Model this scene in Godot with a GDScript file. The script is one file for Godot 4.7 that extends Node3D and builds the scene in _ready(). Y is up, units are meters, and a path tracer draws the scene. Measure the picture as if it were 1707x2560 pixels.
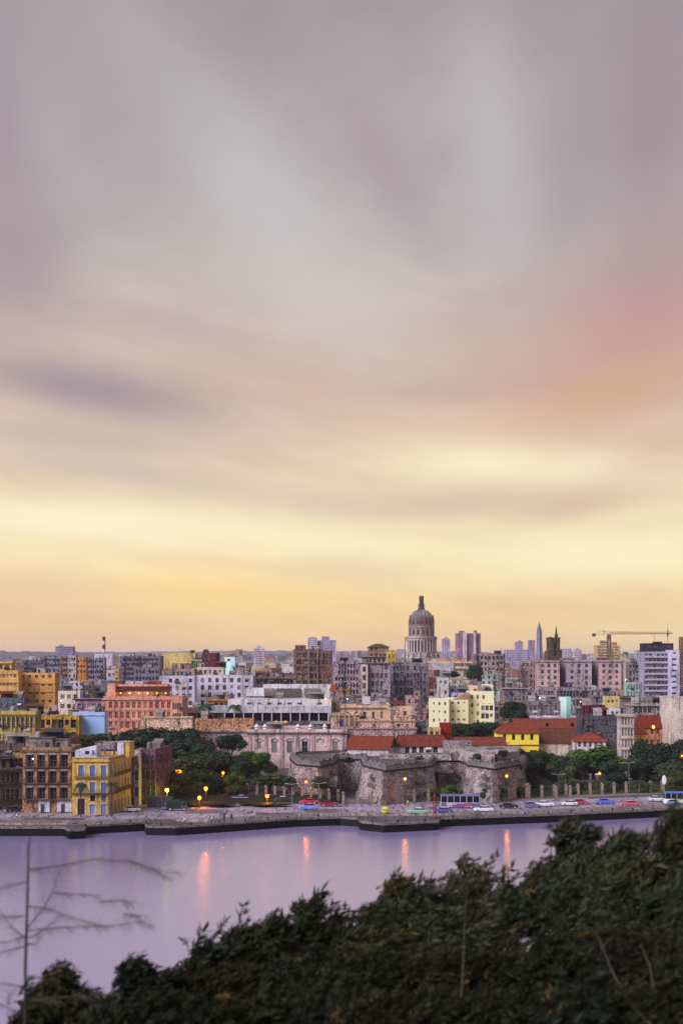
extends Node3D
# A harbour city at dusk seen over the water from a wooded hillside. Units: metres, y up, the camera looks along -z.
# P(px, py, d) gives the point d metres away that is seen px, py pixels into the 1707 x 2560 photograph; sizes follow from the distance.
const F := 3800.0
const CX := 853.5
const HY := 1650.0
const EYE := 40.0
var rng := RandomNumberGenerator.new()
var used := {}
var mats := {}
var tex := {}
var win_cache := {}
var specs := []      # [x0, x1, y_top, y_visible_bottom, d, short name] of the buildings placed one by one
var occl := []       # the same for trees that hide things
var labels := {}

class MB:
	var v := PackedVector3Array()
	var n := PackedVector3Array()
	var c := PackedColorArray()
	var ix := PackedInt32Array()
	var col := Color(1, 1, 1)
	var colored := false
	func tri(a: Vector3, b: Vector3, d: Vector3, na: Vector3, nb: Vector3, nd: Vector3) -> void:
		var k := v.size()
		v.append(a); v.append(b); v.append(d)
		n.append(na); n.append(nb); n.append(nd)
		if colored:
			c.append(col); c.append(col); c.append(col)
		if (b - a).cross(d - a).dot(na + nb + nd) > 0.0:
			ix.append(k); ix.append(k + 2); ix.append(k + 1)
		else:
			ix.append(k); ix.append(k + 1); ix.append(k + 2)
	func quad(a: Vector3, b: Vector3, cc: Vector3, d: Vector3, nn: Vector3) -> void:
		var k := v.size()
		v.append(a); v.append(b); v.append(cc); v.append(d)
		for i in 4:
			n.append(nn)
			if colored:
				c.append(col)
		if (b - a).cross(cc - a).dot(nn) > 0.0:
			ix.append_array(PackedInt32Array([k, k + 2, k + 1, k, k + 3, k + 2]))
		else:
			ix.append_array(PackedInt32Array([k, k + 1, k + 2, k, k + 2, k + 3]))
	func face(a: Vector3, b: Vector3, cc: Vector3, d: Vector3, out: Vector3) -> void: # flat quad, normal computed, towards out
		var nn := (b - a).cross(cc - a)
		if nn.length() < 1e-9:
			nn = (cc - a).cross(d - a)
		nn = nn.normalized()
		if nn.dot(out) < 0.0:
			nn = -nn
		quad(a, b, cc, d, nn)
	func flat(a: Vector3, b: Vector3, d: Vector3, out: Vector3) -> void:
		var nn := (b - a).cross(d - a).normalized()
		if nn.dot(out) < 0.0:
			nn = -nn
		tri(a, b, d, nn, nn, nn)
	func box(p: Vector3, s: Vector3, b := Basis.IDENTITY) -> void: # p = centre
		var x := b.x * s.x * 0.5
		var y := b.y * s.y * 0.5
		var z := b.z * s.z * 0.5
		quad(p - x - y + z, p + x - y + z, p + x + y + z, p - x + y + z, b.z)
		quad(p - x - y - z, p + x - y - z, p + x + y - z, p - x + y - z, -b.z)
		quad(p + x - y - z, p + x - y + z, p + x + y + z, p + x + y - z, b.x)
		quad(p - x - y - z, p - x - y + z, p - x + y + z, p - x + y - z, -b.x)
		quad(p - x + y - z, p + x + y - z, p + x + y + z, p - x + y + z, b.y)
		quad(p - x - y - z, p + x - y - z, p + x - y + z, p - x - y + z, -b.y)
	func bar(p: Vector3, q: Vector3, w: float) -> void: # a thin square bar
		var y := q - p
		var l := y.length()
		if l < 1e-5:
			return
		y /= l
		var x := y.cross(Vector3.FORWARD if absf(y.z) < 0.9 else Vector3.RIGHT).normalized()
		box((p + q) * 0.5, Vector3(w, l, w), Basis(x, y, x.cross(y)))
	func tube(p: Vector3, q: Vector3, r0: float, r1: float, seg := 8, caps := true) -> void:
		var y := (q - p).normalized()
		var x := y.cross(Vector3.FORWARD if absf(y.z) < 0.9 else Vector3.RIGHT).normalized()
		var z := x.cross(y)
		for i in seg:
			var a := TAU * i / seg
			var b := TAU * (i + 1) / seg
			var u := x * cos(a) + z * sin(a)
			var w := x * cos(b) + z * sin(b)
			tri(p + u * r0, p + w * r0, q + w * r1, u, w, w)
			if r1 > 1e-4:
				tri(p + u * r0, q + w * r1, q + u * r1, u, w, u)
			if caps:
				tri(q, q + u * r1, q + w * r1, y, y, y)
				tri(p, p + u * r0, p + w * r0, -y, -y, -y)
	func lathe(prof: Array, seg: int, o := Vector3.ZERO) -> void: # prof: [radius, y] from the bottom up
		for k in prof.size() - 1:
			var r0: float = prof[k][0]
			var r1: float = prof[k + 1][0]
			var y0: float = prof[k][1]
			var y1: float = prof[k + 1][1]
			var slope := Vector2(y1 - y0, r0 - r1).normalized()
			for i in seg:
				var a := TAU * i / seg
				var b := TAU * (i + 1) / seg
				var ua := Vector3(cos(a), 0, sin(a))
				var ub := Vector3(cos(b), 0, sin(b))
				var na := (ua * slope.x + Vector3.UP * slope.y).normalized()
				var nb := (ub * slope.x + Vector3.UP * slope.y).normalized()
				var p0 := o + ua * r0 + Vector3.UP * y0
				var p1 := o + ub * r0 + Vector3.UP * y0
				var p2 := o + ub * r1 + Vector3.UP * y1
				var p3 := o + ua * r1 + Vector3.UP * y1
				if r0 > 1e-5:
					tri(p0, p1, p2, na, nb, nb)
				if r1 > 1e-5:
					tri(p0, p2, p3, na, nb, na)
	func prism(lo: PackedVector2Array, hi: PackedVector2Array, y0: float, y1: float, cap := true) -> void: # plan points are (x, z)
		var m := lo.size()
		var mid := Vector2.ZERO
		var area := 0.0
		for i in m:
			mid += lo[i] / m
			area += lo[i].cross(lo[(i + 1) % m])
		for i in m:
			var j := (i + 1) % m
			var e := lo[j] - lo[i]
			var o := Vector2(e.y, -e.x) * signf(area)
			face(Vector3(lo[i].x, y0, lo[i].y), Vector3(lo[j].x, y0, lo[j].y), Vector3(hi[j].x, y1, hi[j].y), Vector3(hi[i].x, y1, hi[i].y), Vector3(o.x, 0.001, o.y))
		if cap:
			var t := Geometry2D.triangulate_polygon(hi)
			for k in t.size() / 3:
				var a := hi[t[k * 3]]
				var b := hi[t[k * 3 + 1]]
				var d := hi[t[k * 3 + 2]]
				tri(Vector3(a.x, y1, a.y), Vector3(b.x, y1, b.y), Vector3(d.x, y1, d.y), Vector3.UP, Vector3.UP, Vector3.UP)
	func add_to(am: ArrayMesh, m: Material) -> void:
		if v.is_empty():
			return
		var a := []
		a.resize(Mesh.ARRAY_MAX)
		a[Mesh.ARRAY_VERTEX] = v
		a[Mesh.ARRAY_NORMAL] = n
		if colored:
			a[Mesh.ARRAY_COLOR] = c
		a[Mesh.ARRAY_INDEX] = ix
		am.add_surface_from_arrays(Mesh.PRIMITIVE_TRIANGLES, a)
		am.surface_set_material(am.get_surface_count() - 1, m)
	func mesh(m: Material) -> ArrayMesh:
		var am := ArrayMesh.new()
		add_to(am, m)
		return am

# ---------------------------------------------------------------- helpers
func P(px: float, py: float, d: float) -> Vector3:
	return Vector3((px - CX) / F * d, EYE - (py - HY) / F * d, -d)

func X(px: float, d: float) -> float:
	return (px - CX) / F * d

func Yv(py: float, d: float) -> float:
	return EYE - (py - HY) / F * d

func D(py: float, elev: float) -> float: # how far off a point of that height is when seen at py
	return (EYE - elev) * F / (py - HY)

func ground(d: float) -> float:
	return 2.0 + 2.0 * smoothstep(440.0, 600.0, d) + 5.0 * smoothstep(600.0, 1800.0, d) + 18.0 * smoothstep(1800.0, 5000.0, d)

func numbered(called: String) -> String:
	if not used.has(called):
		used[called] = 0
		return called
	used[called] += 1
	return "%s_%03d" % [called, used[called]]

func thing(called: String, label: String, category: String, at := Vector3.ZERO, yaw := 0.0, group := "") -> Node3D:
	var o := Node3D.new()
	o.name = numbered(called)
	add_child(o)
	o.position = at
	o.rotation.y = yaw
	tag(o, label, category, group)
	return o

func tag(o: Node3D, label: String, category: String, group := "") -> void:
	o.set_meta("label", label)
	o.set_meta("category", category)
	labels[label] = true
	if group != "":
		o.set_meta("group", group)

func obj(called: String, m: Mesh, parent: Node3D, at := Transform3D.IDENTITY) -> MeshInstance3D:
	var o := MeshInstance3D.new()
	o.mesh = m
	if parent == self:
		o.name = numbered(called)
		add_child(o)
	else:
		o.name = called
		parent.add_child(o, true)
	o.transform = at
	return o

func put(called: String, mb: MB, m: Material, parent: Node3D) -> MeshInstance3D:
	return obj(called, mb.mesh(m), parent)

func struct(called: String, mb: MB, m: Material, label: String, cat: String) -> MeshInstance3D:
	var o := put(called, mb, m, self)
	o.set_meta("kind", "structure")
	tag(o, label, cat)
	return o

func copy(o: Node3D, label: String, at: Vector3, yaw: float) -> Node3D:
	var r: Node3D = o.duplicate()
	var stem: String = String(o.name)
	if stem.length() > 4 and stem[stem.length() - 4] == "_" and stem.right(3).is_valid_int():
		stem = stem.left(stem.length() - 4)
	r.name = numbered(stem)
	add_child(r)
	r.position = at
	r.rotation.y = yaw
	r.set_meta("label", label)
	labels[label] = true
	return r

# ---------------------------------------------------------------- materials
func noise_bytes(size: int, freq: float, sd: int, oct := 4) -> PackedByteArray:
	var f := FastNoiseLite.new()
	f.noise_type = FastNoiseLite.TYPE_SIMPLEX_SMOOTH
	f.seed = sd
	f.frequency = freq
	f.fractal_octaves = oct
	var im := f.get_seamless_image(size, size, false, false, 0.15)
	im.convert(Image.FORMAT_L8)
	return im.get_data()

func grey(size: int, data: PackedByteArray) -> ImageTexture:
	return ImageTexture.create_from_image(Image.create_from_data(size, size, false, Image.FORMAT_L8, data))

func make_textures() -> void:
	var s := 512
	var low := noise_bytes(s, 0.008, 3)
	var mid := noise_bytes(s, 0.03, 5)
	var fine := noise_bytes(s, 0.14, 7, 3)
	var plaster := PackedByteArray()
	var stone := PackedByteArray()
	var grime := PackedByteArray()
	plaster.resize(s * s); stone.resize(s * s); grime.resize(s * s)
	for y in s:
		for x in s:
			var i := y * s + x
			var streak := mid[((y if y < 256 else 511 - y) / 4) * s + (x * 2) % s] / 255.0
			var l := low[i] / 255.0
			var m := mid[i] / 255.0
			var f := fine[i] / 255.0
			var p := 0.9 + 0.25 * (l - 0.5) - 0.4 * maxf(0.0, m - 0.56) - 1.1 * maxf(0.0, streak - 0.57) + 0.4 * (f - 0.5)
			plaster[i] = int(clampf(p, 0.2, 1.0) * 255.0)
			var q := 0.86 + 0.4 * (l - 0.5) + 1.4 * (f - 0.5) - 0.7 * maxf(0.0, m - 0.55) - 0.4 * maxf(0.0, streak - 0.5)
			stone[i] = int(clampf(q, 0.12, 1.0) * 255.0)
			var g := 0.9 + 0.45 * (l - 0.5) - 0.45 * maxf(0.0, m - 0.5) - 1.5 * maxf(0.0, streak - 0.55) + 1.3 * (f - 0.5)
			grime[i] = int(clampf(g, 0.14, 1.0) * 255.0)
	tex["plaster"] = grey(s, plaster)
	tex["stone"] = grey(s, stone)
	tex["grime"] = grey(s, grime)
	tex["fine"] = grey(s, fine)
	tex["mid"] = grey(s, mid)
	# barrel tiles: ridges along x, rows along y
	var t := 256
	var tile := PackedByteArray()
	tile.resize(t * t)
	var wob := noise_bytes(t, 0.02, 11)
	for y in t:
		for x in t:
			var a := 0.62 + 0.3 * absf(sin(PI * x / 16.0)) * (0.75 + 0.25 * float(y % 32) / 32.0) + 0.5 * (wob[y * t + x] / 255.0 - 0.5)
			tile[y * t + x] = int(clampf(a, 0.1, 1.0) * 255.0)
	tex["tile"] = grey(t, tile)

func mat(c: Color, kind := "plaster", rough := 0.9, period := 22.0) -> StandardMaterial3D:
	var key := "%s %s %.2f %.1f" % [c.to_html(), kind, rough, period]
	if mats.has(key):
		return mats[key]
	var m := StandardMaterial3D.new()
	m.albedo_color = c
	m.roughness = rough
	m.metallic_specular = 0.3
	if tex.has(kind):
		m.albedo_texture = tex[kind]
		m.uv1_triplanar = true
		m.uv1_world_triplanar = true
		m.uv1_scale = Vector3.ONE / period
		if kind == "stone" or kind == "tile":
			m.heightmap_enabled = true
			m.heightmap_texture = tex[kind]
			m.heightmap_scale = 6.0 if kind == "stone" else 5.0
	mats[key] = m
	return m

func hexm(h: String, kind := "plaster", rough := 0.9, period := 22.0) -> StandardMaterial3D:
	return mat(Color.html(h), kind, rough, period)

func glow(h: String, e: float) -> StandardMaterial3D:
	var key := "glow" + h + str(e)
	if not mats.has(key):
		var m := StandardMaterial3D.new()
		m.albedo_color = Color.html(h)
		m.emission_enabled = true
		m.emission = Color.html(h)
		m.emission_energy_multiplier = e
		mats[key] = m
	return mats[key]

func glass(h: String) -> StandardMaterial3D:
	return hexm(h, "none", 0.12)

# ---------------------------------------------------------------- sky
func ramp(stops: Array, t: float) -> Vector3:
	for k in stops.size() - 1:
		if t <= stops[k + 1][0]:
			var w: float = clampf((t - stops[k][0]) / (stops[k + 1][0] - stops[k][0]), 0.0, 1.0)
			var a: Vector3 = stops[k][1]
			return a.lerp(stops[k + 1][1], w)
	return stops[stops.size() - 1][1]

func make_sky() -> PanoramaSkyMaterial:
	# colours of the overcast by height in degrees, towards the sunset and away from it
	var west := [[0.0, Vector3(243, 205, 145)], [1.0, Vector3(243, 208, 150)], [2.0, Vector3(245, 214, 158)], [3.0, Vector3(249, 224, 170)], [4.0, Vector3(253, 233, 186)], [5.0, Vector3(248, 230, 187)],
		[6.0, Vector3(236, 214, 183)], [7.0, Vector3(231, 207, 181)], [8.5, Vector3(221, 196, 176)], [10.0, Vector3(209, 186, 170)], [11.6, Vector3(206, 187, 175)], [13.2, Vector3(200, 185, 179)],
		[15.0, Vector3(191, 181, 179)], [17.0, Vector3(184, 177, 177)], [20.7, Vector3(173, 166, 168)], [23.5, Vector3(164, 155, 159)], [32.0, Vector3(158, 150, 156)], [90.0, Vector3(160, 155, 162)]]
	var east := [[0.0, Vector3(190, 172, 178)], [10.0, Vector3(180, 166, 174)], [25.0, Vector3(166, 156, 164)], [90.0, Vector3(160, 155, 162)]]
	# soft banks of cloud: azimuth, height, half width, half height (degrees), tilt (degrees), colour, strength
	var banks := [
		[5.4, 7.4, 4.0, 1.1, -4, Vector3(255, 240, 204), 1.0], [8.8, 7.1, 1.6, 0.6, 20, Vector3(255, 238, 208), 0.6], [4.6, 5.9, 4.6, 0.62, 3, Vector3(221, 198, 174), 0.9], [8.6, 5.7, 2.4, 0.6, 8, Vector3(216, 190, 164), 0.8], [-0.5, 5.9, 3.2, 0.5, -9, Vector3(223, 201, 180), 0.7], [-6.0, 6.5, 4.0, 0.5, -6, Vector3(222, 200, 178), 0.5],
		[11.0, 12.4, 5.0, 2.2, 18, Vector3(200, 154, 150), 0.95], [7.0, 11.6, 4.0, 1.1, 10, Vector3(206, 178, 162), 0.6], [12.5, 15.0, 3.0, 1.6, 25, Vector3(186, 160, 158), 0.6], [10.0, 9.9, 3.6, 1.1, 15, Vector3(212, 170, 138), 0.75], [12.0, 8.2, 2.5, 0.8, 0, Vector3(220, 190, 163), 0.5],
		[-9.5, 10.0, 4.6, 0.95, -9, Vector3(164, 149, 158), 0.9], [-3.0, 16.8, 1.9, 5.2, 40, Vector3(197, 193, 194), 1.0], [-7.2, 21.5, 1.5, 3.4, 44, Vector3(180, 175, 178), 0.8], [-12.8, 19.5, 1.3, 4.0, 12, Vector3(166, 147, 157), 0.9], [5.7, 18.6, 1.5, 4.4, 7, Vector3(189, 184, 187), 0.9], [1.4, 18.4, 1.0, 4.2, 33, Vector3(176, 160, 166), 0.85], [8.6, 18.5, 1.1, 4.5, -8, Vector3(172, 160, 164), 0.7],
		[-3.5, 22.8, 2.5, 1.4, -20, Vector3(166, 152, 157), 0.7], [-9.5, 20.0, 3.0, 3.0, 25, Vector3(172, 165, 169), 0.6], [11.5, 19.5, 2.6, 5.0, -6, Vector3(162, 145, 152), 0.9], [-12.2, 14.5, 2.4, 2.4, 0, Vector3(170, 153, 159), 0.85],
		[-0.5, 13.2, 4.0, 1.6, -14, Vector3(211, 199, 189), 0.75], [-10.0, 8.2, 4.5, 0.7, -3, Vector3(196, 180, 172), 0.6], [-10.0, 5.2, 6.5, 0.75, -3, Vector3(255, 243, 208), 1.0], [-1.5, 4.5, 4.4, 0.55, -5, Vector3(255, 241, 200), 0.85],
		[0.6, 3.4, 2.8, 0.5, -4, Vector3(237, 213, 176), 0.8], [-4.2, 2.4, 4.0, 0.75, -4, Vector3(255, 219, 150), 0.9], [9.5, 3.9, 5.2, 1.0, 0, Vector3(255, 244, 203), 0.95], [-12.0, 2.6, 2.8, 0.9, 0, Vector3(236, 205, 166), 0.8],
		[12.0, 1.0, 5.0, 0.9, 0, Vector3(248, 225, 172), 0.7], [-11.0, 0.7, 4.4, 0.9, 0, Vector3(232, 200, 160), 0.7], [-1.5, 10.2, 3.5, 0.9, -8, Vector3(214, 185, 166), 0.6], [4.0, 8.8, 4.0, 0.8, 6, Vector3(228, 198, 172), 0.5], [-4.5, 3.7, 3.2, 0.3, -6, Vector3(243, 216, 168), 0.6], [3.6, 4.7, 2.6, 0.3, -9, Vector3(243, 223, 186), 0.6], [-9.0, 7.1, 4.2, 0.5, -6, Vector3(212, 193, 179), 0.7], [11.5, 5.0, 2.6, 0.3, 8, Vector3(240, 220, 180), 0.5], [7.0, 13.8, 3.0, 0.7, 28, Vector3(188, 170, 168), 0.5], [-6.0, 12.2, 4.0, 0.6, -16, Vector3(190, 172, 170), 0.5]]
	var sn := FastNoiseLite.new()
	sn.seed = 21
	sn.frequency = 1.0
	sn.fractal_octaves = 4
	var w := 4096
	var h := 2048
	var px := PackedByteArray()
	px.resize(w * h * 3)
	var eastc := []
	var westc := []
	for y in h / 2:
		var el := 90.0 - (y + 0.5) * 180.0 / h
		var a := ramp(west, el)
		var b := ramp(east, el)
		for x in w:
			var az := wrapf((x + 0.5) * 360.0 / w, -180.0, 180.0)
			var c := a
			var turn := smoothstep(25.0, 130.0, absf(az))
			c = a.lerp(b, turn)
			if el < 50.0 and absf(az) < 45.0:
				var fine := sn.get_noise_3d(az * 0.16 + el * 0.10, el * 0.75 + az * 0.10, 9.0) + 0.5 * sn.get_noise_2d(az * 0.5 + el * 0.4, el * 2.0 + az * 0.35)
				c += Vector3(1.0, 0.95, 0.88) * fine * 9.0 * smoothstep(22.0, 8.0, el) + Vector3(0.9, 1.0, 1.0) * 5.0 * sn.get_noise_2d(az * 0.12 + el * 0.16 + 40.0, el * 0.3 - az * 0.22) * smoothstep(10.0, 18.0, el)
			if el < 90.0 and (x % 1 == 0):
				var ar := deg_to_rad(az)
				var s := sn.get_noise_3d(sin(ar) * 2.6 + el * 0.05, el * 0.16, cos(ar) * 2.6) + 0.4 * sn.get_noise_3d(sin(ar) * 6.3 - el * 0.1, el * 0.5, cos(ar) * 6.3)
				var amp := lerpf(7.0, 16.0, smoothstep(13.0, 30.0, absf(az)))
				c += Vector3(1.0, 0.95, 0.9) * s * amp
			if absf(az) < 30.0 and el < 34.0:
				for k in banks:
					var dx: float = az - k[0]
					var dy: float = el - k[1]
					var t: float = deg_to_rad(k[4])
					var u: float = (dx * cos(t) + dy * sin(t)) / k[2]
					var v: float = (-dx * sin(t) + dy * cos(t)) / k[3]
					var q := u * u + v * v
					if q < 5.0:
						c = c.lerp(k[5], exp(-q) * k[6])
			var i := (y * w + x) * 3
			px[i] = int(clampf(c.x, 0, 255))
			px[i + 1] = int(clampf(c.y, 0, 255))
			px[i + 2] = int(clampf(c.z, 0, 255))
	for y in range(h / 2, h):
		for x in w:
			var i := (y * w + x) * 3
			px[i] = 95; px[i + 1] = 85; px[i + 2] = 95
	var m := PanoramaSkyMaterial.new()
	m.panorama = ImageTexture.create_from_image(Image.create_from_data(w, h, false, Image.FORMAT_RGB8, px))
	m.filter = true
	return m

func setup_view() -> void:
	var cam := Camera3D.new()
	cam.name = "camera"
	add_child(cam)
	cam.position = Vector3(0, EYE, 0)
	var near := 0.5
	var lens := CameraAttributesPhysical.new()
	lens.frustum_focal_length = 85.0
	lens.exposure_aperture = LENS_STOP
	lens.frustum_focus_distance = 450.0
	lens.frustum_near = near
	lens.frustum_far = 30000.0
	cam.attributes = lens
	cam.set_frustum(2560.0 / F * near, Vector2(0, (HY - 1280.0) / F * near), near, 30000.0)
	var we := WorldEnvironment.new()
	we.name = "world_environment"
	var e := Environment.new()
	e.background_mode = Environment.BG_SKY
	var sky := Sky.new()
	sky.sky_material = make_sky()
	e.sky = sky
	e.background_energy_multiplier = 0.37
	e.tonemap_mode = Environment.TONE_MAPPER_LINEAR
	e.tonemap_exposure = 2.72
	e.fog_enabled = true
	e.fog_density = 0.00005
	e.fog_light_color = Color.html("e6dcf0")
	e.sdfgi_enabled = true
	e.ssao_enabled = true
	e.ssil_enabled = true
	we.environment = e
	add_child(we)
	var sun := DirectionalLight3D.new()
	sun.name = "sun"
	sun.light_energy = 0.5
	sun.light_color = Color.html("f4eeff")
	sun.light_angular_distance = 40.0
	sun.shadow_enabled = true
	add_child(sun)
	sun.look_at_from_position(Vector3(-78, 66, 70), Vector3.ZERO)

# ---------------------------------------------------------------- the setting
const QUAY := [[-900, 2070], [-300, 2069], [160, 2068], [175, 2076], [212, 2074], [216, 2064], [362, 2056], [366, 2066], [440, 2067], [515, 2062], [644, 2053], [744, 2046], [850, 2043], [894, 2046], [900, 2054], [960, 2060], [1095, 2054], [1102, 2046], [1400, 2035], [1707, 2021], [2100, 2003], [2700, 1990]]

func quay_pts(inland: float) -> Array: # points of the quay edge, moved away from the water
	var out := []
	for q in QUAY:
		var d := D(q[1], 2.0)
		out.append(Vector2(X(q[0], d), -d - inland))
	return out

func smooth_quay(inland: float) -> Array: # the same line without its landing stages
	var out := []
	for q in [[-900, 2066], [-300, 2066], [160, 2065], [362, 2056], [515, 2058], [744, 2044], [894, 2042], [1102, 2042], [1400, 2033], [1707, 2020], [2100, 2003], [2700, 1990]]:
		var d := D(q[1], 2.0)
		out.append(Vector2(X(q[0], d), -d - inland))
	return out

func strip(m: MB, a: Array, b: Array, y: float) -> void:
	for i in a.size() - 1:
		m.face(Vector3(a[i].x, y, a[i].y), Vector3(a[i + 1].x, y, a[i + 1].y), Vector3(b[i + 1].x, y, b[i + 1].y), Vector3(b[i].x, y, b[i].y), Vector3.UP)

func kerb(m: MB, a: Array, b: Array, y0: float, y1: float) -> void: # a raised strip
	strip(m, a, b, y1)
	for l in [a, b]:
		for i in l.size() - 1:
			m.face(Vector3(l[i].x, y0, l[i].y), Vector3(l[i + 1].x, y0, l[i + 1].y), Vector3(l[i + 1].x, y1, l[i + 1].y), Vector3(l[i].x, y1, l[i].y), Vector3(0, 0.01, 1 if l == a else -1))

func build_setting() -> void:
	# water
	var w := MB.new()
	w.quad(Vector3(-900, 0, -30), Vector3(900, 0, -30), Vector3(900, 0, -480), Vector3(-900, 0, -480), Vector3.UP)
	var wm := StandardMaterial3D.new()
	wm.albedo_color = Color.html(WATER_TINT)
	wm.roughness = 0.15
	wm.metallic_specular = 0.75
	wm.normal_enabled = true
	var f := FastNoiseLite.new()
	f.seed = 4
	f.frequency = 0.03
	f.fractal_octaves = 3
	var im := f.get_seamless_image(512, 512, false, false, 0.2)
	im.bump_map_to_normal_map(7.0)
	wm.normal_texture = ImageTexture.create_from_image(im)
	wm.normal_scale = 0.1
	wm.uv1_triplanar = true
	wm.uv1_world_triplanar = true
	wm.uv1_scale = Vector3(0.05, 0.05, 0.09)
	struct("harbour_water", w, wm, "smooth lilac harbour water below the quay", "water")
	# the land behind: one sheet from the quay to beyond the hills
	var g := MB.new()
	var rows := [0.0, 30.0, 70.0, 110.0, 160.0, 240.0, 400.0, 700.0, 1200.0, 2000.0, 3200.0, 5000.0, 8000.0, 14000.0, 22000.0]
	var edge := quay_pts(0.0)
	for r in rows.size() - 1:
		var last := []
		for k in 2:
			var line := []
			for q in edge:
				var d: float = -q.y + rows[r + k]
				line.append(Vector3(q.x / -q.y * d * (1.0 + rows[r + k] / 20000.0), ground(d), -d))
			last.append(line)
		for i in edge.size() - 1:
			g.face(last[0][i], last[0][i + 1], last[1][i + 1], last[1][i], Vector3.UP)
	struct("city_ground", g, hexm("6e6468", "grime", 0.95, 30.0), "grey paved ground of the city from the quay to the hills", "ground")
	# quay wall: pale coping over stone, black and wet at the tide line
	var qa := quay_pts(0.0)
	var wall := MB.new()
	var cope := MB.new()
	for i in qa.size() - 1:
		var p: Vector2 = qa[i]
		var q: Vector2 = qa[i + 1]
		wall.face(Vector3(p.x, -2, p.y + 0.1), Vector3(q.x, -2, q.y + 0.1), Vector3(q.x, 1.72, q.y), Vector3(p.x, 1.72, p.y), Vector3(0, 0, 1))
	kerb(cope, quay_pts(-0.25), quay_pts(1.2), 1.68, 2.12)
	var quay := thing("quay_wall", "long stone quay wall with pale coping and black tide line along the harbour", "quay")
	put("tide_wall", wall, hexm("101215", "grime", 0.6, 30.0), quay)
	put("coping", cope, hexm("8d827e", "stone", 0.95, 40.0), quay)
	# promenade, road, pavement
	var pr := MB.new()
	strip(pr, smooth_quay(1.2), smooth_quay(9.0), 2.008)
	struct("promenade", pr, hexm("9c908e", "stone", 0.95, 40.0), "rough stone promenade between the quay coping and the road", "promenade")
	var rd := MB.new()
	strip(rd, smooth_quay(10.0), smooth_quay(38.0), 2.016)
	struct("waterfront_road", rd, hexm("b4a6b8", "grime", 0.75, 60.0), "wide pale asphalt road along the waterfront", "road")
	var kb := MB.new()
	kerb(kb, smooth_quay(9.0), smooth_quay(10.0), 2.0, 2.14)
	struct("roadside_kerb", kb, hexm("b0a49e", "grime", 0.95, 6.0), "pale kerb between promenade and road", "kerb")
	var sw := MB.new()
	kerb(sw, smooth_quay(38.0), smooth_quay(44.0), 2.0, 2.15)
	struct("far_pavement", sw, hexm("a4907f", "grime", 0.95, 8.0), "tan pavement along the far side of the waterfront road", "pavement")
	for k in [[3.2, 3.9, 2.3, "low pale step along the promenade nearest the water"], [6.4, 7.0, 2.24, "second low pale step along the promenade"]]:
		var stp := MB.new()
		kerb(stp, smooth_quay(k[0]), smooth_quay(k[1]), 2.0, k[2])
		struct("promenade_step", stp, hexm("b4a6a4", "stone", 0.95, 40.0), k[3], "step")
	# painted lane line, dash by dash
	var mid := smooth_quay(24.0)
	for i in mid.size() - 1:
		var a: Vector2 = mid[i]
		var b: Vector2 = mid[i + 1]
		var count := int(a.distance_to(b) / 7.0)
		for k in count:
			var p := a.lerp(b, (k + 0.2) / count)
			if absf(p.x) > 100.0:
				continue
			var dash := MB.new()
			var q := a.lerp(b, (k + 0.6) / count)
			dash.face(Vector3(p.x, 2.022, p.y - 0.1), Vector3(q.x, 2.022, q.y - 0.1), Vector3(q.x, 2.022, q.y + 0.1), Vector3(p.x, 2.022, p.y + 0.1), Vector3.UP)
			var o := put("lane_dash", dash, hexm("d8d0c8", "none", 0.8), self)
			o.set_meta("kind", "structure")
			o.set_meta("group", "painted dashes of the lane line")
			tag(o, "white painted dash of the broken lane line on the road", "road marking", "painted dashes of the lane line")
	# lawns
	for l in [[1285, 1400, 1948, 1934, 462.0, 488.0, "sunlit strip of lawn behind the low dark wall beside the fortress"], [1590, 1800, 1985, 1955, 428.0, 462.0, "olive lawn behind the fence pillars under the white disc"], [1340, 1590, 1988, 1960, 430.0, 455.0, "shaded lawn under the row of small palms"], [430, 860, 2018, 2005, 402.0, 414.0, "dark planted traffic island beside the waterfront road"]]:
		var m := MB.new()
		var y := 2.03
		for k in 12:
			var xa := lerpf(l[0], l[1], k / 12.0)
			var xb := lerpf(l[0], l[1], (k + 1) / 12.0)
			m.face(Vector3(X(xa, l[4]), y, -l[4]), Vector3(X(xb, l[4]), y, -l[4]), Vector3(X(xb, l[5]), y + 1.2, -l[5]), Vector3(X(xa, l[5]), y + 1.2, -l[5]), Vector3.UP)
		var o := struct("lawn", m, hexm("66703a" if l[0] != 430 else "2e3a22", "grime", 1.0, 7.0), l[6], "lawn")
	# hills
	var hn := FastNoiseLite.new()
	hn.seed = 9
	hn.frequency = 0.0011
	for k in 2:
		var hm := MB.new()
		var d0: float = [5200.0, 8200.0][k]
		var prev := []
		for i in 281:
			var px := -700.0 + i * 11.0
			var top: float = [1636.0, 1631.0][k] - 9.0 * hn.get_noise_2d(px * 1.3, k * 900.0) - 2.6 * hn.get_noise_2d(px * 26.0, k * 300.0 + 50.0) - 1.4 * hn.get_noise_2d(px * 77.0, k * 300.0) - [6.0, 0.0][k] * smoothstep(400.0, 0.0, px) + [6.0, 3.0][k] * smoothstep(1100.0, 1350.0, px)
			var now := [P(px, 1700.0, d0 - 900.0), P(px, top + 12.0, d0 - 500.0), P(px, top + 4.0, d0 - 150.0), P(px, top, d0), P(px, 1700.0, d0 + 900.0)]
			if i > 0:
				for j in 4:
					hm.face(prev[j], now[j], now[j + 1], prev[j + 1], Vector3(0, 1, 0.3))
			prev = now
		struct("wooded_hill", hm, hexm(["7f7f86", "8a8a96"][k], "grime", 1.0, [160.0, 300.0][k]), ["low grey-green hill covered in small houses and trees behind the city", "farthest pale lilac hill on the horizon"][k], "hill")
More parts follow.
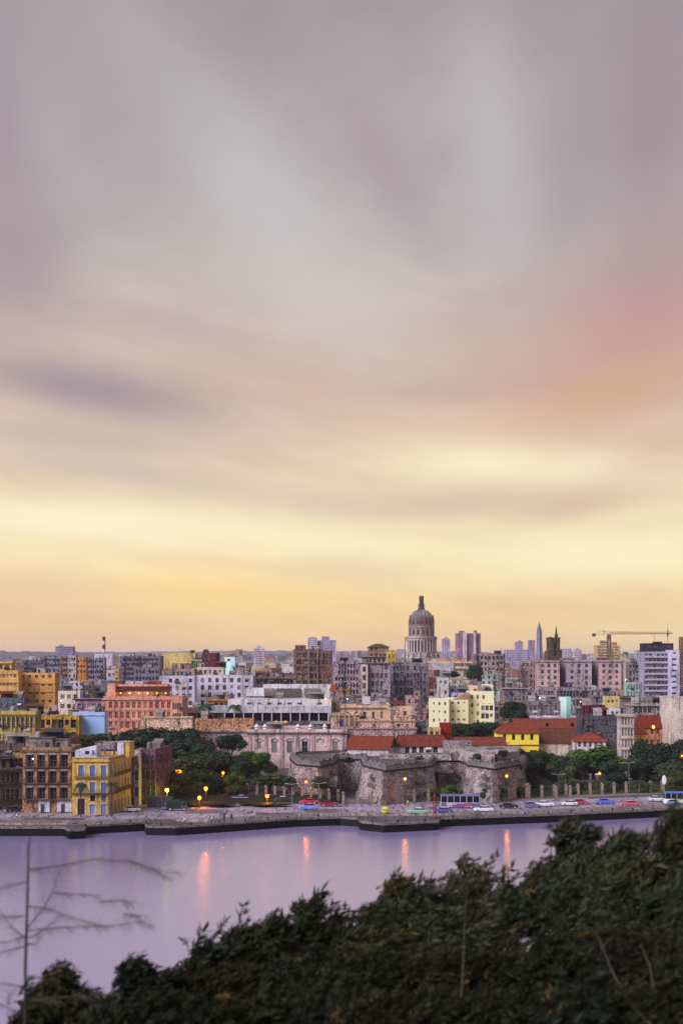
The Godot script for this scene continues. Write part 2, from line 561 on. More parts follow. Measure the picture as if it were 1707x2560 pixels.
	# the far city, a mass too small to count
	var mm := MultiMesh.new()
	mm.transform_format = MultiMesh.TRANSFORM_3D
	mm.use_colors = true
	var bm := MB.new()
	bm.box(Vector3(0, 0.5, 0), Vector3.ONE)
	var fm := StandardMaterial3D.new()
	fm.vertex_color_use_as_albedo = true
	fm.albedo_texture = tex["grime"]
	fm.uv1_triplanar = true
	fm.uv1_world_triplanar = true
	fm.uv1_scale = Vector3.ONE / 40.0
	fm.roughness = 0.95
	mm.mesh = bm.mesh(fm)
	var count := 5200
	mm.instance_count = count
	for i in count:
		var d := 1500.0 + 3900.0 * pow(rng.randf(), 1.3)
		var px := rng.randf_range(-150, 1860)
		var wd := rng.randf_range(9, 26)
		var ht := rng.randf_range(5, 14) + (rng.randf_range(6, 18) if rng.randf() < 0.12 else 0.0)
		if d > 4300.0:
			ht += (d - 4300.0) * 0.03 * rng.randf()
		var b := Basis(Vector3.UP, rng.randf_range(-0.7, 0.7)).scaled_local(Vector3(wd, ht, rng.randf_range(9, 20)))
		mm.set_instance_transform(i, Transform3D(b, Vector3(X(px, d), ground(d) - 0.5, -d)))
		var c := Color(0.3, 0.28, 0.3).lerp(Color(0.7, 0.64, 0.62), rng.randf())
		if rng.randf() < 0.12:
			c = Color(0.45, 0.2, 0.14)
		elif rng.randf() < 0.12:
			c = Color(0.6, 0.5, 0.25)
		elif rng.randf() < 0.15:
			c = Color(0.10, 0.13, 0.10)
		mm.set_instance_color(i, c)
	var mi := MultiMeshInstance3D.new()
	mi.multimesh = mm
	mi.name = "distant_houses"
	mi.set_meta("kind", "stuff")
	add_child(mi)
	tag(mi, "mass of tiny pale distant houses spreading to the hills on the horizon", "distant houses")

# ---------------------------------------------------------------- buildings
func facade(m: MB, o: Vector3, u: Vector3, nn: Vector3, w: float, h: float, rects: Array, rec: float) -> void:
	var ys := [0.0, h]
	for r in rects:
		ys.append(r.position.y)
		ys.append(r.end.y)
	ys.sort()
	for k in ys.size() - 1:
		var y0: float = ys[k]
		var y1: float = ys[k + 1]
		if y1 - y0 < 0.001:
			continue
		var cuts := []
		for r in rects:
			if r.position.y < y1 - 0.001 and r.end.y > y0 + 0.001:
				cuts.append(r)
		cuts.sort_custom(func(a, b): return a.position.x < b.position.x)
		var x := 0.0
		for r in cuts + [Rect2(w, 0, 0, 0)]:
			if r.position.x > x + 0.001:
				m.quad(o + u * x + Vector3.UP * y0, o + u * r.position.x + Vector3.UP * y0, o + u * r.position.x + Vector3.UP * y1, o + u * x + Vector3.UP * y1, nn)
			x = r.end.x
	for r: Rect2 in rects:
		var a := o + u * r.position.x + Vector3.UP * r.position.y
		var b := o + u * r.end.x + Vector3.UP * r.position.y
		var c := o + u * r.end.x + Vector3.UP * r.end.y
		var d := o + u * r.position.x + Vector3.UP * r.end.y
		var i := -nn * rec
		m.quad(a, b, b + i, a + i, Vector3.UP)
		m.quad(c, d, d + i, c + i, Vector3.DOWN)
		m.quad(a, d, d + i, a + i, u)
		m.quad(b, c, c + i, b + i, -u)

const PANES := ["24272c", "2c2828", "22302e", "332c38", "4a423e", "1c1e22", "6a615c", "877c76", "3a4048"]

func window_mesh(w: float, h: float, frame: String, pane: String, style: String) -> ArrayMesh:
	var key := "%.2f %.2f %s %s %s" % [w, h, frame, pane, style]
	if win_cache.has(key):
		return win_cache[key]
	var p := MB.new()
	p.quad(Vector3(-w / 2, 0, 0), Vector3(w / 2, 0, 0), Vector3(w / 2, h, 0), Vector3(-w / 2, h, 0), Vector3.BACK)
	var fr := MB.new()
	var t := 0.09
	fr.box(Vector3(-w / 2 + t / 2, h / 2, 0.04), Vector3(t, h, 0.08))
	fr.box(Vector3(w / 2 - t / 2, h / 2, 0.04), Vector3(t, h, 0.08))
	fr.box(Vector3(0, h - t / 2, 0.04), Vector3(w - 2 * t, t, 0.08))
	fr.box(Vector3(0, h / 2, 0.035), Vector3(t * 0.8, h - t, 0.07))
	if style == "shutter":
		fr.box(Vector3(0, h * 0.68, 0.03), Vector3(w - 2 * t, 0.07, 0.06))
	elif style != "plain":
		fr.box(Vector3(0, h * 0.5, 0.03), Vector3(w - 2 * t, 0.07, 0.06))
	var am := ArrayMesh.new()
	fr.add_to(am, hexm(frame, "none", 0.7))
	p.add_to(am, glass(pane) if style != "shutter" else hexm(pane, "none", 0.7))
	win_cache[key] = am
	return am

# One building. b = [x0, x1, y_top, y_lowest_visible, d] in photograph pixels; o = options.
func blk(called: String, label: String, b: Array, o := {}) -> Node3D:
	var d: float = b[4]
	var x0: float = b[0]
	var x1: float = b[1]
	var yaw := deg_to_rad(float(o.get("yaw", 0.0)))
	var w := (x1 - x0) / F * d
	var top := Yv(b[2], d)
	var base: float = o.get("base", ground(d) - 0.6)
	var h := maxf(top - base, 2.5)
	var dep: float = o.get("dep", clampf(w * 0.7, 7.0, 22.0))
	var at := Vector3(X((x0 + x1) / 2, d), base, -d)
	var t := thing(called, label, o.get("cat", "building"), at, yaw, o.get("group", ""))
	specs.append([x0, x1, b[2], b[3], d, o.get("short", "")])
	var par: float = o.get("par", 0.9)
	var st: float = o.get("st", 3.8)
	var cols: int = o.get("cols", maxi(1, int(w / 3.4)))
	var ww: float = o.get("ww", 1.2)
	var wh: float = o.get("wh", 1.9)
	var topm: float = o.get("top", 0.9)
	var mx: float = o.get("mx", w * 0.06)
	var ind: bool = o.get("ind", d < 900.0)
	var low := Yv(b[3], d) - base - st
	var wc := Color.html(o.get("c", "b8a898"))
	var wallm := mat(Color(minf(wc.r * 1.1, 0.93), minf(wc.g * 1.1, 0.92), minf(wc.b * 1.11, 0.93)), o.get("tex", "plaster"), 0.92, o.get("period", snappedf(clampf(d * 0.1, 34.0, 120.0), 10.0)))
	var wall := MB.new()
	var rec: float = o.get("rec", 0.28)
	var joined := MB.new()
	var styles: String = o.get("style", "cross")
	var frame: String = o.get("fr", "8a827c")
	var panes: Array = o.get("panes", PANES)
	var sides := [[Vector3(-w / 2, 0, 0), Vector3.RIGHT, Vector3.BACK, w, cols]]
	if o.get("side", false):
		var sc := maxi(1, int(dep / (w / cols)))
		sides.append([Vector3(w / 2, 0, 0), Vector3.FORWARD, Vector3.RIGHT, dep, sc])
		sides.append([Vector3(-w / 2, 0, -dep), Vector3.BACK, Vector3.LEFT, dep, sc])
	else:
		sides.append([Vector3(w / 2, 0, 0), Vector3.FORWARD, Vector3.RIGHT, dep, 0])
		sides.append([Vector3(-w / 2, 0, -dep), Vector3.BACK, Vector3.LEFT, dep, 0])
	sides.append([Vector3(w / 2, 0, -dep), Vector3.LEFT, Vector3.FORWARD, w, 0])
	for s in sides:
		var rects := []
		var sw: float = s[3]
		var sc: int = s[4]
		var r := 0
		while sc > 0 and r < 12:
			var yb := h - par - topm - wh - r * st
			if yb < 0.4 or yb < low or r >= int(o.get("rows", 12)):
				break
			for k in sc:
				if rng.randf() < float(o.get("skip", 0.05 if sc > 4 else 0.0)):
					continue
				var cx: float = mx + (sw - 2 * mx) * (k + 0.5) / sc
				var rw: float = minf(ww, (sw - 2 * mx) / sc * 0.86)
				var odd := rng.randf()
				if odd < 0.1 and not o.get("bal", false):
					rects.append(Rect2(cx - rw * 0.38, yb + wh * 0.35, rw * 0.76, wh * 0.65)) # half walled up
				else:
					rects.append(Rect2(cx - rw / 2, yb, rw, wh))
			r += 1
		facade(wall, s[0], s[1], s[2], sw, h, rects, rec)
		var face := Basis(s[1], Vector3.UP, s[2])
		for q in rects:
			var pos: Vector3 = s[0] + s[1] * (q.position.x + q.size.x / 2) + Vector3.UP * q.position.y - s[2] * (rec - 0.005)
			var pane: String = panes[rng.randi() % panes.size()]
			if ind:
				var extra := rng.randf()
				if d < 830.0 and s[2] == Vector3.BACK and not o.get("bal", false) and o.get("tex", "plaster") != "stone" and q.size.y > 1.5 and extra < 0.17:
					var am := MB.new()
					var f0: Vector3 = pos + s[2] * rec
					if extra < 0.09: # a little balcony
						am.box(f0 + Vector3(0, -0.1, 0.404), Vector3(q.size.x + 0.7, 0.16, 0.8))
						am.box(f0 + Vector3(0, 0.43, 0.76), Vector3(q.size.x + 0.7, 0.9, 0.08))
						put("balcony", am, hexm(["6a6264", "a89c98", "4c4648"][rng.randi() % 3], "grime", 0.9, 30.0), t)
					elif extra < 0.13: # an awning
						am.face(f0 + Vector3(-q.size.x * 0.6, q.size.y * 0.98, 0.02), f0 + Vector3(q.size.x * 0.6, q.size.y * 0.98, 0.02), f0 + Vector3(q.size.x * 0.6, q.size.y * 0.72, 0.9), f0 + Vector3(-q.size.x * 0.6, q.size.y * 0.72, 0.9), Vector3(0, 1, 1))
						am.box(f0 + Vector3(0, q.size.y * 0.7, 0.9), Vector3(q.size.x * 1.2, 0.14, 0.04))
						put("awning", am, hexm(["c8c2bc", "7a5a50", "6a7a80", "a88a60"][rng.randi() % 4], "none", 0.9), t)
					else: # washing on a line
						for j in 4:
							am.box(f0 + Vector3(-0.8 + j * 0.5, -0.55 - 0.08 * (j % 2), 0.5), Vector3(0.42, 0.8 - 0.16 * (j % 2), 0.03))
						am.bar(f0 + Vector3(-1.1, -0.12, 0.5), f0 + Vector3(1.1, -0.12, 0.5), 0.03)
						put("washing", am, hexm(["d8d4d4", "b8c0d0", "c8a8a4"][rng.randi() % 3], "none", 0.9), t)
				obj("window", window_mesh(snappedf(q.size.x, 0.05), snappedf(q.size.y, 0.05), frame, pane, styles), t, Transform3D(face, pos))
			else:
				joined.quad(pos - s[1] * q.size.x / 2, pos + s[1] * q.size.x / 2, pos + s[1] * q.size.x / 2 + Vector3.UP * q.size.y, pos - s[1] * q.size.x / 2 + Vector3.UP * q.size.y, s[2])
		if o.get("bal", false) and s[2] == Vector3.BACK:
			var rows_seen := {}
			for q in rects:
				rows_seen[q.position.y] = true
			for y in rows_seen:
				balcony(t, o, Vector3(0, y, 0), sw - mx * 1.2)
	if not joined.v.is_empty():
		var g := put("glazing", joined, glass(panes[0]), t)
		g.set_meta("kind", "stuff")
	# parapet: inner faces and coping
	if par > 0.05:
		var th := 0.3
		var iw := w / 2 - th
		var y0 := h - par
		wall.quad(Vector3(-iw, y0, -th), Vector3(iw, y0, -th), Vector3(iw, h, -th), Vector3(-iw, h, -th), Vector3.FORWARD)
		wall.quad(Vector3(-iw, y0, -dep + th), Vector3(iw, y0, -dep + th), Vector3(iw, h, -dep + th), Vector3(-iw, h, -dep + th), Vector3.BACK)
		for sx in [-1.0, 1.0]:
			wall.quad(Vector3(sx * iw, y0, -th), Vector3(sx * iw, y0, -dep + th), Vector3(sx * iw, h, -dep + th), Vector3(sx * iw, h, -th), Vector3(-sx, 0, 0))
			wall.quad(Vector3(sx * iw, h, 0), Vector3(sx * w / 2, h, 0), Vector3(sx * w / 2, h, -dep), Vector3(sx * iw, h, -dep), Vector3.UP)
		wall.quad(Vector3(-iw, h, 0), Vector3(iw, h, 0), Vector3(iw, h, -th), Vector3(-iw, h, -th), Vector3.UP)
		wall.quad(Vector3(-iw, h, -dep), Vector3(iw, h, -dep), Vector3(iw, h, -dep + th), Vector3(-iw, h, -dep + th), Vector3.UP)
	put("wall", wall, wallm, t)
	var roof := MB.new()
	var rin := 0.3 if par > 0.05 else 0.0
	roof.quad(Vector3(-w / 2 + rin, h - par, -rin), Vector3(w / 2 - rin, h - par, -rin), Vector3(w / 2 - rin, h - par, -dep + rin), Vector3(-w / 2 + rin, h - par, -dep + rin), Vector3.UP)
	put("roof", roof, hexm(o.get("roof", "6f6664"), "grime", 0.95, 60.0), t)
	if o.get("cor", 0.0) > 0.0:
		var cs: float = o.get("cor")
		var co := MB.new()
		co.box(Vector3(0, h - par - 0.1, cs / 2 + 0.002), Vector3(w + cs * 2, 0.4, cs))
		co.box(Vector3(w / 2 + cs / 2 + 0.002, h - par - 0.1, -dep / 2 - 0.002), Vector3(cs, 0.4, dep))
		co.box(Vector3(-w / 2 - cs / 2 - 0.002, h - par - 0.1, -dep / 2 - 0.002), Vector3(cs, 0.4, dep))
		put("cornice", co, hexm(o.get("corc", o.get("c", "b8a898")), "grime", 0.92, 9.0), t)
	for y in o.get("belts", []):
		var be := MB.new()
		be.box(Vector3(0, h - y, 0.122), Vector3(w + 0.4, 0.3, 0.24))
		put("belt_course", be, hexm(o.get("corc", o.get("c", "b8a898")), "grime", 0.92, 9.0), t)
	for k in int(o.get("clutter", 0 if called.ends_with("_part") or w < 9.0 or d > 1300.0 or called == "city_house" else 3)):
		roof_piece(t, rng.randi() % 5, Vector3(rng.randf_range(-w * 0.4, w * 0.4), h - par, -rng.randf_range(dep * 0.25, dep * 0.8)), o.get("c", "b8a898"), minf(w, dep))
	for k in o.get("on_roof", []):
		roof_piece(t, k, Vector3(rng.randf_range(-w * 0.33, w * 0.33), h - par, -rng.randf_range(dep * 0.2, dep * 0.5)), o.get("c", "b8a898"), minf(w, dep))
	t.set_meta("size", Vector3(w, h, dep))
	return t

func balcony(t: Node3D, o: Dictionary, at: Vector3, w: float) -> void:
	var out: float = o.get("out", 0.9)
	var slab := MB.new()
	slab.box(at + Vector3(0, -0.12, out / 2 + 0.003), Vector3(w, 0.2, out))
	var s := put("balcony", slab, hexm(o.get("balc", "6a605c"), "grime", 0.9, 8.0), t)
	var rail := MB.new()
	if o.get("solid", false):
		rail.box(at + Vector3(0, 0.43, out - 0.06), Vector3(w, 0.9, 0.12))
		put("parapet", rail, hexm(o.get("railc", "c8c4c8"), "plaster", 0.9, 8.0), s)
		return
	var y := at.y
	rail.box(at + Vector3(0, 0.95, out - 0.05), Vector3(w, 0.07, 0.07))
	rail.box(at + Vector3(0, 0.08, out - 0.05), Vector3(w, 0.06, 0.06))
	var n := int(w / 0.35)
	for k in n + 1:
		rail.box(Vector3(at.x - w / 2 + w * k / n, y + 0.48, out - 0.05), Vector3(0.05, 0.94, 0.05))
	for sx in [-1.0, 1.0]:
		rail.box(at + Vector3(sx * (w / 2 - 0.03), 0.95, out / 2), Vector3(0.06, 0.06, out - 0.1))
	put("railing", rail, hexm(o.get("railc", "3a3432"), "none", 0.7), s)

const TANK_COLORS := ["3a4f86", "8d8d90", "6d675f", "20242a"]

func roof_piece(t: Node3D, kind: int, at: Vector3, c: String, room: float) -> void:
	var m := MB.new()
	match kind:
		0: # a rooftop room with its own door and slab roof
			var s := Vector3(clampf(room * rng.randf_range(0.25, 0.5), 2.5, 7.0), rng.randf_range(2.3, 3.2), clampf(room * 0.35, 2.5, 5.0))
			m.box(at + Vector3(0, s.y / 2, 0), s)
			var shed := put("rooftop_room", m, hexm(["b9aca6", "8f8484", "c9beb8", "a5938a", c][rng.randi() % 5], "grime", 0.92, 9.0), t)
			var dm := MB.new()
			dm.box(at + Vector3(rng.randf_range(-0.25, 0.25) * s.x, 1.0, s.z / 2 + 0.03), Vector3(0.9, 2.0, 0.06))
			put("door", dm, hexm("2a2628", "none", 0.7), shed)
			var rm := MB.new()
			rm.box(at + Vector3(0, s.y + 0.07, 0), Vector3(s.x + 0.5, 0.14, s.z + 0.5))
			put("slab", rm, hexm("77706e", "grime", 0.95, 9.0), shed)
		1: # water tank on a stand
			var r := rng.randf_range(0.6, 1.0)
			m.lathe([[0.0, 0.6], [r, 0.6], [r, 2.0], [r * 0.9, 2.25], [0.0, 2.45]], 12, at)
			for sx in [-0.5, 0.5]:
				for sz in [-0.5, 0.5]:
					m.box(at + Vector3(sx * r, 0.3, sz * r), Vector3(0.12, 0.6, 0.12))
			put("water_tank", m, hexm(TANK_COLORS[rng.randi() % TANK_COLORS.size()], "none", 0.7), t)
		2: # aerial
			var hh := rng.randf_range(3.0, 6.0)
			m.tube(at, at + Vector3(0, hh, 0), 0.06, 0.04, 5)
			for k in 4:
				m.bar(at + Vector3(-0.8 + k * 0.1, hh - 0.3 - k * 0.45, 0), at + Vector3(0.8 - k * 0.1, hh - 0.3 - k * 0.45, 0), 0.05)
			put("aerial", m, hexm("4a4648", "none", 0.6), t)
		3: # corrugated lean-to
			var s := Vector3(rng.randf_range(3, 6), 2.4, rng.randf_range(2.5, 4))
			for sx in [-0.5, 0.5]:
				for sz in [-0.5, 0.5]:
					m.box(at + Vector3(sx * s.x, s.y / 2 - 0.1, sz * s.z), Vector3(0.14, s.y - 0.2, 0.14))
			m.face(at + Vector3(-s.x * 0.6, s.y, s.z * 0.6), at + Vector3(s.x * 0.6, s.y, s.z * 0.6), at + Vector3(s.x * 0.6, s.y + 0.7, -s.z * 0.6), at + Vector3(-s.x * 0.6, s.y + 0.7, -s.z * 0.6), Vector3.UP)
			m.box(at + Vector3(0, s.y / 2, -s.z * 0.5 - 0.1), Vector3(s.x, s.y, 0.12))
			put("lean_to", m, hexm(["8a8d94", "7a4434", "a8a4a0", "4a525c"][rng.randi() % 4], "grime", 0.8, 6.0), t)
		4: # stair head with sloping roof
			var s := Vector3(2.4, 2.6, 3.6)
			var z0 := at + Vector3(-s.x / 2, 0, s.z / 2)
			m.box(at + Vector3(0, 0.9, 0), Vector3(s.x, 1.8, s.z))
			m.face(z0 + Vector3(-0.2, 1.8, 0.2), z0 + Vector3(s.x + 0.2, 1.8, 0.2), z0 + Vector3(s.x + 0.2, 3.0, -s.z - 0.2), z0 + Vector3(-0.2, 3.0, -s.z - 0.2), Vector3.UP)
			m.face(z0 + Vector3(0, 1.8, -s.z), z0 + Vector3(s.x, 1.8, -s.z), z0 + Vector3(s.x, 2.98, -s.z), z0 + Vector3(0, 2.98, -s.z), Vector3.FORWARD)
			put("stair_head", m, hexm(["b4a59c", "c8c0be", "978a84"][rng.randi() % 3], "grime", 0.92, 8.0), t)

# A house or hall under a gable or hip roof of barrel tiles; y_ridge and y_eave in photograph pixels.
func tiled(called: String, label: String, b: Array, o := {}) -> Node3D: # b = [x0, x1, y_ridge, y_eave, y_low, d]
	var d: float = b[5]
	var oo := o.duplicate()
	oo.merge({"clutter": 0, "par": 0.0, "top": 0.35, "short": o.get("short", "")}, false)
	var t := blk(called, label, [b[0], b[1], b[3], b[4], d], oo)
	var s: Vector3 = t.get_meta("size")
	var rise: float = (b[3] - b[2]) / F * d
	var hip: float = o.get("hip", 0.0)
	var e := 0.5
	var y := s.y + 0.003
	var r := MB.new()
	var a := Vector3(-s.x / 2 - e, y - 0.2, e)
	var bb := Vector3(s.x / 2 + e, y - 0.2, e)
	var c := Vector3(s.x / 2 + e, y - 0.2, -s.z - e)
	var dd := Vector3(-s.x / 2 - e, y - 0.2, -s.z - e)
	var p := Vector3(-s.x / 2 - e + hip, y + rise, -s.z / 2)
	var q := Vector3(s.x / 2 + e - hip, y + rise, -s.z / 2)
	r.face(a, bb, q, p, Vector3(0, 1, 1))
	r.face(c, dd, p, q, Vector3(0, 1, -1))
	if hip > 0.1:
		r.flat(bb, c, q, Vector3(1, 1, 0))
		r.flat(dd, a, p, Vector3(-1, 1, 0))
	else:
		for sx in [-1.0, 1.0]:
			var gm := MB.new()
			gm.flat(Vector3(sx * s.x / 2, y, 0), Vector3(sx * s.x / 2, y, -s.z), Vector3(sx * s.x / 2, y + rise - 0.15, -s.z / 2), Vector3(sx, 0, 0))
			put("gable", gm, hexm(o.get("gable", o.get("c", "b8a898")), "grime", 0.92, 10.0), t)
	# eave board, ridge and hip tiles
	r.box((a + bb) / 2 + Vector3(0, -0.06, -0.05), Vector3(s.x + 2 * e, 0.14, 0.1))
	put("tile_roof", r, hexm(o.get("tiles", "a8492c"), "tile", 0.9, 5.0), t)
	var rt := MB.new()
	rt.tube(p, q, 0.16, 0.16, 6)
	if hip > 0.1:
		for g in [[a, p], [dd, p], [bb, q], [c, q]]:
			rt.tube(g[0], g[1], 0.13, 0.13, 6)
	put("ridge_tiling", rt, hexm(o.get("tiles", "a8492c"), "grime", 0.9, 5.0), t)
	return t

# ---------------------------------------------------------------- the buildings one can tell apart
func wing(parent: Node3D, t: Node3D, called := "wing") -> void: # makes a block a part of another
	var g := t.transform
	remove_child(t)
	for k in ["label", "category", "size"]:
		t.remove_meta(k)
	t.name = called
	parent.add_child(t, true)
	t.transform = parent.transform.affine_inverse() * g

func build_city() -> void:
	# --- far towers on the skyline
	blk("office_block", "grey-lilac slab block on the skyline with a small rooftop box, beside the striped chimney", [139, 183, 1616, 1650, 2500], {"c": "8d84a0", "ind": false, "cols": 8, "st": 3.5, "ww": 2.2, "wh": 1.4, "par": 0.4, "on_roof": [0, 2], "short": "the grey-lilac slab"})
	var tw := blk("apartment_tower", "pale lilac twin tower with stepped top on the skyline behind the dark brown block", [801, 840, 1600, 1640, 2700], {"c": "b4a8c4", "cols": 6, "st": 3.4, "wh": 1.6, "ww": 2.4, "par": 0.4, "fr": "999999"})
	wing(tw, blk("tower_part", "x", [769, 793, 1594, 1640, 2690], {"c": "c2b6cc", "cols": 4, "st": 3.4, "wh": 1.6, "ww": 2.4, "par": 0.4}))
	wing(tw, blk("tower_part", "x", [792, 803, 1601, 1640, 2706], {"c": "a498b4", "cols": 2, "st": 3.4, "wh": 1.6, "par": 0.4}))
	wing(tw, blk("tower_part", "x", [804, 824, 1591, 1602, 2704], {"c": "a89cba", "cols": 3, "par": 0.3, "st": 3.4, "base": 70.0}))
	wing(tw, blk("tower_part", "x", [777, 786, 1592, 1596, 2694], {"c": "8a7e96", "cols": 0, "par": 0.3, "base": 75.0}))
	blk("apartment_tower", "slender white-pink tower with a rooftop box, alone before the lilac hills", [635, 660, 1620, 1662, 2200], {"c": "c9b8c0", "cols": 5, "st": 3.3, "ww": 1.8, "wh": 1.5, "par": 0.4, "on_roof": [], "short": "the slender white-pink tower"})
	wing(get_node("apartment_tower_001"), blk("tower_part", "x", [642, 652, 1614, 1622, 2204], {"c": "b5a3ae", "cols": 0, "par": 0.3, "base": 50.0}), "rooftop_box")
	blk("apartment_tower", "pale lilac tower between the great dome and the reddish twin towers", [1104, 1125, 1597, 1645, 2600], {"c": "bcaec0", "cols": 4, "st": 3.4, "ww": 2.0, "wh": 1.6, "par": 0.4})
	wing(get_node("apartment_tower_002"), blk("tower_part", "x", [1110, 1119, 1593, 1600, 2605], {"c": "a597ac", "cols": 0, "par": 0.3, "base": 70.0}), "rooftop_box")
	var rt := blk("apartment_tower", "wide reddish-mauve tower block with a pale central stripe, near the great dome", [1140, 1201, 1583, 1648, 2300], {"c": "9c7c8c", "cols": 11, "st": 3.3, "ww": 1.7, "wh": 1.5, "par": 0.4, "short": "the reddish-mauve tower"})
	wing(rt, blk("tower_part", "x", [1157, 1166, 1581, 1648, 2294], {"c": "d2bcc0", "cols": 1, "st": 3.3, "par": 0.3}), "pale_stripe")
	wing(rt, blk("tower_part", "x", [1184, 1189, 1581, 1648, 2294], {"c": "cdb8bc", "cols": 0, "st": 3.3, "par": 0.3}), "pale_stripe")
	wing(rt, blk("tower_part", "x", [1147, 1160, 1577, 1584, 2306], {"c": "8d7080", "cols": 0, "par": 0.3, "base": 76.0}), "rooftop_box")
	wing(rt, blk("tower_part", "x", [1184, 1192, 1576, 1584, 2306], {"c": "8d7080", "cols": 0, "par": 0.3, "base": 76.0}), "rooftop_box")
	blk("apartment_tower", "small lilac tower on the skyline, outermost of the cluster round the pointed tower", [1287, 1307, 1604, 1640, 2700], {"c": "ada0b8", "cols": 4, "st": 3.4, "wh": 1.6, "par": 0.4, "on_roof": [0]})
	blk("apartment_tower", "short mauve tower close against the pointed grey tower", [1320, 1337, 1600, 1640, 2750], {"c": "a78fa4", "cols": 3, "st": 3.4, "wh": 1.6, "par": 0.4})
	blk("apartment_block", "pale lilac block between the church spire and the crane, wider of two", [1400, 1428, 1621, 1650, 2400], {"c": "beb2c2", "cols": 6, "st": 3.4, "wh": 1.5, "par": 0.4})
	blk("apartment_block", "pale pink block between the church spire and the crane, with rooftop hump", [1433, 1454, 1624, 1650, 2300], {"c": "c7b6be", "cols": 5, "st": 3.4, "wh": 1.5, "par": 0.4, "on_roof": [0]})
	blk("apartment_block", "low lilac-grey block on the skyline below the pointed tower", [1262, 1330, 1624, 1650, 2300], {"c": "a397ad", "cols": 12, "st": 3.3, "wh": 1.4, "par": 0.4})
	blk("apartment_block", "pale grey block beyond the roof of the balcony slab", [1588, 1612, 1625, 1665, 1800], {"c": "b9aeb2", "cols": 5, "st": 3.4, "wh": 1.5, "par": 0.4})
	var bg := blk("hotel_block", "sandy stepped block behind the crane mast", [1490, 1549, 1613, 1655, 1700], {"c": "c4a478", "cols": 11, "st": 3.2, "wh": 1.5, "ww": 1.5, "par": 0.5, "short": "the sandy block by the crane"})
	wing(bg, blk("tower_part", "x", [1500, 1519, 1601, 1616, 1704], {"c": "b8986e", "cols": 4, "st": 3.2, "par": 0.4, "base": 50.0}), "upper_storey")
	wing(bg, blk("tower_part", "x", [1526, 1541, 1605, 1616, 1704], {"c": "b8986e", "cols": 3, "st": 3.2, "par": 0.4, "base": 50.0}), "upper_storey")
	blk("stone_tower", "brown stone tower cut by the edge of the picture, beyond the balcony slab", [1702, 1745, 1592, 1660, 1100], {"c": "86644a", "cols": 3, "tex": "grime"})
	# --- middle distance, from the yellow block eastwards along the picture
	var ya := blk("apartment_house", "long yellow four-storey house with rows of small dark windows by the picture edge", [46, 138, 1682, 1757, 650], {"c": "dca45c", "cols": 5, "st": 3.52, "ww": 1.5, "wh": 1.15, "par": 0.6, "top": 0.35, "mx": 0.6, "side": true, "fr": "c9b080", "belts": [4.6, 8.2], "short": "the long yellow house", "panes": ["18181c", "1a2420", "14161a"]})
	wing(ya, blk("house_part", "x", [-25, 47, 1676, 1757, 640], {"c": "dea862", "cols": 7, "st": 3.52, "ww": 1.2, "wh": 1.4, "par": 0.6, "fr": "c9b080", "belts": [5.2]}))
	wing(ya, blk("house_part", "x", [-25, 30, 1654, 1685, 652], {"c": "e0ae6a", "cols": 3, "st": 3.6, "ww": 1.8, "wh": 1.9, "par": 0.5, "top": 0.8, "cor": 0.7, "base": 30.0}), "rooftop_pavilion")
	blk("town_house", "small cream house with three dark windows beside the long yellow house", [146, 201, 1727, 1757, 600], {"c": "d9c9b0", "cols": 3, "ww": 1.5, "wh": 1.7, "st": 3.8, "par": 0.5, "top": 0.9, "side": true, "on_roof": [3], "short": "the small cream house"})
	blk("town_house", "dark slate-blue house under the long yellow house, washing on its roof", [-20, 62, 1745, 1780, 520], {"c": "5f6670", "cols": 5, "tex": "grime", "ww": 1.1, "wh": 1.8, "clutter": 3, "short": "the slate-blue house"})
	blk("town_house", "narrow brown-pink ruin of tall bays behind the small cream house", [206, 230, 1703, 1760, 680], {"c": "a98d86", "cols": 3, "tex": "grime", "st": 4.2, "wh": 2.6})
	blk("town_house", "brownish house with broken windows beside the brown-pink ruin", [231, 268, 1712, 1762, 690], {"c": "9b8a86", "cols": 4, "tex": "grime", "st": 4.0, "wh": 2.2, "clutter": 2})
	var oc := blk("colonnaded_house", "olive-yellow house with white colonnaded galleries at the picture edge above the trees", [-20, 90, 1778, 1860, 470], {"c": "b59c5a", "cols": 9, "st": 5.2, "ww": 1.05, "wh": 3.2, "top": 0.9, "par": 1.0, "cor": 0.6, "mx": 0.3, "fr": "d8ccae", "side": true, "clutter": 3, "short": "the colonnaded olive house", "panes": ["2a2a22", "3a3a2c", "24261f"]})
	for k in 10:
		var cm := MB.new()
		var s: Vector3 = oc.get_meta("size")
		cm.box(Vector3(-s.x / 2 + 0.4 + (s.x - 0.8) * k / 9.0, s.y - 3.8, 0.18), Vector3(0.35, 4.4, 0.34))
		put("pilaster", cm, hexm("cdb67c", "grime"), oc)
	blk("town_house", "low yellow lamplit arcade half hidden by the trees, beside the colonnaded olive house", [92, 198, 1789, 1825, 540], {"c": "cca650", "cols": 6, "ww": 2.2, "wh": 3.0, "st": 4.5, "par": 0.7, "top": 0.7, "rec": 1.2, "tex": "grime", "short": "the yellow arcade", "clutter": 2})
	blk("town_house", "low mauve-pink house with dark red roof edge, between cream house and coral hotel", [188, 260, 1746, 1780, 580], {"c": "b392a2", "cols": 5, "ww": 1.4, "wh": 1.7, "top": 1.6, "par": 0.3, "roof": "5c2c28", "cor": 0.8, "corc": "582a28", "st": 4.0, "short": "the low mauve house"})
	blk("town_house", "pale blue house with white balustrade beside the coral hotel", [183, 262, 1780, 1826, 545], {"c": "8eaad0", "cols": 0, "par": 1.0, "cor": 0.3, "corc": "d3dcea", "tex": "none", "short": "the pale blue house"})
	coral_hotel()
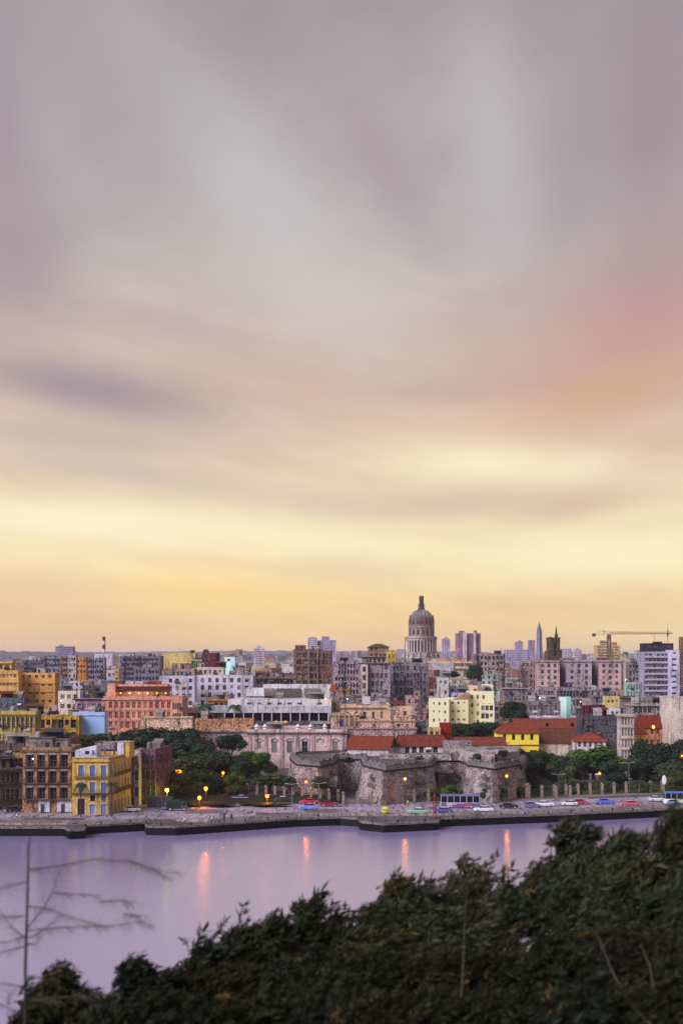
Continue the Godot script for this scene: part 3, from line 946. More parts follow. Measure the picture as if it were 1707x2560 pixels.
	blk("warehouse", "large pale olive-yellow windowless block on the skyline above the white houses", [403, 488, 1632, 1676, 1400], {"c": "d2bc70", "cols": 0, "par": 0.5, "dep": 30, "short": "the olive-yellow block", "clutter": 3})
	var gc := blk("colonnaded_building", "pale green building with slim white columns beside the dark red tower", [476, 522, 1648, 1680, 1250], {"c": "a9b070", "cols": 8, "ww": 1.1, "wh": 5.5, "st": 8.0, "par": 1.2, "top": 0.6, "cor": 0.5, "corc": "c4c488", "ind": false, "rec": 1.0, "short": "the green colonnade"})
	blk("apartment_tower", "narrow dark red tower house beside the pale green colonnade", [523, 541, 1632, 1690, 1150], {"c": "7c2c34", "cols": 2, "tex": "grime", "st": 3.6, "par": 0.5, "short": "the dark red tower", "side": true, "yaw": -20})
	domed_house()
	var mint := blk("water_tower_house", "mint green tower house with one black opening, above the white houses", [561, 587, 1643, 1690, 760], {"c": "aed4ca", "cols": 1, "rows": 1, "ww": 2.2, "wh": 1.1, "top": 0.5, "st": 3.0, "par": 0.3, "tex": "none", "short": "the mint tower", "side": false})
	wing(mint, blk("house_part", "x", [576, 587.5, 1642, 1690, 757], {"c": "b4e2d6", "cols": 3, "rows": 1, "ww": 0.35, "wh": 1.8, "top": 4.0, "par": 0.3, "tex": "none", "dep": 6.0}))
	var wa := blk("apartment_house", "white four-storey house with peeling side wall behind the coral hotel", [400, 487, 1690, 1770, 680], {"c": "c9c2cc", "cols": 5, "st": 3.35, "ww": 1.5, "wh": 1.75, "par": 0.8, "top": 0.35, "mx": 0.4, "skip": 0.12, "clutter": 3, "short": "the white peeling house"})
	blk("rooftop_house", "olive and pink rooftop huts behind the parapet of the white peeling house", [405, 486, 1672, 1694, 705], {"c": "a88a80", "cols": 7, "tex": "grime", "ww": 1.0, "wh": 1.7, "par": 0.4, "clutter": 3})
	var wb := blk("apartment_house", "long white four-storey house with paired dark windows above the white canopy", [491, 632, 1688, 1770, 700], {"c": "cdc4ce", "cols": 7, "st": 3.4, "ww": 1.55, "wh": 2.0, "par": 0.9, "top": 0.4, "mx": 1.2, "skip": 0.04, "clutter": 2, "short": "the long white house", "fr": "9a8c90"})
	blk("rooftop_house", "cream rooftop flat with olive awning on the long white house", [492, 560, 1668, 1692, 716], {"c": "cdbcae", "cols": 5, "ww": 1.2, "wh": 1.7, "par": 0.4, "clutter": 2})
	blk("rooftop_house", "pinkish grey rooftop wall beside the mint tower, above the long white house", [592, 638, 1674, 1692, 712], {"c": "b8a4a6", "cols": 0, "tex": "grime", "par": 0.4})
	blk("tenement", "dark brown tenement with open galleries between the long white house and brown block", [627, 740, 1691, 1722, 780], {"c": "8a7470", "cols": 12, "tex": "grime", "st": 3.9, "ww": 1.5, "wh": 2.4, "rec": 0.8, "cor": 0.6, "clutter": 5, "short": "the brown tenement"})
	brown_block()
	white_terraces()
	blk("villa", "tan villa with wide-eaved roof pavilion and a yellow side wall, beside the dome", [905, 968, 1640, 1670, 850], {"c": "a08a78", "cols": 5, "st": 3.9, "ww": 1.5, "wh": 2.4, "par": 0.5, "cor": 0.9, "corc": "6b6258", "tex": "grime", "short": "the tan villa", "rec": 0.6})
	var villa: Node3D = get_node("villa")
	wing(villa, blk("house_part", "x", [966, 991, 1628, 1662, 846], {"c": "d9b04c", "cols": 2, "st": 3.6, "ww": 1.0, "wh": 2.2, "par": 0.6, "top": 1.2}), "yellow_wing")
	wing(villa, tiled("house_part", "x", [920, 972, 1610, 1617, 1645, 852], {"c": "8e7a5c", "cols": 4, "ww": 1.6, "wh": 1.7, "tiles": "6e5a44", "hip": 4.5, "st": 3.6, "base": 38.0}), "roof_pavilion")
	blk("tenement", "tall weathered grey tenement with a pale corner strip below the tan villa", [899, 975, 1656, 1740, 780], {"c": "9a8d90", "cols": 6, "tex": "grime", "st": 4.2, "ww": 1.4, "wh": 2.5, "par": 0.4, "cor": 0.9, "corc": "6a605e", "side": true, "short": "the tall grey tenement", "skip": 0.1})
	wing(get_node("tenement_001"), blk("house_part", "x", [902, 919, 1661, 1740, 777], {"c": "c2b2a4", "cols": 1, "st": 4.2, "ww": 1.6, "wh": 2.6, "par": 0.3, "dep": 5.0}), "pale_corner")
	blk("tenement", "blackened tenement of many narrow bays right below the great dome", [976, 1072, 1656, 1735, 800], {"c": "857a80", "cols": 10, "tex": "grime", "st": 3.9, "ww": 1.3, "wh": 2.3, "clutter": 4, "skip": 0.15, "rec": 0.6, "short": "the blackened tenement"})
	blk("civic_wing", "long cream civic wing with tan roof beside the great dome", [1073, 1184, 1654, 1690, 1700], {"c": "d8c4a6", "cols": 22, "st": 5.5, "ww": 1.6, "wh": 3.0, "ind": false, "par": 1.4, "roof": "b07a50", "cor": 0.9, "dep": 30.0, "short": "the cream civic wing", "top": 1.0})
	wing(get_node("civic_wing"), blk("house_part", "x", [1095, 1160, 1647, 1660, 1720], {"c": "c69468", "cols": 0, "par": 0.6, "base": 26.0}), "attic")
	blk("town_house", "grey-mauve house with flat awning beside the dark treetop, under the cream civic wing", [1184, 1262, 1634, 1672, 1050], {"c": "9d8a84", "cols": 7, "tex": "grime", "st": 4.0, "ww": 1.6, "wh": 2.2, "clutter": 3})
	blk("apartment_house", "pale green-white narrow house with one blue window, before the blackened tenement", [1094, 1121, 1694, 1755, 680], {"c": "c6c2b8", "cols": 2, "st": 4.4, "ww": 1.1, "wh": 1.6, "skip": 0.3, "par": 0.4, "clutter": 1})
	cream_house()
	palace_terrace()
	# three winged tenement
	three_wings()
	balcony_slab()
	blk("warehouse", "dark-roofed hall with pale eave in front of the winged tenement", [1257, 1318, 1720, 1752, 720], {"c": "8b7d80", "cols": 5, "tex": "grime", "roof": "a8a6b4", "par": 0.1, "cor": 0.8, "corc": "c0bcc6"})
	blk("tenement", "blackish pillared tenement under the winged tenement, tall narrow bays", [1360, 1478, 1718, 1790, 760], {"c": "93868a", "cols": 13, "tex": "grime", "st": 4.4, "ww": 1.6, "wh": 3.0, "skip": 0.1, "rec": 0.7, "clutter": 4, "short": "the pillared tenement"})
	var tb := blk("town_house", "white and turquoise box house with a lean-to, before the pillared tenement", [1402, 1424, 1743, 1772, 640], {"c": "c9d2cc", "cols": 0, "par": 0.3, "short": "the turquoise box house", "tex": "none"})
	wing(tb, blk("house_part", "x", [1417, 1426, 1742, 1770, 636], {"c": "8ac0b4", "cols": 0, "par": 0.3, "tex": "none", "dep": 5.0}), "turquoise_wall")
	blk("town_house", "low grey house with white boxes on its roof, beside the turquoise box house", [1316, 1400, 1752, 1790, 620], {"c": "83787c", "cols": 7, "tex": "grime", "ww": 1.2, "wh": 2.0, "clutter": 5})
	blk("town_house", "turquoise-fronted house with white columns beside the balcony slab", [1565, 1604, 1706, 1740, 820], {"c": "9ab8b2", "cols": 5, "ww": 1.1, "wh": 2.6, "top": 0.6, "st": 4.0, "par": 0.5, "roof": "7a3c32", "fr": "d0d6d0", "short": "the turquoise-fronted house"})
	blk("tenement", "grey tenement strip between the winged tenement and balcony slab", [1568, 1607, 1655, 1710, 960], {"c": "8f8284", "cols": 4, "tex": "grime", "st": 4.0})
	blk("town_house", "maroon and red roofed house with small windows above the dark ruined wall", [1458, 1512, 1763, 1800, 560], {"c": "6d2c3c", "cols": 6, "ww": 1.0, "wh": 1.5, "par": 0.4, "top": 2.6, "tex": "grime", "clutter": 2, "short": "the maroon house"})
	blk("town_house", "pale yellow rooftop house with small dark windows behind the maroon house", [1513, 1548, 1741, 1775, 600], {"c": "d3bd7e", "cols": 3, "ww": 0.9, "wh": 1.2, "st": 3.2, "par": 0.4, "short": "the pale yellow rooftop house"})
	blk("town_house", "white house with a single dark door beside the maroon house", [1510, 1550, 1772, 1795, 545], {"c": "d7d2d2", "cols": 3, "rows": 1, "skip": 0.4, "ww": 0.9, "wh": 1.7, "par": 0.4, "top": 0.5})
	blk("town_house", "pale flat-roofed houses with white awnings below the balcony slab", [1577, 1680, 1757, 1795, 620], {"c": "a39a92", "cols": 8, "tex": "grime", "ww": 1.5, "wh": 2.2, "cor": 0.7, "corc": "c6c2be", "clutter": 5, "short": "the awning house"})
	blk("apartment_house", "big plain cream wall at the picture edge beside the red-roofed house", [1679, 1760, 1745, 1840, 500], {"c": "ccc0b0", "cols": 0, "par": 0.4, "dep": 20.0, "clutter": 0, "tex": "plaster", "short": "the plain cream wall"})
	blk("ruined_house", "dark grey ruined house with blind windows beside the narrow white tower house", [1450, 1551, 1789, 1870, 500], {"c": "56545a", "cols": 8, "tex": "grime", "st": 4.0, "ww": 1.0, "wh": 1.6, "skip": 0.5, "par": 0.6, "clutter": 2, "short": "the dark grey ruin"})
	blk("tower_house", "narrow white-framed tower house five windows high beside the dark grey ruin", [1551, 1584, 1786, 1905, 480], {"c": "bfb2a8", "cols": 4, "st": 3.5, "ww": 0.75, "wh": 2.3, "par": 0.5, "mx": 0.15, "top": 0.5, "cor": 0.5, "corc": "c8b68c", "side": true, "fr": "c8c0ba", "belts": [4.1, 7.6, 11.1], "short": "the narrow tower house"})
	blk("town_house", "lamplit yellow house wall beside the narrow tower house", [1586, 1625, 1838, 1880, 490], {"c": "d8aa48", "cols": 3, "ww": 1.0, "wh": 2.0, "st": 4.2, "par": 0.4, "short": "the lamplit yellow house"})
	tiled("town_house", "red-tiled house with orange lamplit wall behind the bright wall lamp", [1586, 1672, 1790, 1818, 1850, 515], {"c": "c47c58", "cols": 5, "tiles": "8a3a26", "hip": 3.0, "short": "the red-tiled lamplit house", "ww": 1.1, "wh": 1.9})
	tiled("town_house", "small hipped red tile roof over the lamplit yellow house", [1586, 1618, 1822, 1838, 1880, 492], {"c": "cf9a34", "cols": 2, "tiles": "8c3a28", "hip": 1.5, "dep": 8.0})
	# the yellow guard house and the long tile roofs
	tiled("guard_house", "bright yellow house with four dark green windows and red tile roof near the fortress", [1243, 1346, 1812, 1831, 1882, 500], {"c": "e6c040", "cols": 4, "ww": 1.05, "wh": 1.9, "st": 5.2, "top": 0.6, "tiles": "9a4a34", "hip": 3.0, "panes": ["1c3a2c", "18342a"], "fr": "2c4a38", "mx": 0.8, "dep": 11.0, "short": "the bright yellow house", "tex": "none", "belts": [4.2], "corc": "6a4a20"})
	tiled("long_hall", "long red tile roof with two dark dormers behind the bright yellow house", [1288, 1452, 1799, 1822, 1832, 520], {"c": "d0c2bc", "cols": 0, "tiles": "984a36", "dep": 14.0, "short": "the dormered hall"})
	var hall: Node3D = get_node("long_hall")
	for k in [1366.0, 1429.0]:
		var dm := MB.new()
		var q := P(k, 1812, 514) - hall.position
		dm.box(q + Vector3(0, 0.1, -0.6), Vector3(1.3, 1.5, 2.4))
		var dn := put("dormer", dm, hexm("8a5a40", "grime"), hall)
		var dp := MB.new()
		dp.quad(q + Vector3(-0.5, -0.5, 0.62), q + Vector3(0.5, -0.5, 0.62), q + Vector3(0.5, 0.7, 0.62), q + Vector3(-0.5, 0.7, 0.62), Vector3.BACK)
		put("window", dp, glass("1c1c20"), dn)
	tiled("long_hall", "brown weathered tile roof sloping down beside the bright yellow house", [1346, 1452, 1824, 1856, 1875, 505], {"c": "cbb8a4", "cols": 0, "tiles": "7a4a3a", "dep": 15.0, "short": "the brown tiled hall"})
	tiled("town_house", "low orange-red hipped roof above the domed tree by the dark grey ruin", [1436, 1514, 1835, 1852, 1880, 495], {"c": "d5cac6", "cols": 5, "tiles": "a44e38", "hip": 4.0, "ww": 0.9, "wh": 1.6, "short": "the orange-red hipped house"})
	tiled("long_hall", "long low red roof with white eave right behind the fortress", [1140, 1262, 1845, 1860, 1875, 470], {"c": "c9c0be", "cols": 0, "tiles": "924a38", "dep": 9.0, "short": "the low red roof behind the fort"})
	blk("town_house", "dark red plastered wall house behind the fortress roofs", [1101, 1127, 1808, 1850, 530], {"c": "8a2420", "cols": 0, "par": 0.5, "tex": "grime", "short": "the dark red house"})
	blk("town_house", "cream lamplit house with a dark door beside the dark red house", [1070, 1101, 1820, 1850, 525], {"c": "d8b482", "cols": 2, "rows": 1, "ww": 1.1, "wh": 2.6, "top": 0.8, "par": 0.4})
	blk("town_house", "grey-green shuttered house between the baroque palace and cream lamplit house", [1041, 1070, 1806, 1850, 535], {"c": "88908e", "cols": 2, "ww": 1.2, "wh": 2.6, "par": 0.4, "tex": "grime"})
	# left middle skyline
	blk("tenement", "large dark purple-brown tenement with close window rows above the coral hotel", [301, 402, 1640, 1690, 1250], {"c": "7d6c7c", "cols": 16, "tex": "grime", "st": 3.9, "ww": 1.6, "wh": 2.2, "clutter": 5, "ind": false, "short": "the purple-brown tenement"})
	blk("town_house", "orange-ochre house high among grey roofs near the striped chimney", [191, 217, 1643, 1680, 1080], {"c": "bd7d3c", "cols": 3, "st": 3.7, "ww": 1.2, "wh": 1.8, "short": "the orange-ochre house"})
	blk("town_house", "pinkish grey tall house beside the orange-ochre house", [171, 191, 1638, 1690, 1060], {"c": "b3a0a0", "cols": 3, "tex": "grime", "skip": 0.3, "st": 3.9})
	blk("town_house", "brown and orange patched house touching the pinkish grey tall house", [152, 171, 1639, 1680, 1090], {"c": "94705e", "cols": 3, "tex": "grime", "st": 3.9})
	blk("tenement", "grey-green tenement with pale flat awnings behind the long yellow house", [108, 152, 1641, 1676, 1120], {"c": "84868a", "cols": 7, "tex": "grime", "st": 3.8, "clutter": 3})
	blk("tenement", "lilac-grey tenement beside the orange-ochre house, below the chimney", [218, 262, 1644, 1695, 1100], {"c": "948a9a", "cols": 7, "tex": "grime", "st": 3.8, "clutter": 3, "skip": 0.1})
	blk("tenement", "dark slate tenement with white chimneys in a row behind the yellow house", [57, 110, 1650, 1684, 1150], {"c": "6a6470", "cols": 8, "tex": "grime", "clutter": 4, "ind": false})
	blk("warehouse", "low white vaulted roof at the foot of the striped chimney", [236, 282, 1634, 1650, 1900], {"c": "cfc8d2", "cols": 0, "par": 0.2, "roof": "d5d0da"})
	blk("town_house", "mauve house in front of the purple-brown tenement, white patch on its wall", [336, 400, 1668, 1712, 900], {"c": "7f7484", "cols": 7, "tex": "grime", "st": 3.8, "clutter": 3, "skip": 0.1})
	blk("town_house", "white-walled small house in the dark roofs above the coral hotel", [268, 300, 1677, 1700, 860], {"c": "c5bcc4", "cols": 3, "st": 3.6, "par": 0.4, "clutter": 1})
	blk("town_house", "yellowish narrow house between dark roofs above the coral hotel", [287, 298, 1672, 1712, 840], {"c": "c09c5c", "cols": 1, "st": 3.6, "par": 0.4})
	blk("warehouse", "low hall with long pale blue-white roof behind the coral hotel", [252, 300, 1701, 1712, 640], {"c": "7a747c", "cols": 0, "par": 0.0, "roof": "c8d0dc", "dep": 20.0})
	blk("tenement", "red-roofed pinkish tenement between the dark brown block and tan villa", [833, 900, 1652, 1722, 950], {"c": "a58e92", "cols": 8, "tex": "grime", "st": 4.1, "wh": 2.4, "roof": "7a3a30", "clutter": 4, "skip": 0.1})

func coral_hotel() -> void:
	var t := blk("hotel", "coral pink hotel with red-roofed terrace bar behind the park trees", [258, 456, 1741, 1832, 570], {"c": "e0977c", "cols": 12, "st": 3.75, "ww": 1.3, "wh": 2.3, "par": 1.1, "top": 0.9, "cor": 0.5, "corc": "e2ae98", "belts": [5.2, 9.0], "fr": "e0a58c", "short": "the coral hotel", "dep": 20.0, "panes": ["8a5848", "a87462", "6a4438", "4c3630"]})
	wing(t, blk("house_part", "x", [269, 420, 1711, 1745, 588], {"c": "e29c82", "cols": 0, "par": 0.5, "dep": 8.0, "base": 20.0}), "upper_storey")
	wing(t, blk("house_part", "x", [269, 288, 1709, 1748, 575], {"c": "e09a80", "cols": 0, "par": 0.4, "dep": 8.0, "base": 20.0}), "stair_tower")
	wing(t, blk("house_part", "x", [430, 456, 1748, 1832, 566], {"c": "e29e84", "cols": 4, "st": 3.75, "ww": 0.9, "wh": 2.2, "par": 0.8, "top": 0.7, "dep": 4.0}))
	# terrace roof on posts with lamps below
	var r := MB.new()
	var a := P(288, 1727, 574) - t.position
	var b := P(428, 1727, 574) - t.position
	var up := Vector3(0, 1.6, -5.0)
	r.face(a, b, b + up, a + up, Vector3.UP)
	r.box((a + b) / 2 + Vector3(0, -0.1, 0), Vector3(b.x - a.x, 0.25, 0.2))
	var c := P(340, 1718, 578) - t.position
	r.face(c + Vector3(0, 0.2, 0), c + Vector3(13, -1.0, 2.0), c + Vector3(13, -1.2, -3), c + Vector3(0, 0.4, -3), Vector3.UP)
	put("terrace_roof", r, hexm("6a302a", "tile", 0.9, 5.0), t)
	for k in 7:
		var p := a.lerp(b, (k + 0.1) / 6.2)
		var m := MB.new()
		m.box(p + Vector3(0, -1.3, -0.3), Vector3(0.25, 2.4, 0.25))
		put("terrace_post", m, hexm("b07a4c", "none"), t)
	for k in 6:
		var p := a.lerp(b, (k + 0.6) / 6.2) + Vector3(0, -0.9, -0.8)
		var m := MB.new()
		m.lathe([[0.0, -0.2], [0.2, -0.1], [0.2, 0.1], [0.0, 0.2]], 8, p)
		put("terrace_lamp", m, glow("ffb850", 1.8), t)
		bulb(t.position + p + Vector3(0, -0.3, 0.25), "ffb050", 2.5, 0.15)
	# clutter of orange tanks and white roofs on top
	for k in [[288, 306, "a8482c"], [316, 336, "d0c8cc"], [372, 390, "9a3228"], [391, 402, "c0602a"], [340, 360, "d8d4d8"]]:
		var m := MB.new()
		var p := P((k[0] + k[1]) / 2.0, 1711, 592) - t.position
		m.box(p + Vector3(0, 0.3, 0), Vector3((k[1] - k[0]) / F * 592, 1.8, 3))
		put("rooftop_box", m, hexm(k[2], "grime"), t)
	var w := blk("garden_wall", "pale plaster wall with one round opening in front of the coral hotel", [352, 480, 1792, 1830, 535], {"c": "d8b898", "cols": 0, "par": 0.3, "tex": "grime", "dep": 6.0, "cor": 0.3})

func domed_house() -> void:
	var t := blk("domed_house", "brown house with small dark dome between the green colonnade and dark red tower", [505, 523, 1632, 1690, 1170], {"c": "7a5048", "cols": 2, "tex": "grime", "par": 0.3})
	var s: Vector3 = t.get_meta("size")
	var m := MB.new()
	m.lathe([[2.6, s.y], [2.6, s.y + 0.6], [2.3, s.y + 1.6], [1.4, s.y + 2.5], [0.0, s.y + 2.9]], 14, Vector3(0, 0, -3))
	put("dome", m, hexm("5a3c38", "grime"), t)

func brown_block() -> void:
	var t := blk("apartment_block", "tall dark brown apartment block with banded floors standing above the white terraces", [734, 806, 1623, 1712, 820], {"c": "7c5f50", "cols": 4, "st": 3.75, "ww": 2.6, "wh": 2.0, "par": 1.0, "top": 1.2, "mx": 1.2, "tex": "grime", "belts": [1.4, 5.1, 8.8, 12.6, 16.4], "corc": "a08a80", "rec": 0.7, "clutter": 2, "short": "the dark brown block"})
	wing(t, blk("house_part", "x", [738, 764, 1613, 1630, 826], {"c": "6a5248", "cols": 0, "par": 0.3, "base": 38.0, "tex": "grime"}), "rooftop_box")
	wing(t, blk("house_part", "x", [806, 831, 1627, 1712, 812], {"c": "7d5c50", "cols": 3, "st": 3.75, "ww": 1.0, "wh": 1.8, "par": 0.8, "tex": "grime"}))
	for x in [772.0, 794.0]:
		var m := MB.new()
		var p := P(x, 1623, 820) - t.position
		m.box(Vector3(p.x, p.y / 2 + 2, 0.2), Vector3(0.9, p.y - 4, 0.38))
		put("pier", m, hexm("9a8076", "grime"), t)

func white_terraces() -> void:
	var t := blk("modern_building", "long white modern building of stepped terraces with a long canopy over dark glass", [570, 828, 1748, 1828, 600], {"c": "d2ccce", "cols": 9, "rows": 1, "st": 9.0, "ww": 1.8, "wh": 0.8, "top": 0.9, "skip": 0.45, "par": 0.4, "dep": 14.0, "short": "the white terraces", "tex": "plaster"})
	wing(t, blk("house_part", "x", [658, 826, 1711, 1752, 630], {"c": "d5cfd0", "cols": 0, "par": 0.4, "dep": 10.0}), "upper_terrace")
	wing(t, blk("house_part", "x", [614, 660, 1720, 1752, 618], {"c": "dcd6d8", "cols": 0, "par": 0.3, "dep": 8.0}), "upper_terrace")
	for k in [[690, 752, "7c7468"], [760, 800, "a08c86"], [662, 686, "b49a98"]]:
		var m := MB.new()
		var a := P(k[0], 1721, 629.5) - t.position
		var b := P(k[1], 1742, 629.5) - t.position
		m.box(Vector3((a.x + b.x) / 2, (a.y + b.y) / 2, a.z + 0.06), Vector3(b.x - a.x, a.y - b.y, 0.14))
		var pn := put("wall_panel", m, hexm(k[2], "grime", 0.9, 7.0), t)
	var slit := MB.new()
	var s0 := P(616, 1741, 599.4) - t.position
	slit.box(s0 + Vector3(5.0, -0.2, 0), Vector3(10.0, 0.5, 0.1))
	put("strip_window", slit, glass("1a2420"), t)
	# long canopy and the dark glazed gallery under it
	var c := MB.new()
	var a := P(484, 1765, 588) - t.position
	var b := P(828, 1765, 588) - t.position
	var hgt := 17.0 / F * 588
	c.box(Vector3((a.x + b.x) / 2, a.y - hgt / 2, a.z - 4.0), Vector3(b.x - a.x, hgt, 8.0))
	put("canopy", c, hexm("d8d4d8", "plaster", 0.9, 30.0), t)
	var g := MB.new()
	g.box(Vector3((a.x + b.x) / 2, a.y - hgt - 1.6, a.z - 3.5), Vector3(b.x - a.x - 2.0, 3.1, 5.0))
	put("dark_glazing", g, glass("14161c"), t)
	for k in 15:
		var m := MB.new()
		m.box(Vector3(a.x + 1.2 + (b.x - a.x - 2.4) * k / 14.0, a.y - hgt - 1.6, a.z - 0.4), Vector3(0.35, 3.2, 0.35))
		put("column", m, hexm("c6c0c0", "none"), t)
	var ow := blk("terrace_wall", "long orange-tan terrace wall between the two palms, under the white canopy", [488, 634, 1797, 1830, 560], {"c": "c08c62", "cols": 9, "rows": 1, "ww": 2.6, "wh": 1.3, "top": 0.3, "rec": 0.12, "par": 0.3, "tex": "grime", "dep": 8.0, "panes": ["a87850", "b88458", "98684a"], "style": "plain"})
	var on := blk("annexe", "ochre and pink annexe behind the palms beside the long white house", [520, 588, 1748, 1775, 640], {"c": "b4843c", "cols": 5, "rows": 1, "ww": 1.6, "wh": 1.6, "par": 0.6, "cor": 0.6, "corc": "a07040"})
	# small turret with orange dome
	var tu := blk("turret", "small stone turret with an orange dome at the end of the white terraces", [824, 848, 1724, 1775, 615], {"c": "a08c84", "cols": 1, "ww": 1.0, "wh": 2.8, "st": 4.5, "par": 0.2, "top": 0.8, "tex": "grime", "cor": 0.3, "dep": 3.6})
	var s: Vector3 = tu.get_meta("size")
	var m := MB.new()
	m.lathe([[1.9, s.y], [1.95, s.y + 0.5], [1.6, s.y + 1.3], [0.8, s.y + 1.8], [0.0, s.y + 1.95]], 16, Vector3(0, 0, -1.8))
	put("dome", m, hexm("b8401c", "plaster"), tu)
	# parasols on the terrace before it
	for k in [[691, 1806, "e0a020"], [703, 1807, "e8ac20"], [714, 1806, "e0a428"]]:
		var at := P(k[0], k[1], 556)
		at.y = Yv(1826, 556)
		var u := thing("parasol", ["yellow parasol on the palace terrace, nearest the orange-tan wall", "yellow parasol on the palace terrace, middle one of three", "yellow parasol on the palace terrace, closest to the orange-domed turret"][[691, 703, 714].find(k[0])], "parasol", at, 0, "yellow terrace parasols")
		var hh := Yv(k[1], 556) - at.y
		var cm := MB.new()
		cm.lathe([[1.15, hh - 0.1], [0.6, hh + 0.45], [0.0, hh + 0.7]], 8)
		put("canopy", cm, hexm(k[2], "none"), u)
		var pm := MB.new()
		pm.tube(Vector3.ZERO, Vector3(0, hh + 0.6, 0), 0.05, 0.05, 6)
		put("pole", pm, hexm("d0c8c0", "none"), u)

func cream_house() -> void:
	var t := blk("apartment_house", "pale cream modern apartment house with small square windows and stepped roof", [1168, 1234, 1728, 1800, 620], {"c": "e0d2a4", "cols": 4, "st": 3.35, "ww": 1.0, "wh": 1.5, "par": 0.9, "top": 0.7, "fr": "9a927c", "tex": "none", "short": "the cream apartment house", "skip": 0.1})
	wing(t, blk("house_part", "x", [1074, 1122, 1746, 1795, 612], {"c": "e2d4a8", "cols": 3, "st": 3.35, "ww": 0.8, "wh": 1.2, "par": 0.8, "top": 0.7, "tex": "none"}))
	wing(t, blk("house_part", "x", [1121, 1170, 1744, 1800, 616], {"c": "dccc9c", "cols": 3, "st": 3.4, "ww": 1.0, "wh": 0.8, "par": 0.8, "top": 0.9, "tex": "none"}))
	wing(t, blk("house_part", "x", [1206, 1232, 1711, 1735, 628], {"c": "d9caa0", "cols": 2, "st": 3.4, "ww": 0.8, "wh": 1.6, "par": 0.4, "base": 20.0, "tex": "none"}), "rooftop_box")
	wing(t, blk("house_part", "x", [1176, 1198, 1714, 1735, 632], {"c": "c9b48c", "cols": 1, "par": 0.4, "base": 20.0, "tex": "none"}), "rooftop_box")
	wing(t, blk("house_part", "x", [1199, 1235, 1760, 1790, 617], {"c": "e0d2a6", "cols": 3, "ww": 1.4, "wh": 2.0, "st": 3.3, "top": 0.4, "par": 0.2, "dep": 2.0, "tex": "none"}), "balcony_bay")
	# sloping stair wall between the wings
	var m := MB.new()
	var a := P(1132, 1748, 615.8) - t.position
	var b := P(1170, 1748, 615.8) - t.position
	var c := P(1170, 1730, 615.8) - t.position
	for z in [0.0, -6.0]:
		m.flat(a + Vector3(0, 0, z), b + Vector3(0, 0, z), c + Vector3(0, 0, z), Vector3(0, 0, 1 if z == 0.0 else -1))
	m.face(a, c, c + Vector3(0, 0, -6), a + Vector3(0, 0, -6), Vector3.UP)
	put("stair_wall", m, hexm("c2a07e", "plaster"), t)

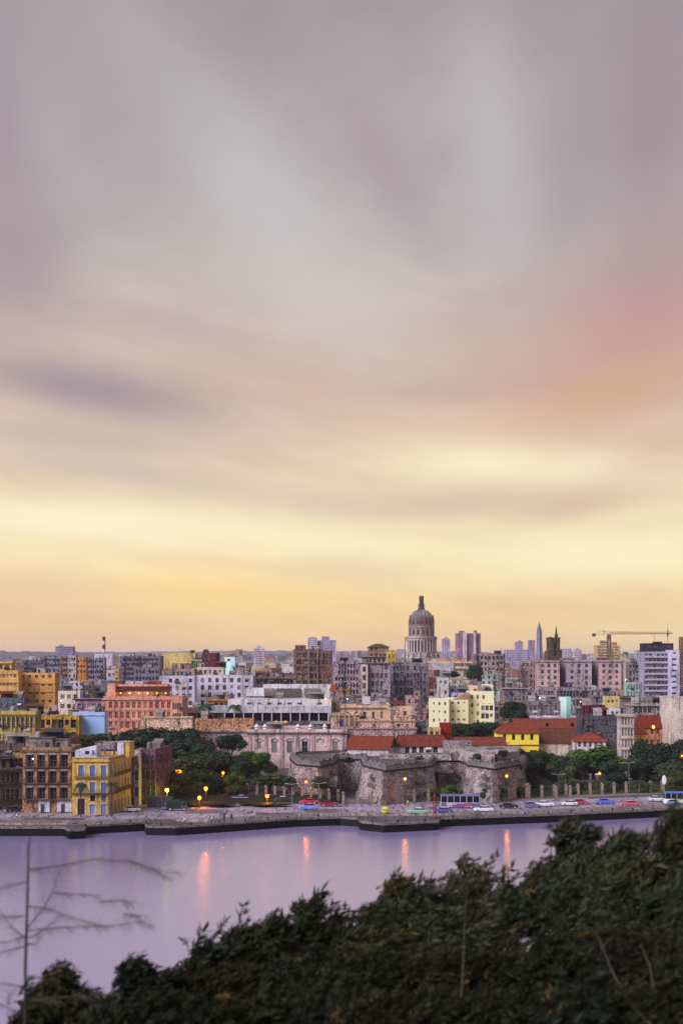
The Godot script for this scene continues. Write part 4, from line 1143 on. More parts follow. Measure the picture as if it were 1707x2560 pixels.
func palace_terrace() -> void:
	# rose stone palace wall on the square: tall windows in two storeys, heavy cornice
	var t := blk("stone_palace", "weathered rose stone palace with heavy cornice and tall arched windows behind the trees", [618, 868, 1823, 1960, 520], {"c": "cfb6b0", "cols": 6, "st": 8.6, "ww": 1.9, "wh": 3.9, "rows": 2, "par": 1.1, "top": 3.0, "tex": "plaster", "period": 60.0, "cor": 0.9, "corc": "94807c", "roof": "a88c7e", "mx": 1.5, "dep": 30.0, "fr": "7c86a4", "short": "the rose stone palace", "base": 2.0})
	var s: Vector3 = t.get_meta("size")
	for k in 7:
		var m := MB.new()
		m.box(Vector3(-s.x / 2 + 0.9 + (s.x - 1.8) * k / 6.0, s.y / 2 - 0.8, 0.15), Vector3(1.1, s.y - 2.6, 0.3))
		put("pilaster", m, hexm("c8aca4", "plaster", 0.95, 40.0), t)
	for k in 6:
		var m := MB.new()
		var cx := -s.x / 2 + 1.5 + (s.x - 3.0) * (k + 0.5) / 6.0
		var y := s.y - 1.1 - 3.0
		for j in 8:
			var a0 := PI * j / 8.0
			var a1 := PI * (j + 1) / 8.0
			m.bar(Vector3(cx + cos(a0) * 1.15, y + sin(a0) * 0.9, 0.12), Vector3(cx + cos(a1) * 1.15, y + sin(a1) * 0.9, 0.12), 0.26)
		put("window_arch", m, hexm("a88a82", "stone", 0.95, 10.0), t)
	wing(t, blk("house_part", "x", [470, 619, 1823, 1930, 548], {"c": "b8a4a0", "cols": 4, "st": 6.0, "ww": 1.2, "wh": 2.4, "top": 2.5, "par": 0.9, "cor": 0.6, "tex": "stone", "dep": 24.0, "corc": "7a6a66"}), "side_range")
	# white sculpture-like planters and a dark hedge along its terrace
	for k in [[642, 1818], [663, 1819], [745, 1818], [776, 1816], [812, 1817]]:
		var at := P(k[0], 1824, 522)
		var m := MB.new()
		m.lathe([[0.7, 0.0], [0.8, 0.2], [0.5, 0.5], [0.95, 1.0], [0.6, 1.4], [0.25, 1.9], [0.0, 2.0]], 10, Vector3.ZERO)
		var p := thing("stone_urn", "white stone urn on the palace roof terrace, " + {642: "nearest the orange-tan wall", 663: "second from the orange-tan wall", 745: "just past the dark hedge", 776: "between two others near the columns", 812: "closest to the blue arched door"}[k[0]], "urn", at, 0, "stone urns on the palace terrace")
		put("bowl", m, hexm("d8ccc8", "none"), p)
		var bm := MB.new()
		bm.box(Vector3(0, -0.1, 0), Vector3(1.7, 0.3, 1.7))
		put("plinth", bm, hexm("c8bab4", "grime"), p)
	# the baroque house above: sand-coloured, blue arched door
	var h := blk("baroque_palace", "sand-coloured baroque palace with a blue arched door and two window rows", [852, 972, 1763, 1838, 535], {"c": "d8b492", "cols": 5, "st": 8.0, "ww": 1.0, "wh": 2.4, "rows": 1, "top": 1.4, "par": 0.9, "cor": 0.5, "corc": "b08c74", "skip": 0.12, "roof": "9a8478", "dep": 18.0, "short": "the baroque palace", "tex": "plaster", "period": 60.0})
	wing(h, blk("house_part", "x", [968, 1030, 1768, 1850, 532], {"c": "d2ae92", "cols": 2, "st": 3.6, "ww": 1.0, "wh": 1.6, "par": 0.7, "top": 0.6, "dep": 14.0, "tex": "grime"}))
	wing(h, blk("house_part", "x", [896, 1036, 1798, 1850, 526], {"c": "d0ac90", "cols": 6, "rows": 1, "ww": 0.9, "wh": 1.5, "skip": 0.5, "top": 1.2, "par": 0.5, "cor": 0.35, "dep": 8.0, "tex": "grime"}), "lower_range")
	wing(h, blk("house_part", "x", [827, 900, 1783, 1834, 530], {"c": "c8aa8c", "cols": 0, "par": 0.6, "cor": 0.5, "dep": 7.0, "tex": "grime"}), "porch")
	wing(h, blk("house_part", "x", [832, 1040, 1818, 1850, 522], {"c": "b49a94", "cols": 0, "par": 0.4, "cor": 0.4, "dep": 5.0, "tex": "stone"}), "base_wall")
	var door := MB.new()
	var p := P(854, 1824, 529.6) - h.position
	var poly := PackedVector3Array()
	for j in 9:
		var a := PI * j / 8.0
		poly.append(p + Vector3(cos(a) * 0.95, 2.5 + sin(a) * 0.95, 0.06))
	for j in 8:
		door.flat(p + Vector3(0, 2.5, 0.06), poly[j], poly[j + 1], Vector3.BACK)
	door.quad(p + Vector3(-0.95, 0, 0.06), p + Vector3(0.95, 0, 0.06), p + Vector3(0.95, 2.5, 0.06), p + Vector3(-0.95, 2.5, 0.06), Vector3.BACK)
	put("door", door, hexm("4f5cae", "none", 0.6), h)
	for k in [838.0, 847.0, 862.0, 872.0, 886.0]:
		var m := MB.new()
		var q := P(k, 1830, 529) - h.position
		m.box(q + Vector3(0, 2.9, 0.1), Vector3(0.5, 5.8, 0.5))
		put("pilaster", m, hexm("c6aa88", "grime"), h)
	for k in [[905, 1741, 925, "d8d0ce"], [890, 1757, 905, "b08068"], [925, 1752, 948, "c9c2c4"]]:
		var m := MB.new()
		var q := P((k[0] + k[2]) / 2.0, k[1], 545) - h.position
		m.box(Vector3(q.x, q.y - 1.4, q.z), Vector3((k[2] - k[0]) / F * 545, 2.8, 3.5))
		put("rooftop_room", m, hexm(k[3], "plaster"), h)

func three_wings() -> void:
	var t := blk("tenement", "wide pink-grey tenement with three projecting wings and black recesses below the crane", [1347, 1562, 1652, 1722, 1060], {"c": "7c6a6e", "cols": 0, "par": 0.8, "dep": 20.0, "clutter": 5, "short": "the winged tenement", "tex": "grime"})
	for k in [[1344, 1398, "c6a6a0"], [1416, 1478, "b0a2a2"], [1497, 1552, "c0a09a"]]:
		wing(t, blk("house_part", "x", [k[0], k[1], 1651, 1722, 1042], {"c": k[2], "cols": 3, "st": 4.05, "ww": 2.0, "wh": 2.2, "par": 0.9, "top": 1.6, "cor": 0.6, "corc": "a87c70", "dep": 16.0, "fr": "8c8080", "ind": true}))
	wing(t, blk("house_part", "x", [1552, 1566, 1656, 1724, 1044], {"c": "d0beb2", "cols": 0, "par": 0.5, "dep": 14.0}))
	wing(t, blk("house_part", "x", [1300, 1345, 1652, 1720, 1066], {"c": "ad938c", "cols": 4, "st": 4.05, "ww": 1.6, "wh": 2.2, "par": 0.6, "tex": "grime", "skip": 0.2, "ind": true}))

func balcony_slab() -> void:
	var t := blk("apartment_block", "grey-white nine-storey slab with long balconies and antenna mast at the picture edge", [1608, 1672, 1629, 1752, 870], {"c": "a09cac", "cols": 6, "st": 3.25, "ww": 1.9, "wh": 2.1, "par": 0.3, "top": 0.9, "bal": true, "solid": true, "out": 1.3, "railc": "cfc8d4", "balc": "b8b0bc", "mx": 0.3, "fr": "8a8690", "short": "the balcony slab", "dep": 14.0})
	wing(t, blk("house_part", "x", [1671, 1697, 1625, 1752, 866], {"c": "c8c0d4", "cols": 1, "st": 3.25, "ww": 2.6, "wh": 1.1, "par": 0.6, "top": 0.8, "dep": 14.0}), "stair_tower")
	wing(t, blk("house_part", "x", [1608, 1682, 1608, 1632, 876], {"c": "34343a", "cols": 4, "st": 3.0, "ww": 2.4, "wh": 1.4, "par": 0.4, "base": 40.0, "tex": "grime"}), "roof_plant")
	wing(t, blk("house_part", "x", [1636, 1654, 1604, 1632, 880], {"c": "2e2c30", "cols": 0, "par": 0.3, "base": 42.0, "tex": "grime"}), "roof_plant")
	var m := MB.new()
	var p := P(1668, 1606, 872) - t.position
	m.tube(p, p + Vector3(0, 5.0, 0), 0.16, 0.14, 6)
	m.tube(p + Vector3(0, 3.5, 0), p + Vector3(0, 5.6, 0), 0.42, 0.42, 8)
	m.tube(p + Vector3(0, 5.6, 0), p + Vector3(0, 8.4, 0), 0.3, 0.12, 8)
	m.tube(p + Vector3(0, 8.4, 0), p + Vector3(0, 11.0, 0), 0.08, 0.05, 6)
	put("antenna_mast", m, hexm("3c3436", "none", 0.6), t)
	var q := P(1634, 1606, 878) - t.position
	var m2 := MB.new()
	m2.tube(q, q + Vector3(0, 5.4, 0), 0.12, 0.08, 6)
	m2.bar(q + Vector3(-0.6, 4.2, 0), q + Vector3(0.6, 4.2, 0), 0.1)
	put("antenna_mast", m2, hexm("4a3c38", "none", 0.6), t)

# ---------------------------------------------------------------- landmarks
func bulb(at: Vector3, c: String, e: float, r: float) -> void:
	var l := OmniLight3D.new()
	l.name = numbered("lamp_light")
	l.light_color = Color.html(c)
	l.light_energy = e
	l.light_size = r
	l.omni_range = 60.0
	l.omni_attenuation = 2.0
	l.shadow_enabled = true
	add_child(l)
	l.position = at

func build_landmarks() -> void:
	capitol()
	# striped chimney
	var d := 2200.0
	var cb := P(260.5, 1652, d)
	var ch := thing("factory_chimney", "tall red and white striped factory chimney on the skyline", "chimney", cb)
	var hgt := 60.0 / F * d
	for k in 6:
		var m := MB.new()
		var r0 := lerpf(2.6, 2.2, k / 6.0)
		m.lathe([[r0, hgt * k / 6.0], [lerpf(2.6, 2.2, (k + 1) / 6.0), hgt * (k + 1) / 6.0]] + ([[0.0, hgt]] if k == 5 else []), 14)
		put("painted_band", m, hexm("cfc4c0" if k % 2 == 0 else ("4a2420" if k > 2 else "84302a"), "none", 0.9), ch)
	# pointed grey tower: star-shaped, tapering, with a lantern
	d = 3000.0
	var ob := thing("memorial_tower", "slender tapering grey tower with star-shaped plan and thin pointed top", "tower", P(1347, 1650, d))
	var pts := func(r: float) -> PackedVector2Array:
		var a := PackedVector2Array()
		for i in 10:
			var q := TAU * i / 10.0 + PI / 2
			a.append(Vector2(cos(q), sin(q)) * (r if i % 2 == 0 else r * 0.62))
		return a
	var ppm := d / F
	for s in [["base_block", 8.6, 8.6, 0, 32, "9d92aa"], ["shaft", 7.8, 6.6, 32, 74, "8d8798"], ["shoulder", 6.2, 5.0, 74, 81, "847c8c"], ["crown_tier", 3.8, 3.0, 81, 88, "8a8290"], ["lantern", 1.8, 1.2, 88, 92, "766c78"], ["pinnacle", 0.7, 0.15, 92, 98, "5a525c"]]:
		var m := MB.new()
		m.prism(pts.call(s[1] * ppm), pts.call(s[2] * ppm), s[3] * ppm, s[4] * ppm)
		put(s[0], m, hexm(s[5], "plaster", 0.9, 60.0), ob)
	# church tower with a spire
	d = 1200.0
	ppm = d / F
	var ct := thing("church_tower", "square brown gothic church tower with open belfry and a thin spire at its corner", "church tower", P(1382, 1652, d), 0.25)
	var bw := 26.0 * ppm
	var m := MB.new()
	var fr := []
	for s in [[-0.5, 0.5, Vector3.RIGHT, Vector3.BACK], [0.5, 0.5, Vector3.FORWARD, Vector3.RIGHT], [0.5, -0.5, Vector3.LEFT, Vector3.FORWARD], [-0.5, -0.5, Vector3.BACK, Vector3.LEFT]]:
		facade(m, Vector3(s[0] * bw, 0, s[1] * bw), s[2], s[3], bw, 58 * ppm, [Rect2(bw * 0.34, 30 * ppm, bw * 0.32, 16 * ppm), Rect2(bw * 0.38, 12 * ppm, bw * 0.24, 10 * ppm)], 0.9)
	put("belfry_wall", m, hexm("75604a", "stone", 0.95, 14.0), ct)
	m = MB.new()
	for s in 4:
		var b := Basis(Vector3.UP, PI / 2 * s)
		m.quad(b * Vector3(-bw * 0.17, 30 * ppm, bw * 0.5 - 0.9), b * Vector3(bw * 0.17, 30 * ppm, bw * 0.5 - 0.9), b * Vector3(bw * 0.17, 46 * ppm, bw * 0.5 - 0.9), b * Vector3(-bw * 0.17, 46 * ppm, bw * 0.5 - 0.9), b.z)
	put("louvre", m, hexm("262220", "none"), ct)
	m = MB.new()
	m.box(Vector3(0, 57 * ppm, 0), Vector3(bw * 1.1, 2.5 * ppm, bw * 1.1))
	m.box(Vector3(0, 50 * ppm, 0), Vector3(bw * 1.06, 1.5 * ppm, bw * 1.06))
	m.box(Vector3(0, 26 * ppm, 0), Vector3(bw * 1.12, 2.0 * ppm, bw * 1.12))
	put("cornice", m, hexm("66523e", "grime"), ct)
	for k in [[-0.62, 30.0], [0.62, 34.0]]:
		m = MB.new()
		m.box(Vector3(k[0] * bw, k[1] * 0.4 * ppm, 0), Vector3(bw * 0.24, k[1] * 0.8 * ppm, bw * 0.9))
		put("buttress", m, hexm("6e5a46", "stone", 0.95, 14.0), ct)
	m = MB.new()
	var sx := 8.0 * ppm
	m.lathe([[4.4 * ppm, 58 * ppm], [4.4 * ppm, 63 * ppm], [5.0 * ppm, 63.5 * ppm], [3.4 * ppm, 66 * ppm], [2.0 * ppm, 76 * ppm], [0.9 * ppm, 84 * ppm], [0.0, 91 * ppm]], 8, Vector3(sx, 0, 0))
	put("spire", m, hexm("5c4a40", "grime"), ct)
	m = MB.new()
	m.lathe([[4.0 * ppm, 58 * ppm], [3.5 * ppm, 59 * ppm], [0.0, 61 * ppm]], 8, Vector3(-sx, 0, 0))
	put("roof_cone", m, hexm("5c4a40", "grime"), ct)
	# tower crane
	d = 1250.0
	ppm = d / F
	var cr := thing("tower_crane", "yellow-brown tower crane with long lattice jib over the city", "crane", P(1521.5, 1690, d))
	m = MB.new()
	var hm := 98.0 * ppm
	var hw := 3.6 * ppm
	var bays := 16
	for sxx in [-1.0, 1.0]:
		for sz in [-1.0, 1.0]:
			m.bar(Vector3(sxx * hw, 0, sz * hw), Vector3(sxx * hw, hm, sz * hw), 0.5)
	for k in bays:
		var y0 := hm * k / bays
		var y1 := hm * (k + 1) / bays
		for sz in [-1.0, 1.0]:
			m.bar(Vector3(-hw, y0, sz * hw), Vector3(hw, y1, sz * hw), 0.28)
			m.bar(Vector3(hw, y0, sz * hw), Vector3(-hw, y1, sz * hw), 0.28)
			m.bar(Vector3(sz * hw, y0, -hw), Vector3(sz * hw, y1, hw), 0.28)
	put("mast", m, hexm("6a5c54", "none", 0.7), cr)
	m = MB.new()
	m.box(Vector3(0, hm + 0.9, 0), Vector3(9 * ppm, 1.8, 9 * ppm))
	m.box(Vector3(-1.2, hm - 1.0, 1.5), Vector3(2.0, 2.2, 2.0))
	put("cab", m, hexm("5c4c44", "none", 0.7), cr)
	m = MB.new()
	var L := 158.0 * ppm
	var jy := hm + 2.0
	for z in [-0.7, 0.7]:
		m.bar(Vector3(-42 * ppm, jy, z), Vector3(L, jy + 0.6, z), 0.32)
	m.bar(Vector3(0, jy + 1.7, 0), Vector3(L, jy + 1.9, 0), 0.32)
	for k in 34:
		var x0 := L * k / 34.0
		var x1 := L * (k + 0.5) / 34.0
		var x2 := L * (k + 1) / 34.0
		for z in [-0.7, 0.7]:
			m.bar(Vector3(x0, jy, z), Vector3(x1, jy + 1.75, 0), 0.2)
			m.bar(Vector3(x1, jy + 1.75, 0), Vector3(x2, jy, z), 0.2)
	put("jib", m, hexm("9a6a40", "none", 0.7), cr)
	m = MB.new()
	m.bar(Vector3(-13 * ppm, jy, 0), Vector3(-13 * ppm, jy + 3.2, 0), 0.5)
	m.bar(Vector3(0, jy, 0), Vector3(-13 * ppm, jy + 3.2, 0), 0.3)
	m.bar(Vector3(-13 * ppm, jy + 3.0, 0), Vector3(-42 * ppm, jy + 0.4, 0), 0.2)
	m.bar(Vector3(-13 * ppm, jy + 3.0, 0), Vector3(60 * ppm, jy + 1.9, 0), 0.2)
	put("tie_frame", m, hexm("6a5040", "none", 0.7), cr)
	m = MB.new()
	m.box(Vector3(-38 * ppm, jy - 0.6, 0), Vector3(8 * ppm, 2.4, 2.0))
	put("counterweight", m, hexm("4c443e", "none", 0.8), cr)

func capitol() -> void:
	var d := 1800.0
	var k := d / F # metres per photograph pixel
	var t := thing("domed_capitol", "great grey-brown domed capitol with columned drum and scaffolding round the dome", "capitol", P(1053, 1690, d))
	specs.append([940, 1140, 1640, 1668, d, "the great dome"])
	var y := func(py: float) -> float: return (1690.0 - py) * k
	var stone := hexm("c2b2a8", "grime", 0.92, 120.0)
	var dark := hexm("27232a", "none", 0.5)
	# wide base and square plinth
	var m := MB.new()
	m.box(Vector3(0, y.call(1666) / 2, -10), Vector3(172 * k, y.call(1652) - y.call(1690) + 0.0 + (0.0), 40))
	m.box(Vector3(0, y.call(1646) - 6.0 * k, 2), Vector3(100 * k, 12 * k, 92 * k))
	put("base_block", m, hexm("d0c0b0", "grime", 0.92, 120.0), t)
	m = MB.new()
	m.prism(ring(44 * k, 8), ring(41 * k, 8), y.call(1646), y.call(1633))
	m.prism(ring(42 * k, 8), ring(42 * k, 8), y.call(1633), y.call(1630))
	put("plinth", m, stone, t)
	for i in 16: # carved panels between buttresses on the plinth
		var a := TAU * (i + 0.5) / 16
		m = MB.new()
		var b := Basis(Vector3.UP, a)
		m.box(b * Vector3(0, 0, 41.0 * k) + Vector3.UP * (y.call(1639)), Vector3(5 * k, 12 * k, 7 * k), b)
		put("buttress", m, hexm("d0c0b4", "grime", 0.92, 120.0), t)
	# columned drum: dark cella, 28 columns, entablature
	m = MB.new()
	m.lathe([[33 * k, y.call(1630)], [33 * k, y.call(1601)]], 40)
	put("drum", m, hexm("6a6066", "grime", 0.9, 20.0), t)
	for i in 28:
		var a := TAU * (i + 0.5) / 28
		m = MB.new()
		m.tube(Vector3(sin(a), 0, cos(a)) * 37.0 * k + Vector3.UP * y.call(1630), Vector3(sin(a), 0, cos(a)) * 37.0 * k + Vector3.UP * y.call(1602), 1.45 * k, 1.2 * k, 8)
		put("column", m, hexm("d6cac2", "none"), t)
		if i % 2 == 0:
			var w := MB.new()
			var b := Basis(Vector3.UP, TAU * i / 28)
			w.box(b * Vector3(0, 0, 33.1 * k) + Vector3.UP * y.call(1617), Vector3(3.4 * k, 18 * k, 0.4), b)
			put("window", w, dark, t)
	m = MB.new()
	m.lathe([[33 * k, y.call(1602)], [38.6 * k, y.call(1602)], [38.6 * k, y.call(1597)], [40.4 * k, y.call(1596)], [40.4 * k, y.call(1594)], [38.4 * k, y.call(1593.5)], [38.4 * k, y.call(1590.5)], [31 * k, y.call(1590.5)]], 40)
	put("entablature", m, hexm("cabab0", "grime", 0.92, 120.0), t)
	# upper drum with windows
	m = MB.new()
	m.lathe([[30.0 * k, y.call(1590.5)], [29.4 * k, y.call(1572)], [31.5 * k, y.call(1571)], [31.5 * k, y.call(1567.5)], [29.6 * k, y.call(1567)], [29.6 * k, y.call(1562)]], 40)
	put("upper_drum", m, hexm("c4b4aa", "grime", 0.92, 120.0), t)
	for i in 16:
		var b := Basis(Vector3.UP, TAU * i / 16 + 0.07)
		m = MB.new()
		m.box(b * Vector3(0, 0, 29.7 * k) + Vector3.UP * y.call(1581), Vector3(4.6 * k, 11.5 * k, 1.2), b)
		put("window", m, dark, t)
		m = MB.new()
		m.box(Basis(Vector3.UP, TAU * (i + 0.5) / 16 + 0.07) * Vector3(0, 0, 30.1 * k) + Vector3.UP * y.call(1581), Vector3(2.6 * k, 18 * k, 1.6), Basis(Vector3.UP, TAU * (i + 0.5) / 16 + 0.07))
		put("pilaster", m, hexm("bcaaa0", "none"), t)
	# the dome: tall lower courses with dark openings, then the curved cap
	m = MB.new()
	var prof := []
	for i in 13:
		var q := i / 12.0
		prof.append([7.5 * k + 22.3 * k * pow(1.0 - pow(q, 2.5), 0.56), lerpf(y.call(1562), y.call(1525), q)])
	m.lathe(prof, 40)
	put("dome", m, hexm("857f80", "grime", 0.85, 120.0), t)
	for i in 16:
		var a := TAU * (i + 0.5) / 16
		m = MB.new()
		for j in 12:
			var p: Array = prof[j]
			var q: Array = prof[j + 1]
			m.bar(Vector3(sin(a) * p[0], p[1], cos(a) * p[0]), Vector3(sin(a) * q[0], q[1], cos(a) * q[0]), 1.1)
		put("rib", m, hexm("a79f9d", "grime", 0.9, 120.0), t)
		var b := Basis(Vector3.UP, TAU * i / 16)
		m = MB.new()
		m.box(b * Vector3(0, 0, 29.0 * k) + Vector3.UP * y.call(1556), Vector3(4.4 * k, 7.5 * k, 1.4), b)
		put("window", m, dark, t)
	# lantern and the boxed statue on top
	m = MB.new()
	m.lathe([[9.5 * k, y.call(1526)], [9.0 * k, y.call(1524)], [7.6 * k, y.call(1523)], [6.4 * k, y.call(1519)], [6.8 * k, y.call(1512)], [6.4 * k, y.call(1510)], [6.0 * k, y.call(1507)], [4.5 * k, y.call(1504)], [4.2 * k, y.call(1500)], [0.0, y.call(1499)]], 16)
	put("lantern", m, hexm("4f4844", "grime", 0.85, 12.0), t)
	for i in 8:
		var a := TAU * i / 8
		m = MB.new()
		m.tube(Vector3(sin(a), 0, cos(a)) * 7.8 * k + Vector3.UP * y.call(1523), Vector3(sin(a), 0, cos(a)) * 7.8 * k + Vector3.UP * y.call(1511), 0.7 * k, 0.6 * k, 6)
		put("column", m, hexm("6d625a", "none"), t)
	m = MB.new()
	for sx in [-1.0, 1.0]:
		for sz in [-1.0, 1.0]:
			m.bar(Vector3(sx * 5.0 * k, y.call(1504), sz * 5.0 * k), Vector3(sx * 5.0 * k, y.call(1490), sz * 5.0 * k), 0.5)
	for j in 4:
		var yy: float = y.call(1503 - j * 4.2)
		for s in [-1.0, 1.0]:
			m.box(Vector3(0, yy, s * 5 * k), Vector3(10 * k, 0.6, 0.3))
			m.box(Vector3(s * 5 * k, yy, 0), Vector3(0.3, 0.6, 10 * k))
	m.box(Vector3(0, y.call(1494.5), 0), Vector3(9.6 * k, 8 * k, 9.6 * k))
	put("boxed_finial", m, hexm("7a6430", "grime", 0.9, 8.0), t)
	# scaffolding: poles and decks round drum and dome
	var poles := 30
	var sc := MB.new()
	var levels := [[1632.0, 1592.0, 41.5, 5], [1592.0, 1548.0, 31.9, 8], [1548.0, 1539.0, 30.4, 2]]
	for l in levels:
		for i in poles:
			if l[0] > 1600.0 and (i % 10) > 3:
				continue
			var a := TAU * i / poles
			var v: Vector3 = Vector3(sin(a), 0, cos(a)) * l[2] * k
			sc.bar(v + Vector3.UP * y.call(l[0]), v + Vector3.UP * y.call(l[1]), 0.34)
			for j in int(l[3]) + 1:
				if (i * 7 + j * 3) % 11 < 3:
					continue
				var b := TAU * (i + 1) / poles
				var w: Vector3 = Vector3(sin(b), 0, cos(b)) * l[2] * k
				var yy: float = lerpf(y.call(l[0]), y.call(l[1]), j / float(l[3]))
				sc.bar(v + Vector3.UP * yy, w + Vector3.UP * yy, 0.4)
	put("scaffolding", sc, hexm("8a6a5c", "none", 0.8), t).set_meta("kind", "stuff")
	# one hoist mast of reddish lattice up the front
	var hs := MB.new()
	for s in [-1.0, 1.0]:
		hs.bar(Vector3(5 * k + s * 1.1, y.call(1592), 34 * k), Vector3(5 * k + s * 1.1, y.call(1542), 32 * k), 0.4)
	for j in 16:
		hs.bar(Vector3(5 * k - 1.1, lerpf(y.call(1592), y.call(1542), j / 16.0), 34 * k - j * 0.12 * k), Vector3(5 * k + 1.1, lerpf(y.call(1592), y.call(1542), (j + 1) / 16.0), 34 * k - j * 0.12 * k), 0.25)
	put("hoist_mast", hs, hexm("8a6660", "none", 0.8), t)

func ring(r: float, n: int) -> PackedVector2Array:
	var a := PackedVector2Array()
	for i in n:
		a.append(Vector2(cos(TAU * (i + 0.5) / n), sin(TAU * (i + 0.5) / n)) * r)
	return a

# ---------------------------------------------------------------- the fortress
func build_fortress() -> void:
	var t := thing("stone_fortress", "low weathered stone fortress with pointed bastions and red-tiled buildings on top", "fortress", Vector3.ZERO)
	specs.append([728, 1306, 1850, 2000, 410.0, "the stone fortress"])
	var plan := [[726, 446], [742, 424], [800, 416], [838, 430], [846, 446], [903, 446], [908, 420], [964, 400], [1080, 418], [1092, 438], [1160, 440], [1168, 422], [1236, 406], [1303, 424], [1308, 452], [1300, 500], [870, 500], [848, 470], [728, 462]]
	var hi := PackedVector2Array()
	for p in plan:
		hi.append(Vector2(X(p[0], p[1]), -p[1]))
	var grow := func(pts: PackedVector2Array, by: float) -> PackedVector2Array:
		var out := PackedVector2Array()
		var n := pts.size()
		var sg := 0.0
		for i in n:
			sg += pts[i].cross(pts[(i + 1) % n])
		sg = signf(sg)
		for i in n:
			var a := (pts[i] - pts[(i + n - 1) % n]).normalized()
			var b := (pts[(i + 1) % n] - pts[i]).normalized()
			var na := Vector2(a.y, -a.x) * sg
			var nb := Vector2(b.y, -b.x) * sg
			var mm := (na + nb).normalized()
			out.append(pts[i] + mm * by / maxf(0.4, mm.dot(na)))
		return out
	var top := 10.5
	var m := MB.new()
	var lo: PackedVector2Array = grow.call(hi, 1.5)
	m.prism(lo, hi, 1.5, top, false)
	put("battered_wall", m, fort_stone(), t)
	m = MB.new()
	m.prism(grow.call(hi, 0.05), grow.call(hi, 0.4), top, top + 0.25, false)
	m.prism(grow.call(hi, 0.4), grow.call(hi, 0.05), top + 0.25, top + 0.5, false)
	put("cordon", m, hexm("3c3834", "stone", 0.95, 6.0), t)
	m = MB.new()
	m.prism(grow.call(hi, 0.02), grow.call(hi, -0.6), top + 0.5, top + 1.5, false)
	m.prism(grow.call(hi, -0.6), grow.call(hi, -1.6), top + 1.5, top + 1.7, false)
	m.prism(grow.call(hi, -1.6), grow.call(hi, -1.6), top + 1.0, top + 1.7, false)
	put("parapet", m, hexm("867e7c", "stone", 0.95, 44.0), t)
	m = MB.new()
	m.prism(hi, grow.call(hi, -2.0), top + 0.4, top + 1.0)
	put("terrace", m, hexm("787070", "stone", 0.95, 44.0), t)
	# uneven coping stones along the parapet
	var rc := MB.new()
	var rr := RandomNumberGenerator.new()
	rr.seed = 8
	var lip: PackedVector2Array = grow.call(hi, -1.0)
	for i in 14:
		var a0 := lip[i]
		var b0 := lip[i + 1]
		var n0 := int(a0.distance_to(b0) / 0.9)
		for k in n0:
			if rr.randf() < 0.25:
				continue
			var q0 := a0.lerp(b0, (k + 0.5) / n0)
			var s0 := Vector3(rr.randf_range(0.5, 1.1), rr.randf_range(0.25, 0.8), rr.randf_range(0.5, 1.0))
			rc.box(Vector3(q0.x, top + 1.55 + s0.y * 0.4, q0.y), s0, Basis(Vector3.UP, rr.randf() * 3.0))
	put("rubble_coping", rc, hexm("8a8280", "stone", 0.95, 30.0), t).set_meta("kind", "stuff")
	# quoins: a few large pale stones at the arrises of the bastions
	for i in [2, 7, 12]:
		for k in 9:
			var q := MB.new()
			var f := (k + 0.5) / 9.0
			var v := lo[i].lerp(hi[i], f)
			q.box(Vector3(v.x, 1.5 + (top - 1.5) * f, v.y - 0.75), Vector3(1.5 if k % 2 == 0 else 1.0, (top - 1.5) / 9.0 - 0.06, 1.7))
			put("quoin_stone", q, hexm(["8d7f78", "9c8c84", "7d716c"][k % 3], "stone", 0.95, 4.0), t)
	# gate and arched opening, small windows
	for g in [[1086, 1930, 1972, 424.6, 2.0, "gate", "14211e"], [845, 1934, 1975, 443.6, 1.6, "arched_opening", "181416"], [1122, 1932, 1958, 437.2, 1.4, "window", "4a3028"]]:
		var d: float = g[3]
		var p := P(g[0], g[2], d)
		p.y = maxf(p.y, 2.0)
		var y1 := Yv(g[1], d)
		m = MB.new()
		m.box(Vector3(p.x, (p.y + y1) / 2, p.z), Vector3(g[4], y1 - p.y, 3.0))
		m.lathe([[g[4] / 2, 0], [g[4] / 2, 0.05], [0.0, 0.06]], 12, Vector3(p.x, y1, p.z))
		put(g[5], m, hexm(g[6], "none", 0.7), t)
		m = MB.new()
		m.box(Vector3(p.x, y1 + 0.35, p.z + 0.1), Vector3(g[4] + 1.0, 0.7, 3.1))
		put("lintel", m, hexm("b8a49a", "stone", 0.95, 5.0), t)
	# sentry turret base at the right bastion and a low outwork to the left
	m = MB.new()
	var sp := Vector3(X(1302, 424), 0, -424)
	m.lathe([[0.9, top - 0.8], [1.3, top + 0.6], [1.3, top + 2.2], [0.9, top + 2.9], [0.0, top + 3.2]], 12, sp + Vector3(0.6, 0, 0.6))
	put("sentry_turret", m, hexm("6e6460", "stone", 0.95, 5.0), t)
	# buildings on the terrace
	wing(t, tiled("house_part", "x", [866, 972, 1843, 1871, 1900, 452], {"c": "c8bcb8", "cols": 6, "rows": 1, "ww": 1.15, "wh": 2.5, "st": 4.0, "top": 0.5, "mx": 1.0, "tiles": "94482f", "hip": 0.0, "dep": 12.0, "base": 10.9, "fr": "5a4640", "yaw": -14, "gable": "626a66", "panes": ["3a2c2c", "2c2628"], "short": ""}), "terrace_building")
	wing(t, tiled("house_part", "x", [984, 1122, 1840, 1864, 1890, 458], {"c": "ccc4c4", "cols": 5, "rows": 1, "ww": 1.4, "wh": 2.5, "st": 4.0, "top": 0.3, "mx": 3.0, "tiles": "8a4434", "hip": 2.0, "dep": 11.0, "base": 10.9, "fr": "8a8480", "panes": ["16181a", "1c2020"]}), "terrace_building")
